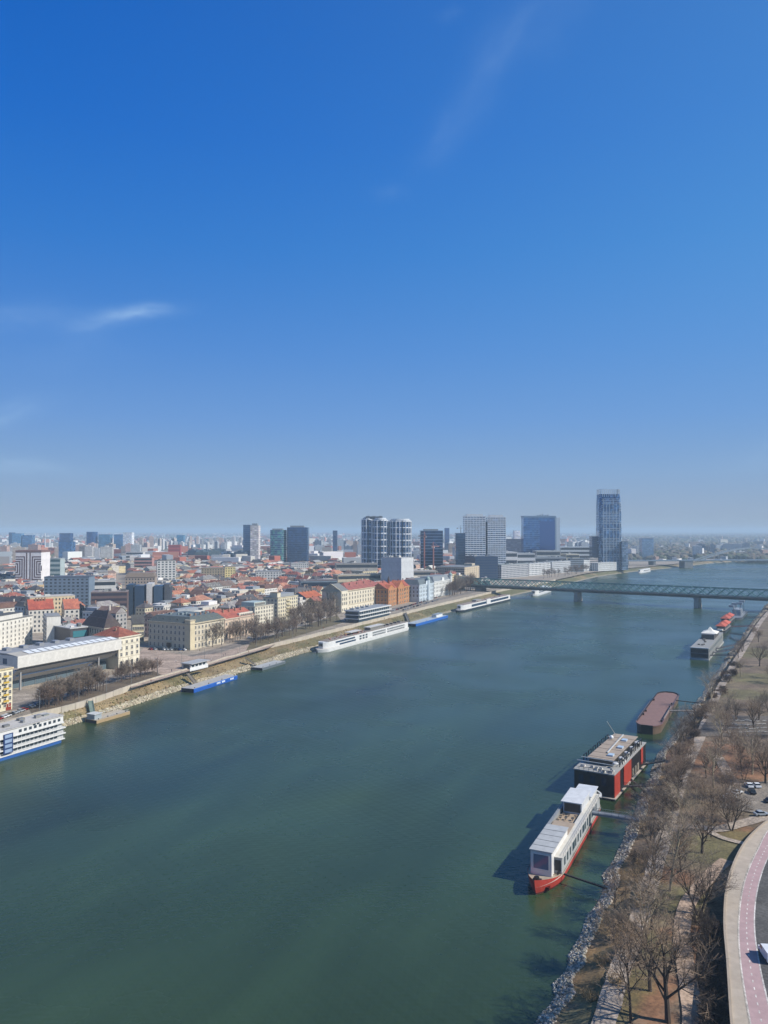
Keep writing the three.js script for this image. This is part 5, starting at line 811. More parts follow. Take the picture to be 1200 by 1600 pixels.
  const rim = new Geo(); for (let i = 0; i < o.length; i++) { const a = o[i], b = o[(i + 1) % o.length]; if (a[0] > L - 16 && b[0] > L - 16) rim.beam([a[0], 6.2, a[1] * 1.02], [b[0], 6.2, b[1] * 1.02], 0.5, 0.35, C('#c9c9c6')); } rim.build('stern_rim', M.paint, t);
  for (let i = 0; i < 4; i++) new Geo().box(11 + i * 4, 11.12 + i * 4, 8.85, 8.95, -3.6, 2.7, C('#8d8e8d')).build('roof_seam', M.roof, t);
  for (const z of [-4.5, 4.6]) { const g = new Geo(); g.box(12, L - 6, 7.4, 7.48, z - 0.04, z + 0.04, C('#8b8d8e')); for (let i = 0; i < 22; i++) g.box(12 + i * (L - 18) / 22, 12.08 + i * (L - 18) / 22, z > 0 ? 6.6 : 7, 7.48, z - 0.04, z + 0.04, C('#8b8d8e')); g.build('railing', M.metal, t); }
  new Geo().tube([4, 2.3, -0.6], [4, 3.4, -0.6], 0.7, 0.7, 10, C('#26282a'), true).box(3.2, 4.8, 2.3, 2.8, -1.6, 0.6, C('#33363a')).build('anchor_winch', M.metal, t);
  for (let i = 0; i < 5; i++) new Geo().tube([10 + i * 0.8, 2.4, 3.6 + 0.12 * i], [10 + i * 0.8, 3.1, 3.6 + 0.12 * i], 0.28, 0.24, 6, C('#3a3b3c'), true).build('bollard', M.metal, t);
  new Geo().box(3.2, 4.6, 0.7, 1.5, 1.6, 2.9, C('#5a1d1a')).build('anchor', M.metal, t);
  landmarks.push(['the red-hulled ship', t]);
  const e1 = at2(t, 50, 5), w1 = G(999, 1284, PARK), e2 = at2(t, 11, 5), w2 = G(948, 1382, 3.2);
  const gw = gangway('broad grey covered gangway from the red-hulled ship to the park', [e1[0], 6, e1[1]], [w1.x, PARK + 0.6, w1.z], 2.6, C('#82868a'), true, 0.7);
  gangway('thin dark mooring boom from the red-hulled ship bow to the stones', [e2[0], 2.4, e2[1]], [w2.x, 2.2, w2.z], 0.5, C('#33312f'), false, 0.4);
}
{ // black and red club ship
  const { t, L } = boat('club_ship', 'box-shaped club ship with black front, red side panels and rooftop terrace', [928, 1245], [981, 1190]), B = 14.2, h = 8.6;
  new Geo().box(-1, L + 1, -0.8, 0.7, -B / 2 - 0.5, B / 2 + 0.5, C('#3a3431'), 'B').box(-1.2, L + 1.2, 0.55, 0.8, -B / 2 - 0.8, B / 2 + 0.8, C('#b5aa9c')).build('pontoon_hull', M.paint, t);
  new Geo().box(0, L, 0.8, h, -B / 2, B / 2, C('#1d1a1a'), 'B').build('hull_box', M.paint, t);
  for (const z of [-4.6, -0.4, 3.6]) new Geo().box(-0.06, 0, 4.6, 7.2, z - 0.9, z + 0.9, C('#2f3843')).build('window', M.glass, t);
  for (const [a, b, c] of [[0, 7.5, 0], [13, 24, 0], [L - 9, L - 5.5, 1.2]]) new Geo().box(a, b, 0.9 + c, h + 0.2, B / 2 + 0.02, B / 2 + 0.25, vary(C('#a23a2a'), 0.08)).build('red_panel', M.paint, t);
  for (let i = 0; i < 3; i++) new Geo().box(26 + i * 4, 28.4 + i * 4, 1.4, 4, B / 2, B / 2 + 0.2, C('#8f8679')).build('lower_window', M.paint, t);
  new Geo().box(-0.3, L, h, h + 0.35, -B / 2 - 0.3, B / 2 + 0.3, C('#9d9a94')).build('roof_deck', M.deck, t);
  new Geo().box(9, L - 3, h + 0.35, h + 2.6, -4.2, 4.2, C('#3b3836'), 'B').build('roof_house', M.paint, t); new Geo().box(8.2, L - 2.6, h + 2.6, h + 2.85, -4.7, 4.7, C('#9f8f7e')).build('house_roof', M.deck, t);
  for (let i = 0; i < 6; i++) new Geo().box(10 + i * 6, 10.15 + i * 6, h + 2.85, h + 2.93, -4.7, 4.7, C('#6e6257')).build('roof_joint', M.deck, t);
  new Geo().tube([16, h + 3.1, 0.4], [L - 4, h + 3.1, -0.8], 0.3, 0.3, 6, C('#c9c6be')).build('roof_pipe', M.metal, t);
  new Geo().beam([2.2, h + 2.9, -B / 2 + 0.4], [2.2, h + 2.9, B / 2 - 0.6], 0.25, 0.25, C('#cfcdc7')).beam([7, h + 2.9, -B / 2 + 0.4], [7, h + 2.9, B / 2 - 0.6], 0.25, 0.25, C('#cfcdc7')).build('pergola_beam', M.metal, t);
  for (const s of [-1, 1]) for (let i = 0; i < 6; i++) { const x = 10 + i * 6, z = s * (B / 2 - 0.5); new Geo().beam([x, h + 0.3, z], [x, h + 2.8, z], 0.28, 0.28, C('#23262b')).beam([x + 3.6, h + 0.3, z], [x + 3.6, h + 2.8, z], 0.28, 0.28, C('#23262b')).beam([x, h + 2.8, z], [x + 3.6, h + 2.8, z], 0.28, 0.28, C('#23262b')).beam([x, h + 1.5, z], [x + 3.6, h + 1.5, z], 0.12, 0.12, C('#23262b')).build('pergola_frame', M.metal, t); }
  for (let i = 0; i < 26; i++) { const front = i < 12, x = front ? rr(0.8, 4.6) : rr(9, L - 6), z = front ? rr(-6, 6) : pick([-1, 1]) * rr(5, 6.4); new Geo().box(x - 0.7, x + 0.7, h + 0.35, h + 0.8, z - 0.5, z + 0.5, vary(C('#c9c4bc'), 0.15)).box(x - 0.7, x - 0.5, h + 0.8, h + 1.3, z - 0.5, z + 0.5, vary(C('#bdb8b0'), 0.15)).build('lounge_seat', M.plaster, t); }
  for (let i = 0; i < 18; i++) { const x = rr(1, L - 2), z = pick([-1, 1]) * rr(4.9, 6.6), s = rr(0.3, 0.9); new Geo().box(x - s, x + s, h + 0.35, h + rr(0.9, 2.1), z - s * 0.6, z + s * 0.6, vary(pick([C('#8f8d89'), C('#4d4f52'), C('#b9b6b0'), C('#6d6a66')]), 0.2), 'B').build('deck_locker', M.plaster, t); }
  for (const [x, z] of [[14, 2.4], [26, 2.8], [37, 1.6]]) new Geo().box(x - 1.3, x + 1.3, h + 2.85, h + 3.4, z - 1, z + 1, C('#a9b8c4')).build('roof_light', M.glass, t);
  const rail = new Geo(); for (let i = 0; i <= 8; i++) { const z = -B / 2 + B * i / 8; rail.box(-0.1, 0, h + 0.35, h + 1.4, z - 0.06, z + 0.06, C('#4b4b4b')); } rail.box(-0.1, 0, h + 1.3, h + 1.42, -B / 2, B / 2, C('#4b4b4b')); rail.build('railing', M.metal, t);
  for (let i = 0; i < 5; i++) { const s = new THREE.SphereGeometry(1.1, 10, 6, 0, 2 * Math.PI, 0, Math.PI / 2); s.setAttribute('color', new THREE.BufferAttribute(new Float32Array(s.attributes.position.count * 3).fill(0.62), 3)); const m = mesh('parasol', s, M.plaster, t); m.position.set(8 + i * 8, h + 1.9, 5.6); m.scale.y = 0.5; }
  new Geo().beam([L - 6, h + 2.8, -3], [L - 9, h + 9, -6], 0.18, 0.18, C('#b8b8b4')).build('flag_mast', M.metal, t); const dish = new THREE.SphereGeometry(0.8, 10, 8); dish.setAttribute('color', new THREE.BufferAttribute(new Float32Array(dish.attributes.position.count * 3).fill(0.75), 3)); mesh('radar_dome', dish, M.paint, t).position.set(L - 12, h + 3.6, -3.4);
  landmarks.push(['the black and red club ship', t]);
  for (const [x, wp, l] of [[10, [1034, 1228], 'near'], [40, [1040, 1190], 'far']]) { const e = at2(t, x, B / 2 + 0.6), w = G(wp[0], wp[1], PARK); gangway(`dark railed gangway at the ${l} end of the black and red club ship`, [e[0], 2.2, e[1]], [w.x, PARK + 0.4, w.z], 2, C('#4b4a47')); }
  const e = at2(t, 24, B / 2), w = G(1012, 1240, 2.5); gangway('low mooring strut between the club ship gangways', [e[0], 1, e[1]], [w.x, 2, w.z], 0.5, C('#3c3a37'), false);
}
{ // rust-brown flat barge
  const { t, L } = boat('cargo_barge', 'empty rust-brown flat barge with rounded ends moored off the stones', [1011, 1147], [1046, 1092]), B = 11.5, o = hullOutline(L, B, 7, 9, 8, 0.45);
  new Geo().prism(scaleOut(o, 0.99, 0.93, 0.4), -1, 3.6, C('#6e5a4a'), null, o).build('hull', M.paint, t); new Geo().prism(scaleOut(o, 0.985, 0.95, 0.4), 3.55, 3.62, C('#6d5049'), C('#80625a')).build('cargo_deck', M.deck, t);
  const r = new Geo(); for (let i = 0; i < o.length; i++) { const a = o[i], b = o[(i + 1) % o.length]; r.beam([a[0], 3.8, a[1]], [b[0], 3.8, b[1]], 0.5, 0.6, a[0] > L - 12 ? C('#2c2422') : C('#76584e')); } r.build('gunwale', M.paint, t);
  new Geo().box(-0.3, 0.4, 0, 4.1, -2.6, 2.6, C('#231d1b')).build('bow_plate', M.paint, t); new Geo().box(16, 44, 3.6, 4.7, B / 2 - 0.5, B / 2 - 0.1, C('#a1948a')).build('side_screen', M.paint, t);
  for (const [x, s] of [[12, 1], [30, -1], [44, 1], [52, 1], [22, -1], [58, -1]]) new Geo().tube([x, 3.6, s * (B / 2 - 0.9)], [x, 4.6, s * (B / 2 - 0.9)], 0.4, 0.45, 7, C('#3a2b27'), true).build('bollard', M.metal, t);
  for (const s of [-1, 1]) { const g = new Geo(); for (let i = 0; i < 9; i++) g.box(10 + i * 5, 10.1 + i * 5, 3.8, 4.9, s * (B / 2 - 0.15) - 0.05, s * (B / 2 - 0.15) + 0.05, C('#8d7469')); g.box(10, 50, 4.8, 4.9, s * (B / 2 - 0.15) - 0.05, s * (B / 2 - 0.15) + 0.05, C('#8d7469')); g.build('railing', M.metal, t); }
  landmarks.push(['the rust-brown barge', t]);
  for (const [x, wp, l, w] of [[36, [1098, 1112], 'pale broad gangway from the rust-brown barge to the park', 2.6], [62, [1105, 1101], 'thin dark boom beyond the pale gangway of the rust-brown barge', 0.6]]) { const e = at2(t, x, B / 2), q = G(wp[0], wp[1], PARK); gangway(l, [e[0], 4, e[1]], [q.x, PARK + 0.4, q.z], w, w > 1 ? C('#8b847a') : C('#45423f'), w > 1); }
}
{ // grey houseboat with white tent
  const { t, L } = boat('houseboat', 'grey two-storey houseboat with white pointed tent on its roof', [1093, 1031], [1118, 1003]), B = 12.5, h = 8.5;
  new Geo().box(-1, L, -0.6, 0.9, -B / 2 - 0.3, B / 2 + 0.3, C('#b5b3ae'), 'B').build('pontoon_hull', M.paint, t); new Geo().box(0, L - 3, 0.9, h, -B / 2, B / 2, C('#8b8b87'), 'B').build('hull_box', M.paint, t);
  for (const [y, hh] of [[1.4, 2.9], [5, 2.8]]) new Geo().box(-0.08, 0, y, y + hh, -B / 2 + 0.4, B / 2 - 0.4, C('#252a2e')).build('front_glazing', M.glass, t); new Geo().box(-1.2, 0.2, h, h + 0.5, -B / 2 - 0.4, B / 2 + 0.4, C('#c9c9c6')).build('front_canopy', M.paint, t); new Geo().box(-1, 0, 4.4, 4.8, -B / 2, B / 2, C('#4c4f52')).build('balcony', M.paint, t);
  for (let i = 0; i < 12; i++) new Geo().box(4 + i * (L - 12) / 12, 6.6 + i * (L - 12) / 12, 5.2, 7.4, B / 2, B / 2 + 0.06, C('#5a6064')).build('window', M.glass, t);
  new Geo().box(0, L - 3, h, h + 0.3, -B / 2, B / 2, C('#8d8c88')).build('roof_deck', M.deck, t); for (let i = 0; i < 8; i++) { const x = rr(4, L * 0.5), z = rr(-4, 4); new Geo().box(x - 1, x + 1, h + 0.3, h + 1.1, z - 0.8, z + 0.8, vary(C('#6a6661'), 0.3)).build('deck_furniture', M.plaster, t); }
  new Geo().box(L * 0.48, L * 0.8, h + 0.3, h + 4, -4.6, 4.6, C('#4e4a48'), 'B').build('roof_house', M.paint, t); const x = L * 0.64; const tent = new Geo(); const q = [[x - 9, -6], [x + 9, -6], [x + 9, 6], [x - 9, 6]], m = [[x - 3, -2], [x + 3, -2], [x + 3, 2], [x - 3, 2]]; for (let i = 0; i < 4; i++) { const a = q[i], b = q[(i + 1) % 4], c = m[(i + 1) % 4], d = m[i]; tent.quad([b[0], h + 4, b[1]], [a[0], h + 4, a[1]], [d[0], h + 5.8, d[1]], [c[0], h + 5.8, c[1]], C('#dcd8cd')).tri([c[0], h + 5.8, c[1]], [d[0], h + 5.8, d[1]], [x, h + 8.6, 0], C('#dcd8cd')); } tent.build('tent', M.plaster, t);
  landmarks.push(['the grey houseboat', t]);
  for (const [xx, wp, l] of [[8, [1150, 1024], 'near'], [22, [1158, 1013], 'middle'], [44, [1170, 1003], 'far']]) { const e = at2(t, xx, B / 2), w = G(wp[0], wp[1], PARK); gangway(`dark gangway at the ${l} end of the grey houseboat`, [e[0], 2.4, e[1]], [w.x, PARK, w.z], 1.8, C('#57555a')); }
}
for (const [lab, a, b, roofC] of [['dark boat with orange canopy roof just beyond the grey houseboat', [1124, 991], [1136, 981], C('#b05440')], ['second orange-roofed boat with white bow beyond the first', [1131, 978], [1142, 969], C('#a8503f')]]) {
  const { t, L } = boat('canopy_boat', lab, a, b), B = 9, o = hullOutline(L, B, 8, 6, 6); new Geo().prism(scaleOut(o, 0.97, 0.93, 1), -0.6, 3, C('#2f3338'), C('#8d8880'), o).build('hull', M.paint, t); new Geo().box(10, L - 8, 3, 6.4, -3.6, 3.6, C('#6f6a66'), 'B').build('cabin', M.paint, t); for (let i = 0; i < 6; i++) new Geo().box(12 + i * (L - 24) / 6, 14 + i * (L - 24) / 6, 4, 5.6, 3.6, 3.66, C('#2d3338')).build('window', M.glass, t); const rf = hipGeo(L * 0.34, 8, 6.6, 2.4, roofC, 0.4, L * 0.12, 4); rf.build('canopy', M.plaster, t); hipGeo(L * 0.36, 8, 6.6, 2.4, tint(roofC, 1.15), 0.4, L * 0.54, 4).build('canopy', M.plaster, t); new Geo().box(2, 9, 3, 4.2, -2.2, 2.2, C('#cfcac2'), 'B').build('foredeck_cover', M.paint, t);
}
{ const e = G(1142, 981, 2), w = G(1186, 978, PARK); gangway('reddish gangway from the orange-roofed boats to the bank', [e.x, 3, e.z], [w.x, PARK, w.z], 2.2, C('#7c5551')); const e2 = G(1140, 990, 2), w2 = G(1164, 993, PARK); gangway('short dark gangway below the reddish one', [e2.x, 2, e2.z], [w2.x, PARK, w2.z], 1.6, C('#4c4d52')); }
{ // lattice of grey steel superstructure
  const { t, L } = boat('work_vessel', 'grey steel work vessel with tangled lattice gear below the truss bridge', [1147, 969], [1158, 958]), B = 14; new Geo().prism(hullOutline(L, B, 8, 4, 6), -0.6, 2.6, C('#4c5258'), C('#7d8287')).build('hull', M.paint, t); new Geo().box(L * 0.3, L * 0.6, 2.6, 9, -4, 4, C('#9aa0a6'), 'B').build('deck_house', M.paint, t); new Geo().box(L * 0.62, L * 0.8, 2.6, 7, -4.6, 3, C('#7a828a'), 'B').build('deck_house', M.paint, t);
  for (let i = 0; i < 16; i++) { const x = rr(4, L - 4), z = rr(-5, 5), h = rr(8, 17); new Geo().beam([x, 2.6, z], [x + rr(-7, 7), h, z + rr(-4, 4)], 0.4, 0.4, C('#8b9198')).build('lattice_strut', M.metal, t); } for (let i = 0; i < 4; i++) { const x = L * (0.2 + 0.18 * i), z = i % 2 ? 3 : -4; new Geo().box(x - 2, x + 2, 12 + i % 2 * 2, 14.4 + i % 2 * 2, z - 2.5, z + 2.5, C('#a3a8ad')).build('upper_platform', M.metal, t); }
  for (const [a, b, l] of [[[1164, 957], [1202, 957], 'upper'], [[1162, 966], [1196, 965], 'lower']]) { const e = G(a[0], a[1], 3), w = G(b[0], b[1], PARK); gangway(`dark ${l} gangway from the grey work vessel`, [e.x, 3.4, e.z], [w.x, PARK, w.z], 2, C('#5c6066')); }
}
// left bank
{ // white hotel ship at the left edge
  const b = G(101, 1159), a = G(-95, 1219), d = b.clone().sub(a), L = d.length(), t = thing('hotel_ship', 'tall white hotel ship with blue waterline stripe cut by the left edge', 'ship', [a.x, 0, a.z], Math.atan2(-d.z, d.x)), B = 13;
  const z0 = -B, wh = C('#d8d6d2'), blue = C('#2d5b9c');
  new Geo().prism([[0, 0], [L - 2, 0], [L, -2], [L, -B + 2], [L - 2, -B], [0, -B]], -0.8, 1.4, blue, wh).build('hull', M.paint, t);
  new Geo().box(0, L, 1.4, 1.8, -B, 0.25, wh).build('rubbing_strake', M.paint, t);
  for (let f = 0; f < 3; f++) {
    const y = 1.8 + f * 2.45, top = f === 2 ? L - 1 : L; new Geo().box(0, top, y, y + 1.95, -B + 0.6, -0.9, C('#c2c2c0'), 'B').build('deck_wall', M.paint, t); new Geo().box(-0.2, top + 0.4, y + 1.95, y + 2.45, -B, 0.25, wh).build('deck_edge', M.paint, t);
    for (let i = 0; i < 26; i++) new Geo().box(2 + i * (L - 5) / 26, 3.7 + i * (L - 5) / 26, y + 0.45, y + 1.7, -0.9, -0.84, C('#3a444c')).build('window', M.glass, t);
    const r = new Geo(); r.box(0, top, y + 0.75, y + 0.85, 0.1, 0.16, C('#b9bbbb')); for (let i = 0; i < 30; i++) r.box(i * top / 30, i * top / 30 + 0.08, y, y + 0.85, 0.1, 0.16, C('#b9bbbb')); r.build('railing', M.metal, t);
  }
  new Geo().box(L - 46, L - 1, 9.15, 11.9, -B + 1, 0.1, wh, 'B').build('upper_house', M.paint, t); const dr = new Geo(); for (let i = 0; i < 24; i++) dr.box(L - 45 + i * 1.9, L - 44.92 + i * 1.9, 12.15, 13.1, 0.2, 0.28, C('#b9bbbb')); dr.box(L - 45, L - 1, 13, 13.1, 0.2, 0.28, C('#b9bbbb')).build('roof_railing', M.metal, t); for (let i = 0; i < 7; i++) { const x = L - rr(6, 42), z = -rr(2, B - 3); new Geo().box(x, x + rr(1, 3), 12.1, 12.1 + rr(0.6, 1.6), z - rr(1, 2), z, vary(C('#8f8d88'), 0.25)).build('roof_locker', M.metal, t); }
  for (let i = 0; i < 9; i++) new Geo().box(L - 24 + i * 2.5, L - 22.6 + i * 2.5, 9.8, 11.0, 0.1, 0.16, C('#333c44')).build('window', M.glass, t); for (let i = 0; i < 2; i++) new Geo().box(L - 17 + i * 2, L - 15.6 + i * 2, 11.1, 11.7, 0.1, 0.16, C('#333c44')).build('window', M.glass, t);
  new Geo().box(L - 46, L - 0.6, 11.9, 12.15, -B + 0.6, 0.4, C('#b9b3aa')).build('upper_roof', M.deck, t); new Geo().box(0, L - 46, 9.15, 11.1, -B + 1.4, -0.8, C('#66696b'), 'B').build('bar_deck', M.paint, t); for (let i = 0; i < 12; i++) new Geo().box(1 + i * (L - 48) / 12, 1 + i * (L - 48) / 12 + 0.3, 9.15, 11.1, -0.8, -0.6, wh).build('post', M.paint, t); new Geo().box(-0.5, L - 45, 11.1, 11.4, -B + 0.8, 0.2, C('#a9a8a4')).build('bar_roof', M.deck, t);
  const bn = new Geo().box(L - 31.5, L - 27, 2.4, 10.6, 0.26, 0.5, C('#2c3f6b')).build('banner', M.paint, t); for (let i = 0; i < 4; i++) new Geo().box(L - 30.9, L - 27.6, 2.9 + i * 2, 4.2 + i * 2, 0.5, 0.56, C('#8ea2bd')).build('banner_letter', M.paint, bn);
  new Geo().box(L - 38, L - 33, 12.1, 13.3, -9, -5, C('#6f7173')).build('roof_unit', M.metal, t); new Geo().tube([L - 35, 12.1, -4], [L - 35, 15, -4], 0.9, 0.8, 8, wh, true).build('funnel', M.paint, t); for (const [x0, y0, x1, y1] of [[L - 46, 1.8, L - 42, 6], [L - 42, 6, L - 38, 11]]) new Geo().beam([x0, y0, 0.35], [x1, y1, 0.35], 0.9, 0.25, C('#77736c')).build('outside_stair', M.metal, t);
  landmarks.push(['the white hotel ship', t]);
}
function pontoon(label, A2, B2, B, hgt, hullC, deckC, o = {}) {
  const { t, L } = boat('pontoon', label, A2, B2, 'pontoon'); new Geo().prism([[0, 0], [L, 0], [L, -B], [0, -B]], -0.6, hgt, hullC, deckC).build('hull', M.paint, t); new Geo().box(-0.06, 0, 0, hgt - 0.2, -B + 0.4, -0.4, C('#1f2c3c')).build('end_plate', M.paint, t);
  if (o.stripe) new Geo().box(0.4, L - 0.4, hgt - 0.5, hgt + 0.02, 0, 0.06, o.stripe).build('stripe', M.paint, t);
  if (o.rail) { const g = new Geo(); for (const z of [-0.2, -B + 0.2]) { g.box(0.5, L - 0.5, hgt + 1, hgt + 1.1, z - 0.04, z + 0.04, o.rail); for (let i = 0; i <= L / 2; i++) g.box(0.5 + i * 2, 0.6 + i * 2, hgt, hgt + 1.1, z - 0.04, z + 0.04, o.rail); } g.build('railing', M.metal, t); }
  for (let i = 0; i < 4; i++) new Geo().tube([2 + i * (L - 4) / 3, hgt, -0.9], [2 + i * (L - 4) / 3, hgt + 0.6, -0.9], 0.25, 0.3, 6, C('#55585b'), true).build('bollard', M.metal, t);
  if (o.marks) for (const x of o.marks) new Geo().box(L * x, L * x + 1.1, hgt * 0.35, hgt * 0.8, 0, 0.07, C('#c9d3e0')).build('lettering', M.paint, t);
  return { t, L };
}
{
  const p1 = pontoon('sandy beige landing pontoon with white railing below the gallery', [151, 1131], [203, 1116], 8, 1.6, C('#a58e6c'), C('#b9ab94'), { rail: C('#d0cfca') });
  new Geo().box(0.5, 5, 1.6, 4, -7, -2, C('#9aa3a8'), 'B').build('shelter', M.paint, p1.t); new Geo().box(0.2, 5.4, 4, 4.2, -7.4, -1.6, C('#c9c9c4')).build('shelter_roof', M.paint, p1.t);
  const p2 = pontoon('bright blue landing pontoon with white markings below the kiosk', [303, 1083], [371, 1061], 9, 2.4, C('#1f56a8'), C('#b0aba2'), { marks: [0.5, 0.53, 0.56, 0.62, 0.645, 0.67, 0.82, 0.85, 0.88], stripe: C('#2f6bbf') });
  const p3 = pontoon('small grey landing pontoon with pale deck right of the blue one', [410, 1048], [446, 1037], 9, 1.8, C('#5d666b'), C('#b3b2ab'), { rail: C('#b5b5b0') });
  const p4 = pontoon('long blue barge with pale deck moored past the white cruise ship', [650, 979], [700, 965], 11, 2.6, C('#2260b0'), C('#a9b2b5'), {}); new Geo().box(p4.L * 0.7, p4.L * 0.9, 2.6, 5.4, -8, -3, C('#d5d7d6'), 'B').build('wheelhouse', M.paint, p4.t); new Geo().box(p4.L * 0.69, p4.L * 0.91, 5.4, 5.7, -8.4, -2.6, C('#8f979b')).build('wheelhouse_roof', M.paint, p4.t);
  for (const [t, x, B, px, py, l, c] of [[p1.t, 5, 8, 141, 1096, 'green-grey stepped gangway from the beige pontoon up the bank', C('#6b7a70')], [p2.t, 14, 9, 293, 1053, 'dark sloping gangway from the blue pontoon to the kiosk', C('#6f675c')], [p3.t, 6, 9, 383, 1028, 'dark sloping gangway from the small grey pontoon up the bank', C('#6f675c')], [p4.t, 8, 11, 632, 956, 'dark gangway from the long blue barge up the grass', C('#6a6862')]]) { const e = at2(t, x, -B), w = G(px, py, 7.2); gangway(l, [e[0], 2, e[1]], [w.x, 7.4, w.z], 2.4, c); }
}
function cruiser(label, A2, B2, wide, o) {
  const { t, L } = boat('cruise_ship', label, A2, B2, 'ship'), wh = C('#dcdbd8'); const out = hullOutline(L, wide, 9, 4, 8).map(([x, z]) => [x, z - wide / 2]);
  new Geo().prism(out.map(([x, z]) => [x * 0.985 + 1, z * 0.96 - 0.2]), -0.8, 2.2, o.hull, null, out).prism(out, 2.2, 2.7, wh, C('#b0a698')).build('hull', M.paint, t);
  new Geo().prism(hullOutline(L - 6.5, wide - 1.2, 7, 3, 7, 0.35).map(([x, z]) => [x + 5, z - wide / 2 - 0]), 2.7, 7.6, wh, wh).build('superstructure', M.paint, t); new Geo().box(9, L - 3, 7.6, 7.9, -wide + 1.4, -1.2, o.deck).build('sun_deck', M.deck, t);
  if (o.bands) { for (const [a, b, y, h] of o.bands) new Geo().box(L * a, L * b, y, y + h, -0.62, -0.52, C('#2b3d52')).build('window_band', M.glass, t); }
  if (o.cabins) for (const [a, b, n, ys] of o.cabins) for (const y of ys) for (let i = 0; i < n; i++) { const x = L * a + (L * (b - a)) * i / n; new Geo().box(x, x + L * (b - a) / n * 0.66, y, y + 1.4, -0.62, -0.52, C('#3b444b')).build('window', M.glass, t); }
  new Geo().box(4.9, 5.02, 4.2, 6.4, -wide / 2 - 1.7, -wide / 2 + 1.7, C('#39434b')).build('bow_window', M.glass, t); new Geo().tube([2, 2.7, -wide / 2], [2, 5.6, -wide / 2], 0.12, 0.06, 5, C('#c9c9c6')).build('flagstaff', M.metal, t); const r = new Geo(); r.box(6, L - 3, 8.8, 8.9, -0.4, -0.3, C('#c5c5c2')); for (let i = 0; i < L / 3; i++) r.box(6 + i * 3, 6.1 + i * 3, 7.9, 8.9, -0.4, -0.3, C('#c5c5c2')); r.build('railing', M.metal, t);
  return { t, L, wide };
}
{
  const c = cruiser('long white river cruise ship with brown sun deck and canopies', [506, 1021], [641, 984], 11.5, { hull: C('#d5d4d1'), deck: C('#86796d'), bands: [[0.12, 0.32, 5.4, 1.3], [0.16, 0.33, 3.2, 1.3]], cabins: [[0.37, 0.47, 3, [3.1, 5.2]], [0.52, 0.68, 11, [3.1, 5.2]], [0.7, 0.93, 15, [3.1, 5.2]]] }), { t, L } = c;
  new Geo().box(L * 0.3, L * 0.42, 10, 10.25, -9, -2.6, C('#cfc9bf')).build('canopy', M.paint, t); for (const x of [0.3, 0.36, 0.42]) for (const z of [-8.8, -2.8]) new Geo().box(L * x - 0.1, L * x + 0.1, 7.9, 10, z - 0.1, z + 0.1, C('#8d8d8a')).build('canopy_post', M.metal, t);
  new Geo().box(L * 0.52, L * 0.68, 7.9, 10.4, -8.6, -2.8, C('#7d7a75'), 'B').box(L * 0.51, L * 0.69, 10.4, 10.7, -9, -2.4, C('#cbc6bd')).build('wheelhouse', M.paint, t);
  for (let i = 0; i < 30; i++) { const x = L * rr(0.1, 0.48), z = -rr(2, 9.4); new Geo().box(x - 0.6, x + 0.6, 7.9, 8.6, z - 0.4, z + 0.4, vary(C('#8c5d50'), 0.3)).build('deck_chair', M.plaster, t); } for (let i = 0; i < 8; i++) { const x = L * rr(0.12, 0.3); new Geo().tube([x, 7.9, -rr(2, 9)], [x, 10.8, -rr(2, 9)], 0.08, 0.05, 4, C('#cfcfca')).build('deck_pole', M.metal, t); }
  for (let i = 0; i < 5; i++) new Geo().box(L * (0.72 + 0.05 * i), L * (0.72 + 0.05 * i) + 2, 7.9, 9.2, -8, -5, vary(C('#6d6c69'), 0.2), 'B').build('deck_locker', M.metal, t);
  landmarks.push(['the long white cruise ship', t]);
  const c2 = cruiser('second white river cruise ship with wide blue window band near the bridge', [722, 957], [799, 938], 11.5, { hull: C('#26303c'), deck: C('#8b7a70'), bands: [[0.18, 0.47, 3.6, 2.8], [0.55, 0.94, 3.6, 2.8]] }); new Geo().box(c2.L * 0.46, c2.L * 0.54, 2.7, 8.8, -0.5, 0.1, C('#dcdbd8')).build('white_arch', M.paint, c2.t); new Geo().box(c2.L * 0.3, c2.L * 0.4, 7.9, 10, -8.6, -3, C('#97928b'), 'B').build('wheelhouse', M.paint, c2.t); for (let i = 0; i < 12; i++) { const x = c2.L * rr(0.1, 0.9), z = -rr(2, 9.4); new Geo().box(x - 0.7, x + 0.7, 7.9, 8.7, z - 0.5, z + 0.5, vary(C('#7d5c50'), 0.3)).build('deck_chair', M.plaster, c2.t); }
  const c3 = cruiser('small white excursion boat moored under the left end of the truss bridge', [838, 932], [862, 924], 10, { hull: C('#c9cccd'), deck: C('#a9aeb0'), bands: [[0.2, 0.9, 3.6, 1.4], [0.2, 0.9, 5.8, 1.2]] }); new Geo().box(c3.L * 0.3, c3.L * 0.8, 7.9, 10.2, -8, -2, C('#d0d3d4'), 'B').build('upper_cabin', M.paint, c3.t);
  const c4 = cruiser('tiny white boat by the sandy bank downstream of the bridge', [1001, 896], [1017, 893], 8, { hull: C('#c9cccd'), deck: C('#c0c4c5'), bands: [[0.3, 0.9, 3.6, 1.4]] });
}
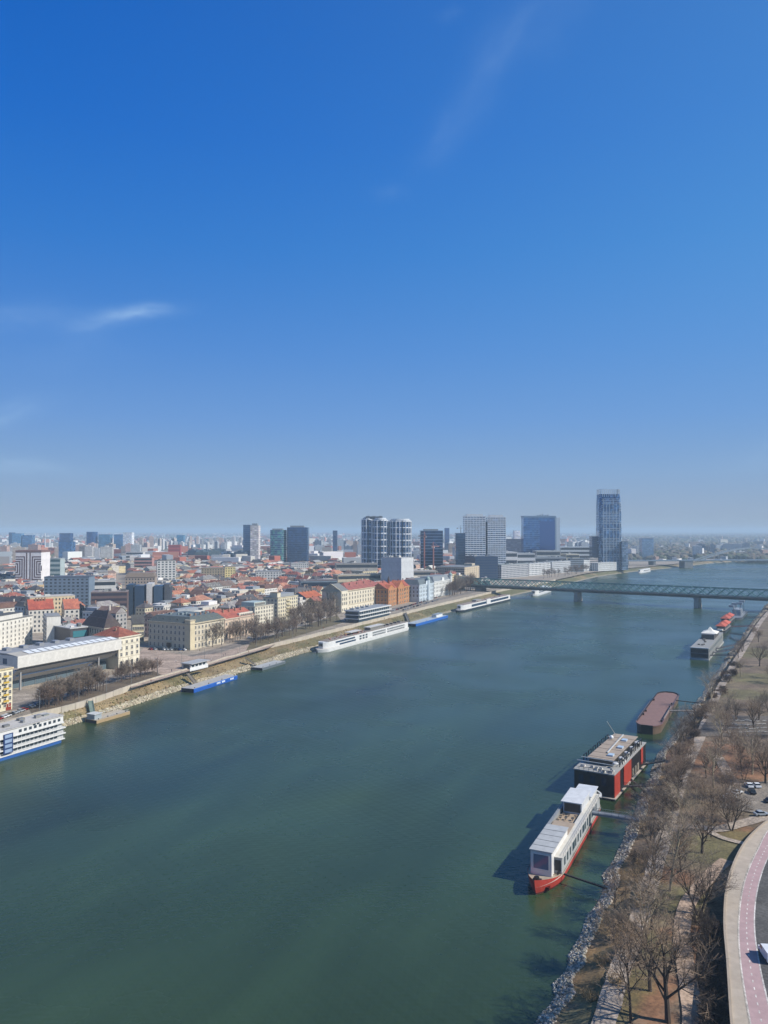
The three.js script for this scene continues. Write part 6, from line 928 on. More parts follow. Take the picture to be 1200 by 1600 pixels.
// ------------------------------------------------------------------ the old town: blocks of houses round courtyards
const tally = {}, townList = [];
const roofPal = [['brown', C('#7d675b')], ['grey', C('#8f8b87')], ['dark', C('#5a5655')], ['orange', C('#ad7058')], ['red', C('#925649')], ['rust', C('#94563f')], ['brown', C('#6f5347')], ['grey', C('#7b7977')], ['dark', C('#4d4b4c')], ['orange', C('#b98267')], ['red', C('#9c6356')]];
const wallPal = [['cream', C('#d6caab')], ['white', C('#dbd8d1')], ['yellow', C('#d3c49b')], ['beige', C('#c4b195')], ['pink', C('#cfaf9e')], ['grey', C('#a7a49e')], ['white', C('#d9d3c7')], ['ochre', C('#c0a77e')]];
function townHouse(x, z, turn, L, D, h) {
  const modern = rnd() < 0.42, roof = pick(roofPal), wall = pick(wallPal), name = modern ? 'flat_roofed_house' : 'town_house';
  const t = thing(name, '', 'house', [x, GROUND, z], turn, modern ? 'flat-roofed houses of the old town' : 'pitched-roof houses of the old town');
  const wc = vary(wall[1], 0.08); walls(t, L, D, h, wc); stuffWindows(t, L, D, h, { pitch: rr(3, 4.2) });
  let shape;
  if (modern) { const rc = vary(pick([C('#b9b4ab'), C('#9a9792'), C('#c9c5bd'), C('#7a7876'), C('#8c8279')]), 0.1); new Geo().box(-0.2, L + 0.2, h, h + 0.6, -D - 0.2, 0.2, tint(wc, 0.95)).box(0.3, L - 0.3, h + 0.61, h + 0.66, -D + 0.3, -0.3, rc, 'B').build('roof', M.roof, t); if (rnd() < 0.6) { const a = rr(1, L * 0.3), b = L - rr(1, L * 0.3); new Geo().box(a, b, h + 0.66, h + 3.6, -D + 1.5, -2, vary(pick([C('#d5d2cb'), C('#8f9499'), C('#c0b8aa')]), 0.1), 'B').build('penthouse', M.plaster, t); } roofClutter(t, L, D, h + 0.66, 2 + Math.floor(rnd() * 3), 3.4); shape = 'flat'; }
  else {
    const rc = vary(roof[1], 0.14), rh = Math.min(D, L) * rr(0.28, 0.42), k = rnd();
    if (k < 0.55) { gableGeo(L, D, h, rh, rc, wc, 0.4, D > L * 1.1).build('roof', M.tile, t); shape = 'gabled'; } else if (k < 0.85) { hipGeo(L, D, h, rh, rc).build('roof', M.tile, t); shape = 'hipped'; } else { mansardGeo(L, D, h, rh * 0.8, 2.4, rc, tint(rc, 1.15)).build('roof', M.tile, t); shape = 'mansard'; }
    const n = 1 + Math.floor(rnd() * 3); chimneys(t, Array.from({ length: n }, () => [rr(2, L - 2), h + rh * 0.35, -D * rr(0.35, 0.65), rh * 0.65 + 1.2]), vary(pick([C('#a58d7d'), C('#c9c0b2'), C('#8a6a58')]), 0.1));
    if (k < 0.5 && D <= L * 1.1 && rnd() < 0.5) dormers(t, seq(2 + Math.floor(L / 9), 2, L - 2), h + rh * 0.18, -D * 0.14, 1.6, 1.5, rc, tint(wc, 0.95));
  }
  t.userData.look = [roof[0], wall[0], shape, modern]; townList.push(t); claim(t, L, D, 0.2);
}
{
  const sa = Math.sin(QUAY), ca = Math.cos(QUAY), base = G(297, 1016, GROUND);
  const P = (s, w) => [base.x + s * sa - w * ca, base.z - s * ca - w * sa];     // s along the quay, w inland
  const cells = []; let w = 8;
  for (let row = 0; row < 13; row++) {
    const dep = rr(62, 80); let s = -420 + rr(-20, 20);
    while (s < 1500) { const len = rr(70, 105); cells.push([s, w, len, dep]); s += len + rr(9, 15); }
    w += dep + rr(9, 14);
  }
  const far = [];
  for (const [s, w0, len, dep] of cells) {
    const skew = rr(-0.05, 0.05), spots = [];
    const d1 = rr(12, 15); let q = 0;
    while (q < len - 8) { const L = Math.min(len - q, rr(18, 32)); spots.push([s + q, w0, L, d1, 0], [s + q, w0 + dep - d1, L, d1, 0]); q += L; }
    let r = d1 + 1; while (r < dep - d1 - 9) { const L = Math.min(dep - d1 - 1 - r, rr(16, 26)); if (L > 8) spots.push([s, w0 + r, 12.5, L, 1], [s + len - 12.5, w0 + r, 12.5, L, 1]); r += L; }
    if (rnd() < 0.7) spots.push([s + len * 0.35, w0 + dep * 0.38, len * 0.3, dep * 0.24, 2]);
    const hb = rr(12, 17);
    for (const [ss, ww, L, D, kind] of spots) {
      const [x, z] = P(ss, ww); const c = P(ss + L / 2, ww + D / 2), v = new THREE.Vector3(c[0], 22, c[1]), d = -c[1];
      if (d < 420 || d > 2400) continue; if (pxOf(v) < 240 && d < 625) continue; if (leftLine.some((p, i) => i % 2 === 0 && Math.hypot(p[0] - c[0], p[1] - c[1]) < 98)) continue; const px = pxOf(v); if (px < -25 || px > 735) continue;
      const h = kind === 2 ? rr(6, 10) : hb + rr(-2.5, 3.5);
      if (occupied(c[0], c[1], Math.max(L, D) * 0.42)) continue;
      far.push({ x, z, L: L - 0.15, D: D - 0.15, h, d, turn: Math.PI / 2 - QUAY + skew * 0 });
    }
  }
  far.sort((a, b) => a.d - b.d);
  const keep = far.slice(0, 340), rest = far.slice(340);
  for (const f of keep) townHouse(f.x, f.z, f.turn, f.L, f.D, f.h);
  let extra = 0; for (let k = 0; k < 9000 && extra < 150; k++) {   // smaller houses in the gaps
    const d = rr(560, 1150), px = rr(-10, 640), L = rr(11, 19), D = rr(10, 14), turn = Math.PI / 2 - QUAY + pick([0, 0, 0.1, -0.12, 0.3]), c0 = Math.cos(turn), s0 = Math.sin(turn), v = bearing(px, d, 22), cx = v.x + L / 2 * c0 - D / 2 * s0, cz = v.z - L / 2 * s0 - D / 2 * c0;
    if (px < 240 && d < 625) continue; if (leftLine.some((p, i) => i % 2 === 0 && Math.hypot(p[0] - cx, p[1] - cz) < 98)) continue; if (occupied(cx, cz, Math.min(L, D) * 0.34)) continue; townHouse(v.x, v.z, turn, L, D, rr(9, 15)); extra++;
  }
  // farther streets, too small to tell apart singly
  const g = new Geo(), gr = new Geo();
  for (const f of rest) {
    const wc = vary(pick(wallPal)[1], 0.12), rc = rnd() < 0.28 ? vary(pick([C('#b9b4ab'), C('#9a9792'), C('#cfcbc4'), C('#6d6c6c')]), 0.12) : vary(pick(roofPal)[1], 0.15), m = new Geo(), rh = rr(3, 5);
    m.box(0, f.L, 0, f.h, -f.D, 0, wc, 'BT'); const r = rnd() < 0.25 ? new Geo().box(0, f.L, f.h, f.h + 0.6, -f.D, 0, rc, 'B').box(f.L * 0.2, f.L * 0.7, f.h + 0.6, f.h + 3, -f.D * 0.8, -f.D * 0.2, tint(wc, 0.9), 'B') : f.L > f.D ? gableGeo(f.L, f.D, f.h, rh, rc, wc) : gableGeo(f.L, f.D, f.h, rh, rc, wc, 0.4, true);
    const c = Math.cos(f.turn), s = Math.sin(f.turn), put = (src, dst) => { for (let i = 0; i < src.p.length; i += 3) { const X = src.p[i], Z = src.p[i + 2], nx = src.n[i], nz = src.n[i + 2]; dst.p.push(f.x + X * c + Z * s, GROUND + src.p[i + 1], f.z - X * s + Z * c); dst.n.push(nx * c + nz * s, src.n[i + 1], -nx * s + nz * c); } dst.u.push(...src.u); dst.c.push(...src.c); };
    put(m, g); put(r, gr);
  }
  const t = thing('distant_streets', 'mass of small houses and roofs in the farther old town', 'houses'); t.userData.kind = 'stuff'; g.build('walls_mass', M.far, t, 'stuff'); gr.build('roofs_mass', M.tile, t, 'stuff');
}
{ // labels: look, nearest landmark, then rank by distance among those that still read alike
  const near = [['behind the white gallery', 100], ['behind the dark mansard palace', 165], ['behind the grey-roofed palace', 265], ['behind the red terrace roof', 375], ['behind the yellow-cream flats', 450], ['behind the pedimented university', 545], ['behind the orange brick school', 625], ['behind the white domed corner building', 690], ['below the striped block', 40]];
  const groups = {};
  for (const t of townList) {
    const px = pxOf(t.position), [roof, wall, shape, modern] = t.userData.look; let b = near[0]; for (const q of near.slice(0, 8)) if (Math.abs(q[1] - px) < Math.abs(b[1] - px)) b = q;
    const l = modern ? `${wall} flat-roofed house ${b[0]}` : `${wall} house with ${roof} ${shape} roof ${b[0]}`; (groups[l] ??= []).push(t); delete t.userData.look;
  }
  for (const [l, a] of Object.entries(groups)) { a.sort((p, q) => q.position.z - p.position.z); a.forEach((t, i) => { t.userData.label = a.length === 1 ? l : `${l}, ${i === 0 ? '' : nth(i)}nearest the river`; }); }
}
// ------------------------------------------------------------------ far city, suburbs and woods towards the horizon
const slabList = [];
function slab(px, pyTop, d, wpx, D, turn, col, group, lab) {
  const w = wpx / F * d, h = Math.max(9, levelAt(pyTop, d) - GROUND), v = bearing(px, d, GROUND), t = thing('housing_slab', lab ?? '', 'apartment block', v.toArray(), turn, group);
  new Geo().box(0, w, 0, h, -D, 0, col, 'B').build('wall', M.far, t); new Geo().box(w * 0.3, w * 0.6, h, h + 3, -D * 0.8, -D * 0.3, tint(col, 0.85), 'B').build('roof_house', M.plaster, t); claim(t, w, D, 3); if (!lab) slabList.push(t);
}
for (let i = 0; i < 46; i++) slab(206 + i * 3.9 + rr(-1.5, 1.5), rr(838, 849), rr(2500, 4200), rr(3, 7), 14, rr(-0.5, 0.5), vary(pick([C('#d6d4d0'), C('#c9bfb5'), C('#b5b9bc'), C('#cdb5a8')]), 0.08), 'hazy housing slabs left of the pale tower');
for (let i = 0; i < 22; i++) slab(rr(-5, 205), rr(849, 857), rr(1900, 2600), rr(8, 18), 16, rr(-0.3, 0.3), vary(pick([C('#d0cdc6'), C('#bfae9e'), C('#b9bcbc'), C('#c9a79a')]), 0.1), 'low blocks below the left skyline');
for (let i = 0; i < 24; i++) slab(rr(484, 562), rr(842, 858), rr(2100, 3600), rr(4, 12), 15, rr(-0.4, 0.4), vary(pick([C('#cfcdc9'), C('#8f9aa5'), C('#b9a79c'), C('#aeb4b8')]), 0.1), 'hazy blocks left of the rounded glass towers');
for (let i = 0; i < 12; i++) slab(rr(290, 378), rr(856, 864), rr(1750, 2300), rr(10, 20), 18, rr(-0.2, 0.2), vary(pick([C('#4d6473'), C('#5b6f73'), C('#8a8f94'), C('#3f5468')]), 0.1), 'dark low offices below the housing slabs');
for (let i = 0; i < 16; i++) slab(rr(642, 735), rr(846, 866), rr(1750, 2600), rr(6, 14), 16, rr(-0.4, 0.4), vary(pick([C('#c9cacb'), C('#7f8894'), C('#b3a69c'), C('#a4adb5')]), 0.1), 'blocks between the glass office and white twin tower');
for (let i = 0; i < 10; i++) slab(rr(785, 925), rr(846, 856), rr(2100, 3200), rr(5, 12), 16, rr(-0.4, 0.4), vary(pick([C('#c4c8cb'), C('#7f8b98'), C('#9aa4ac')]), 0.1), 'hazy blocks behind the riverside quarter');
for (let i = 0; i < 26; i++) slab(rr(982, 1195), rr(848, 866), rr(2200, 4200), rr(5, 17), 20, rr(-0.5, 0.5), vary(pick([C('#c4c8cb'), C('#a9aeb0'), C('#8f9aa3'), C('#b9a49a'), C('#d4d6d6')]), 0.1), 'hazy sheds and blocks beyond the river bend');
{ const by = {}; for (const t of slabList) (by[t.userData.group] ??= []).push(t); for (const [g, a] of Object.entries(by)) { a.sort((p, q) => pxOf(p.position) - pxOf(q.position)); a.forEach((t, i) => { t.userData.label = `${nth(i) || 'first '}from the left of the ${g}`; }); } }
{
  const m = new THREE.Matrix4(), q = new THREE.Quaternion(), col = new THREE.Color();
  const bg = new THREE.BoxGeometry(1, 1, 1); bg.translate(0, 0.5, 0);
  const N = 7000, im = new THREE.InstancedMesh(bg, new THREE.MeshStandardMaterial({ roughness: 0.9 }), N); im.name = 'distant_suburbs'; im.userData = { kind: 'stuff', label: 'far suburban buildings fading towards the horizon', category: 'buildings' };
  let n = 0; for (let k = 0; k < 45000 && n < N; k++) {
    const d = 1500 * Math.pow(14, Math.pow(rnd(), 1.2)), px = rr(-260, 1400); if (px > 930 && rnd() < 0.78) continue; if (px > 925 && d < 2150) continue; const v = bearing(px, d, GROUND); if (occupied(v.x, v.z, 8) || d < 1700) continue;
    const big = rnd() < 0.25, h = big ? rr(12, 34) : rr(5, 13), w = big ? rr(20, 70) : rr(10, 30); q.setFromAxisAngle(new THREE.Vector3(0, 1, 0), rr(0, 3.1)); m.compose(v, q, new THREE.Vector3(w, h, rr(9, 18))); im.setMatrixAt(n, m);
    const c = vary(pick(px > 900 ? [C('#cfccc6'), C('#bdb7ad'), C('#9a9fa3'), C('#d8d6d2'), C('#8f8580'), C('#a58a7c')] : [C('#cfccc6'), C('#bdb7ad'), C('#a8644e'), C('#b0765f'), C('#9a9fa3'), C('#d8d6d2'), C('#7f7a76'), C('#a35a48')]), 0.15); col.setRGB(...c); im.setColorAt(n, col); n++;
  }
  im.count = n; im.castShadow = im.receiveShadow = true; scene.add(im);
  // bare woods: clumps of low rough crowns
  const ig = new THREE.IcosahedronGeometry(1, 1); const p = ig.attributes.position; for (let i = 0; i < p.count; i++) { const k = 0.75 + 0.5 * vnoise(p.getX(i) * 2.3 + 5, p.getY(i) * 2.3 + p.getZ(i) * 3.1); p.setXYZ(i, p.getX(i) * k, p.getY(i) * k * 0.8 + 0.4, p.getZ(i) * k); } ig.computeVertexNormals();
  const T = 19000, it = new THREE.InstancedMesh(ig, new THREE.MeshStandardMaterial({ roughness: 1 }), T); it.name = 'distant_woods'; it.userData = { kind: 'stuff', label: 'far bare woods and tree belts towards the horizon', category: 'woods' };
  n = 0; for (let k = 0; k < 130000 && n < T; k++) {
    const d = 1650 * Math.pow(14, Math.pow(rnd(), 0.9)), px = rr(-260, 1400); if (px < 930 && rnd() < 0.6) continue; const v = bearing(px, d, GROUND); const dens = fbm(v.x * 0.0016, v.z * 0.0011 + 30, 4); if (dens < (px > 925 ? 0.4 : 0.55)) continue; if (px > 900 && d < 2200) continue; if (occupied(v.x, v.z, 4)) continue;
    const s = rr(6, 13) * (d > 6000 ? 1.6 : 1); q.setFromAxisAngle(new THREE.Vector3(0, 1, 0), rr(0, 6)); m.compose(v, q, new THREE.Vector3(s * rr(0.9, 1.7), s * rr(0.8, 1.3), s)); it.setMatrixAt(n, m); const c = vary(pick([C('#5f574a'), C('#544f48'), C('#6b5f4f'), C('#4a5140')]), 0.2); col.setRGB(...c); it.setColorAt(n, col); n++;
  }
  it.count = n; it.castShadow = it.receiveShadow = true; scene.add(it);
}
// ------------------------------------------------------------------ bare winter trees
function makeTree(h, o = {}) {
  const trunkG = new Geo(), twigG = new Geo(), bark = o.bark ?? C('#493f37'), twigC = o.twig ?? C('#6d5c52'), spread = o.spread ?? 0.42, minR = o.minR ?? 0.021;
  const v3 = THREE.Vector3;
  function limb(pos, dir, len, r, lev) {
    const segs = lev === 0 ? 5 : lev === 1 ? 4 : lev === 2 ? 3 : 1, pts = [pos.clone()]; let d = dir.clone(), p = pos.clone();
    for (let i = 0; i < segs; i++) { d.add(new v3(rr(-1, 1), rr(-0.4, 0.9), rr(-1, 1)).multiplyScalar(lev === 0 ? 0.06 : 0.17)).normalize(); p = p.clone().addScaledVector(d, len / segs); pts.push(p); }
    const end = lev >= 3 ? 0.35 : 0.42;
    for (let i = 0; i < segs; i++) { const ra = r * (1 - (1 - end) * i / segs), rb = r * (1 - (1 - end) * (i + 1) / segs), a = pts[i].toArray(), b = pts[i + 1].toArray(); if (lev <= 2) trunkG.tube(a, b, Math.max(ra, minR), Math.max(rb, minR), lev === 0 ? 7 : lev === 1 ? 5 : 4, tint(bark, rr(0.88, 1.12))); else twigG.tube(a, b, Math.max(ra, minR), minR * 0.6, 3, tint(twigC, rr(0.75, 1.25))); }
    if (lev >= o.levels) return;
    const kids = (o.kids ?? [8, 6, 6, 5])[lev];
    for (let k = 0; k < kids; k++) {
      const t = lev === 0 ? (o.low ?? 0.32) + (1 - (o.low ?? 0.32)) * (k + 0.7) / kids : 0.25 + 0.75 * (k + rnd()) / kids, f = Math.min(segs - 1e-6, t * segs), i = Math.floor(f), q = pts[i].clone().lerp(pts[i + 1], f - i);
      const along = pts[i + 1].clone().sub(pts[i]).normalize(), az = k * 2.399 + rr(-0.5, 0.5), perp = new v3(Math.cos(az), 0, Math.sin(az)); perp.addScaledVector(along, -perp.dot(along)).normalize();
      const open = (lev === 0 ? spread * (1.25 - 0.7 * t) : 0.75) * rr(0.75, 1.25), nd = along.clone().multiplyScalar(Math.cos(open)).addScaledVector(perp, Math.sin(open)); nd.y += lev === 0 ? 0.12 : 0.1; nd.normalize();
      const ll = lev === 0 ? len * (o.limb ?? 1) * rr(0.5, 0.66) * (1.15 - 0.45 * t) : len * rr(0.42, 0.62); limb(q, nd, ll, r * (lev === 0 ? 0.5 : 0.52) * (1 - 0.35 * t), lev + 1);
    }
  }
  const stems = o.stems ?? 1; for (let s = 0; s < stems; s++) { const a = s / stems * 6.28 + 0.6, lean = stems > 1 ? 0.3 : 0.04; limb(new v3(Math.cos(a) * 0.25 * (stems - 1), -0.3, Math.sin(a) * 0.25 * (stems - 1)), new v3(Math.cos(a) * lean, 1, Math.sin(a) * lean).normalize(), h * (o.trunk ?? 0.72), (o.r ?? h * 0.019) / Math.sqrt(stems), 0); }
  return [trunkG.geometry(), twigG.geometry(), h];
}
const nearKinds = [
  makeTree(16, { levels: 4, spread: 1.0, trunk: 0.5, limb: 1.7, r: 0.46, low: 0.3, kids: [8, 6, 5, 5], bark: C('#50443a'), twig: C('#85705a') }), makeTree(19, { levels: 4, spread: 0.8, kids: [9, 6, 5, 5], bark: C('#a09276'), twig: C('#978570'), low: 0.22 }), makeTree(15, { levels: 4, spread: 0.85, trunk: 0.52, limb: 1.5, r: 0.44, low: 0.35, kids: [7, 6, 5, 5], stems: 2, bark: C('#4a4036'), twig: C('#75685a') }),
  makeTree(14, { levels: 4, spread: 0.85, kids: [8, 6, 5, 5], bark: C('#493f37'), twig: C('#836e59') }), makeTree(17, { levels: 4, spread: 1.05, trunk: 0.5, limb: 1.55, r: 0.42, kids: [8, 6, 6, 5], bark: C('#554a40'), twig: C('#7f6b57'), low: 0.25 }), makeTree(11, { levels: 4, spread: 0.95, kids: [7, 6, 6, 5], stems: 3, bark: C('#5c4d44'), twig: C('#8d7862'), low: 0.1 })];
const shrubKinds = [makeTree(4.2, { levels: 3, spread: 1.1, kids: [7, 6, 6], stems: 5, low: 0.05, twig: C('#6b5443'), bark: C('#5a4a3c'), minR: 0.03 }), makeTree(3.2, { levels: 3, spread: 1.2, kids: [7, 6, 6], stems: 6, low: 0.05, twig: C('#b0946a'), bark: C('#8f7650'), minR: 0.03 }), makeTree(5, { levels: 3, spread: 1, kids: [8, 6, 6], stems: 5, low: 0.05, twig: C('#4b4038'), bark: C('#41382f'), minR: 0.03 })];
const farKinds = [makeTree(15, { levels: 3, spread: 0.95, kids: [9, 7, 8], minR: 0.055, bark: C('#5a4c46'), twig: C('#7f7060') }), makeTree(13, { levels: 3, spread: 1.0, kids: [9, 7, 8], minR: 0.055, bark: C('#54463e'), twig: C('#7d6757') }), makeTree(16, { levels: 3, spread: 0.85, kids: [10, 7, 8], minR: 0.055, bark: C('#5d5148'), twig: C('#85786a') })];
const grove = {};
function plantTree(kind, x, y, z, s, list, label, name = 'bare_tree', category = 'tree', group) {
  const t = thing(name, label ?? '', category, [x, y, z], rr(0, 6.28), group ?? list); t.scale.setScalar(s); mesh('trunk', kind[0], M.bark, t); mesh('crown', kind[1], M.twig, t); if (list) (grove[list] ??= []).push(t); return t;
}
// single trees of the near park, sighted at their foot
for (const [px, py, k, s, l] of [
  [1092, 1430, 2, 1.0, 'dark forked bare tree casting a long shadow on the lawn beside the lower path'], [1047, 1392, 1, 1.05, 'tall pale-barked bare tree beside the riverside path'], [1044, 1597, 0, 1.3, 'broad bare tree in front at the bottom with low spreading limbs'], [986, 1598, 3, 1.15, 'slim dark bare tree at the bottom edge on the riverside path'], [1016, 1548, 4, 1.0, 'dense bare tree behind the broad one at the bottom'],
  [1143, 1298, 2, 0.85, 'forked bare tree on the brown patch by the curving path'], [1111, 1308, 3, 0.75, 'small slender bare tree where the paths fork'], [1187, 1041, 4, 1.05, 'lone bare tree on the green lawn near the grey houseboat'], [1100, 1408, 3, 0.5, 'thin young tree behind the dark forked tree'], [1012, 1410, 4, 0.95, 'leaning bare tree over the riprap opposite the red-hulled ship bow'], [1018, 1452, 0, 0.85, 'grey bare tree between riprap and riverside path below the mooring boom'],
  [968, 1495, 5, 0.9, 'many-stemmed bush-like tree on the riprap edge at the bottom'], [958, 1440, 3, 0.8, 'thin bare tree leaning over the stones near the red ship bow'], [1000, 1500, 1, 0.9, 'pale bare tree in the middle of the bottom group'], [1196, 1225, 0, 0.95, 'olive-tinged bare tree behind the parked white cars'], [1140, 1285, 5, 0.9, 'low bushy tree in front of the parked cars']]) { const v = G(px, py, PARK); plantTree(nearKinds[k], v.x, PARK, v.z, s, null, l, 'bare_tree', 'tree', 'bare trees of the riverside park'); }
// the park wood
{
  let n = 0; const used = [];
  for (let k = 0; k < 4000 && n < 44; k++) {
    const py = rr(1085, 1385), px = rr(1000, 1215), v = G(px, py, PARK), i = rightLine.findIndex(p => p[1] < v.z), off = v.x - rightLine[Math.max(0, i)][0]; if (off < 9) continue;
    if (py > 1290 && px > 1100) continue; if (py > 1225 && px > 1150) continue; if (Math.abs(px - (1030 + (1335 - py) * 0.42)) < 5) continue; if (py < 1120 && px > 1130 && rnd() < 0.7) continue;
    if (used.some(u => Math.hypot(u[0] - v.x, u[1] - v.z) < 7.5)) continue; used.push([v.x, v.z]); plantTree(nearKinds[Math.floor(rnd() * 6)], v.x, PARK, v.z, rr(0.6, 0.95), 'dense bare wood beside the moored ships'); n++;
  }
  for (let k = 0; k < 10; k++) { const px = rr(1150, 1215), py = rr(985, 1080), v = G(px, py, PARK), i = rightLine.findIndex(p => p[1] < v.z); if (v.x - rightLine[Math.max(0, i)][0] < 10) continue; plantTree(nearKinds[k % 6], v.x, PARK, v.z, rr(0.6, 0.9), 'thin bare trees along the upper park lawn'); }
  // waterside brush
  const along = rightLine.filter(p => p[1] < -120 && p[1] > -520); for (let k = 0; k < 84; k++) { const p = along[Math.floor(rnd() * along.length)], off = rr(6, 13); plantTree(shrubKinds[p[1] > -215 ? 1 : (k % 2) * 2], p[0] + off, parkY(off) - 0.2, p[1] + off * 0.35, rr(0.45, 0.95), 'leafless shrubs on the bank above the riprap', null, 'bare_shrub', 'shrub'); }
  for (let k = 0; k < 18; k++) { const c = edgeL[28 + Math.floor(rnd() * 30)]; if (c) plantTree(shrubKinds[2], c.x - rr(2.6, 6), PARK - 0.1, c.z + rr(-2, 2), rr(0.6, 1.0), 'dark shrubs at the foot of the ramp wall', null, 'bare_shrub', 'shrub'); }
}
// city side
function rowOf(list, pts, n, j, y, kinds, s0, s1, nm) { for (let i = 0; i < n; i++) { const f = (i + rr(0.1, 0.9)) / n * (pts.length - 1), a = Math.min(pts.length - 2, Math.floor(f)), p = [pts[a][0] + (pts[a + 1][0] - pts[a][0]) * (f - a) + rr(-j, j), pts[a][1] + (pts[a + 1][1] - pts[a][1]) * (f - a) + rr(-j, j) * 0.3], v = G(p[0], p[1], y); if (occupied(v.x, v.z, 0.2)) continue; plantTree(kinds[i % 3], v.x, y, v.z, rr(s0, s1), list, null, nm ?? 'bare_tree', 'tree'); } }
rowOf('dense brown trees in front of the white gallery', [[62, 1108], [110, 1094], [160, 1077]], 40, 7, GROUND, farKinds, 0.65, 0.9); rowOf('dense brown trees in front of the cream barracks', [[182, 1068], [245, 1052]], 20, 5, GROUND, farKinds, 0.55, 0.75);
rowOf('bare street trees before the palace and red terrace', [[330, 1012], [400, 992]], 12, 3, GROUND, farKinds, 0.85, 1.1); rowOf('bare trees of the promenade park', [[392, 1008], [440, 994], [525, 970]], 34, 7, GROUND, farKinds, 0.8, 1.15); rowOf('bare trees before the university portico', [[455, 975], [525, 957]], 16, 4, GROUND, farKinds, 0.9, 1.2);
rowOf('small bare trees along the university front', [[548, 953], [590, 944]], 6, 2, GROUND, farKinds, 0.5, 0.7); rowOf('bare grove beside the white domed corner building', [[702, 931], [722, 926], [752, 919]], 26, 4, GROUND, farKinds, 1.1, 1.45); rowOf('small bare trees before the white ornate fronts', [[655, 938], [690, 929]], 5, 1.5, GROUND, farKinds, 0.5, 0.7);
rowOf('bare bushes on the bank under the riverside flats', [[850, 905], [900, 897], [940, 890]], 22, 4, GROUND, farKinds, 0.9, 1.2); for (const [px, py] of [[177, 945], [318, 915], [345, 925], [422, 915], [560, 905], [198, 950], [236, 930], [650, 900], [150, 905]]) { const v = G(px, py, 14); plantTree(farKinds[0], v.x, GROUND, v.z, 1.1, 'bare trees in old town courtyards'); }
for (const [g, a] of Object.entries(grove)) { const leftRight = a.map(t => [pxOf(t.position), t]).sort((p, q) => p[0] - q[0]); leftRight.forEach(([, t], i) => { t.userData.label = `${nth(i) || 'first '}from the left of the ${g}`; t.userData.group = g; }); }

// ------------------------------------------------------------------ stones along both banks
function stones(name, label, line, from, to, n, tMin, tMax, yOf, s0, s1, cols, sgn) {
  const ig = new THREE.IcosahedronGeometry(0.5, 1), p = ig.attributes.position; for (let i = 0; i < p.count; i++) { const k = 0.72 + 0.55 * hash(Math.round(p.getX(i) * 40), Math.round(p.getY(i) * 40 + p.getZ(i) * 90)); p.setXYZ(i, p.getX(i) * k, p.getY(i) * k * 0.75, p.getZ(i) * k); } ig.computeVertexNormals();
  const im = new THREE.InstancedMesh(ig, new THREE.MeshStandardMaterial({ map: stoneT, roughness: 0.95 }), n); im.name = name; im.userData = { kind: 'stuff', label, category: 'stones' };
  const m = new THREE.Matrix4(), q = new THREE.Quaternion(), e = new THREE.Euler(), c = new THREE.Color(), L = line.filter(v => v[1] < from && v[1] > to), off = offsetLine(L, sgn), KB = sgn > 0 ? L.map(bankK) : L.map(() => 1);
  for (let i = 0; i < n; i++) { const k = Math.floor(rnd() * (L.length - 1)), f = rnd(), t = tMin + (tMax - tMin) * Math.pow(rnd(), 0.9), x0 = L[k][0] + (L[k + 1][0] - L[k][0]) * f, z0 = L[k][1] + (L[k + 1][1] - L[k][1]) * f, dx = off[k][0] - L[k][0], dz = off[k][1] - L[k][1]; const s = rr(s0, s1); q.setFromEuler(e.set(rr(0, 6), rr(0, 6), rr(0, 6))); m.compose(new THREE.Vector3(x0 + dx * t * KB[k], yOf(t) + s * 0.1, z0 + dz * t * KB[k]), q, new THREE.Vector3(s * rr(0.8, 1.4), s, s)); im.setMatrixAt(i, m); c.setRGB(...vary(pick(cols), 0.25)); im.setColorAt(i, c); }
  im.castShadow = im.receiveShadow = true; scene.add(im);
}
stones('riprap_stones', 'pale riprap boulders lining the park bank', rightLine, -100, -560, 19000, -0.5, 3.9, parkY, 0.35, 0.8, [C('#b5ac9c'), C('#9d9485'), C('#c9c0b0'), C('#877f71')], -1);
stones('riprap_stones_001', 'far riprap boulders of the park bank towards the bridge', rightLine, -560, -1000, 5000, -0.5, 4.6, parkY, 0.8, 1.8, [C('#a89a84'), C('#8f8474'), C('#bdb19c')], -1);
stones('toe_stones', 'pale rubble along the foot of the city embankment', leftLine, -240, -760, 14000, -0.6, 4.6, t => t < 0 ? -0.1 : t * 0.44, 0.5, 1.3, [C('#b8ab90'), C('#a0947c'), C('#cabfa6'), C('#8f846e')], 1);
stones('slope_stones', 'scattered rubble and turf lumps on the city embankment slope', leftLine, -240, -900, 1500, 5, 18, t => 1.4 + t * 0.205, 0.3, 1.0, [C('#9a8a68'), C('#7e7048'), C('#6f6a3e'), C('#a99a7c'), C('#8a6c4a')], 1);
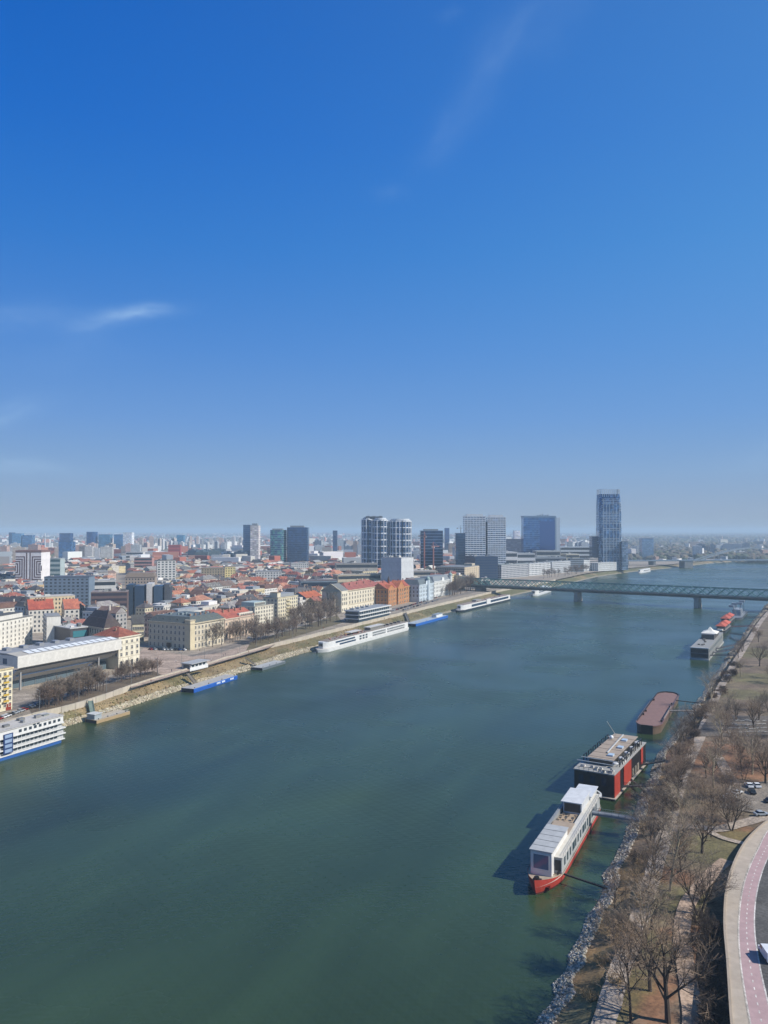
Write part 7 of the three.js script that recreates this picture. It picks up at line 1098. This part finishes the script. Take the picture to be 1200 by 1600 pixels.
// ------------------------------------------------------------------ vehicles
function car(label, x, y, z, turn, col, van = false) {
  const t = thing(van ? 'white_van' : 'parked_car', label, van ? 'van' : 'car', [x, y, z], turn, van ? undefined : 'parked and passing cars'), L = van ? 5.4 : 4.4, W = 1.8, h = van ? 2.1 : 1.45, b = van ? 1.1 : 0.85;
  const prof = van ? [[0, 0.35], [L, 0.35], [L, 1.0], [L - 0.9, 1.15], [L - 1.6, 2.1], [0.05, 2.15], [0, 1.2]] : [[0, 0.35], [L, 0.35], [L, 0.75], [L - 1.0, 0.92], [0.35, 0.95], [0, 0.85]];
  const ext = (pts, w, c) => { const g = new Geo(), tr = THREE.ShapeUtils.triangulateShape(pts.map(p => new THREE.Vector2(...p)), []); for (const [i, j, k] of tr) { g.tri([...pts[i], w / 2], [...pts[j], w / 2], [...pts[k], w / 2], c); g.tri([...pts[k], -w / 2], [...pts[j], -w / 2], [...pts[i], -w / 2], c); } for (let i = 0; i < pts.length; i++) { const a = pts[i], d = pts[(i + 1) % pts.length]; g.quad([...a, -w / 2], [...d, -w / 2], [...d, w / 2], [...a, w / 2], c); } return g; };
  ext(prof, W, col).build('body', M.paint, t);
  if (!van) { ext([[0.45, 0.9], [L - 1.1, 0.9], [L - 1.75, 1.4], [1.0, 1.42]], W * 0.9, C('#1d2226')).build('cabin_glass', M.glass, t); ext([[1.0, 1.4], [L - 1.75, 1.38], [L - 1.95, 1.47], [1.2, 1.48]], W * 0.86, col).build('car_roof', M.paint, t); } else ext([[L - 1.62, 1.3], [L - 0.92, 1.16], [L - 1.55, 2.02], [L - 2.5, 2.02], [L - 2.5, 1.3]], W + 0.02, C('#1d2226')).build('cabin_glass', M.glass, t);
  for (const wx of [0.85, L - 0.85]) for (const s of [-1, 1]) new Geo().tube([wx, 0.33, s * (W / 2 - 0.2)], [wx, 0.33, s * (W / 2 + 0.02)], 0.33, 0.33, 10, C('#161616'), true).build('wheel', M.plaster, t);
  for (const s of [-1, 1]) new Geo().box(L - 0.02, L + 0.02, 0.62, 0.78, s * 0.65 - 0.2, s * 0.65 + 0.2, C('#d5d5d0')).build('headlight', M.glass, t);
  return t;
}
const cW = C('#d9dadb'), cD = C('#26292e'), cS = C('#9da3a8'), cR = C('#8e2222'), cB = C('#25406b');
for (const [px, py, a, c, l] of [[1174, 1234, 1.5, cW, 'white hatchback, left of two parked side by side in the park car park'], [1186, 1234, 1.5, cW, 'white hatchback, right of two parked side by side in the park car park'], [1178, 1244, 1.4, cD, 'dark car parked in front of the two white hatchbacks'], [1179, 1276, 0.1, cS, 'silver car parked along the kerb near the ramp road'], [1196, 1256, 0.3, cD, 'black car in the deep shade at the right edge of the car park'], [1132, 1250, 0.3, cW, 'white car half hidden by the bushy tree'], [1138, 1256, 0.4, cD, 'dark car half hidden by the bushy tree'], [1146, 1244, 0.6, cW, 'white car parked behind the bushy tree']]) { const v = G(px, py, PARK); car(l, v.x, PARK + 0.32, v.z, a, c); }
{ const v = G(1207, 1508, rampY(0.88)); car('white van driving on the ramp road at the right edge', v.x, rampY(0.87) + 0.1, v.z, 1.45, cW, true); }
{ let i = 0; const rowCars = (n, A2, B2, off, g) => { for (let k = 0; k < n; k++) { const f = (k + rr(0.2, 0.8)) / n, px = A2[0] + (B2[0] - A2[0]) * f, py = A2[1] + (B2[1] - A2[1]) * f, v = G(px, py, GROUND), c = pick([cW, cD, cS, cD, cS, cR, cB]); if (occupied(v.x, v.z, -3)) continue; const t = car('', v.x, GROUND + 0.13, v.z, Math.PI / 2 - QUAY + off, c); (grove[g] ??= []).push(t); } };
  const before = new Set(Object.keys(grove)); rowCars(26, [612, 956], [690, 932], 0.5, 'parked cars before the orange brick school'); rowCars(14, [628, 955], [685, 938], 0.5, 'outer row of parked cars by the grass bank'); rowCars(9, [235, 1016], [292, 1017], 1.2, 'cars at the foot of the shaded palace front'); rowCars(10, [-10, 1128], [55, 1104], 0.2, 'cars parked behind the white hotel ship'); rowCars(12, [380, 1000], [520, 962], 0.0, 'cars on the quay road behind the park trees');
  for (const [g, a] of Object.entries(grove)) if (!before.has(g)) { a.sort((p, q) => pxOf(p.position) - pxOf(q.position)); a.forEach((t, j) => { t.userData.label = `${nth(j) || 'first '}from the left of the ${g}`; t.userData.group = g; }); } }
// ------------------------------------------------------------------ lamp posts on the promenade
{ const lp = bankLine(leftLine, 24).filter(p => p[1] < -330 && p[1] > -900), posts0 = []; for (let i = 0; i < lp.length; i += 3) { const t = thing('street_lamp', '', 'street lamp', [lp[i][0], GROUND, lp[i][1]], Math.PI / 2 - QUAY, 'street lamps along the promenade'); new Geo().tube([0, 0, 0], [0, 10, 0], 0.14, 0.09, 6, C('#8b8d8c')).build('post', M.metal, t); new Geo().beam([0, 10, 0], [0, 10.3, -1.6], 0.1, 0.1, C('#8b8d8c')).build('arm', M.metal, t); new Geo().box(-0.2, 0.2, 10.2, 10.4, -2.2, -1.4, C('#a9abaa')).build('lamp_head', M.metal, t); posts0.push(t); } posts0.forEach((t, i) => t.userData.label = `${nth(i) || 'first '}street lamp on the promenade counting from the left edge`); }
// pale café benches on the terrace
{ let n = 0; for (let r = 0; r < 4; r++) for (let k = 0; k < 9; k++) { const px = 1128 + k * 8 + r * 2 + rr(-2, 2), py = 1128 + r * 6 + rr(-1.2, 1.2), v = G(px, py, PARK), t = thing('terrace_bench', '', 'bench', [v.x, PARK + 0.29, v.z], rr(-0.3, 0.3), 'pale benches of the terrace under the trees'); new Geo().box(-1.1, 1.1, 0.42, 0.5, -0.25, 0.25, C('#cfcac1')).build('seat', M.plaster, t); new Geo().box(-0.9, -0.7, 0, 0.42, -0.2, 0.2, C('#b5afa5')).build('leg', M.plaster, t); new Geo().box(0.7, 0.9, 0, 0.42, -0.2, 0.2, C('#b5afa5')).build('leg', M.plaster, t); t.userData.label = `pale terrace bench, ${nth(k) || 'first '}from the left in the ${['back', 'second', 'third', 'front'][r]} row`; } }
// ------------------------------------------------------------------ walkers on the promenade: one continuous body each
{
  const res = 44, mc = new MarchingCubes(res, new THREE.MeshBasicMaterial(), false, false, 40000); mc.isolation = 0;
  const bones = [[0, 1.02, 0, 0.15, 0, 1.42, 0, 0.16], [0, 1.42, 0, 0.09, 0, 1.56, 0, 0.065], [0, 1.64, 0.01, 0.1, 0, 1.68, 0.01, 0.1], [0.09, 0.95, 0, 0.095, 0.11, 0.5, 0.1, 0.07], [0.11, 0.5, 0.1, 0.068, 0.11, 0.07, -0.02, 0.05], [0.11, 0.05, -0.02, 0.05, 0.12, 0.04, 0.14, 0.045], [-0.09, 0.95, 0, 0.095, -0.11, 0.5, -0.06, 0.07], [-0.11, 0.5, -0.06, 0.068, -0.11, 0.09, -0.22, 0.05], [-0.11, 0.07, -0.22, 0.05, -0.12, 0.04, -0.08, 0.045], [0.17, 1.4, 0, 0.065, 0.23, 1.12, -0.06, 0.055], [0.23, 1.12, -0.06, 0.052, 0.22, 0.86, 0.06, 0.042], [-0.17, 1.4, 0, 0.065, -0.23, 1.12, 0.04, 0.055], [-0.23, 1.12, 0.04, 0.052, -0.22, 0.88, 0.18, 0.042]];
  const at = k => (k / res - 0.5) * 1.9;
  for (let k = 0; k < res; k++) for (let j = 0; j < res; j++) for (let i = 0; i < res; i++) {
    const x = at(i), y = at(j) + 0.9, z = at(k); let d = 9;
    for (const [ax, ay, az, ra, bx, by, bz, rb] of bones) { const ex = bx - ax, ey = by - ay, ez = bz - az, t = cl01(((x - ax) * ex + (y - ay) * ey + (z - az) * ez) / (ex * ex + ey * ey + ez * ez)), q = Math.hypot(x - ax - ex * t, y - ay - ey * t, z - az - ez * t) - (ra + (rb - ra) * t), h = cl01(0.5 + 0.5 * (d - q) / 0.05); d = d * (1 - h) + q * h - 0.05 * h * (1 - h); }
    mc.field[k * res * res + j * res + i] = -d;
  }
  mc.update(); const n = mc.count, P = Array.from(mc.positionArray.slice(0, n * 3)).map((v, i) => v * 0.95 + (i % 3 === 1 ? 0.9 : 0)), N = Array.from(mc.normalArray.slice(0, n * 3));
  const looks = [['navy jacket and grey trousers', C('#2b3550'), C('#5a5c60')], ['black coat and blue jeans', C('#222326'), C('#3a4a66')], ['red jacket and dark trousers', C('#8f2f2a'), C('#2d2d30')], ['beige coat and black trousers', C('#b39c7c'), C('#262628')], ['white shirt and dark jeans', C('#d5d3ce'), C('#2f3a4c')], ['green jacket and brown trousers', C('#4c5a3c'), C('#5c4a3a')]].map(([l, a, b]) => {
    const g = new THREE.BufferGeometry(), c = []; for (let i = 0; i < n; i++) { const y = P[i * 3 + 1], z = P[i * 3 + 2]; c.push(...(y > 1.72 || (y > 1.6 && z < -0.02) ? C('#3a2c22') : y > 1.53 || (y < 0.9 && y > 0.78 && Math.abs(P[i * 3]) > 0.18) ? C('#b98b72') : y > 0.93 || Math.abs(P[i * 3]) > 0.2 ? a : y > 0.09 ? b : C('#1f1c1a'))); }
    g.setAttribute('position', new THREE.Float32BufferAttribute(P, 3)); g.setAttribute('normal', new THREE.Float32BufferAttribute(N, 3)); g.setAttribute('color', new THREE.Float32BufferAttribute(c, 3)); return [l, g];
  });
  const spots = [[349, 1026], [352, 1024], [388, 1020], [421, 1007], [437, 1003], [462, 994], [300, 1052], [268, 1050], [236, 1066], [214, 1076], [330, 1033], [372, 1022], [560, 984], [601, 968], [505, 983], [240, 1040], [275, 1035], [312, 1018]];
  spots.forEach(([px, py], i) => { const v = G(px, py, GROUND), [l, g] = looks[i % 6]; const m = single('person', `person in ${l} walking, ${nth(i) || 'first '}of those on the promenade`, 'person', g, M.clear, 'walkers on the promenade'); m.position.set(v.x, GROUND + 0.14, v.z); m.rotation.y = rr(0, 6.28); m.userData.px = px; });
  const by = scene.children.filter(o => o.userData.px).sort((a, b) => a.userData.px - b.userData.px); by.forEach((o, i) => { o.userData.label = o.userData.label.replace(/, .*$/, `, ${nth(i) || 'first '}walker from the left on the promenade`); delete o.userData.px; });
}
renderer.render(scene, camera);
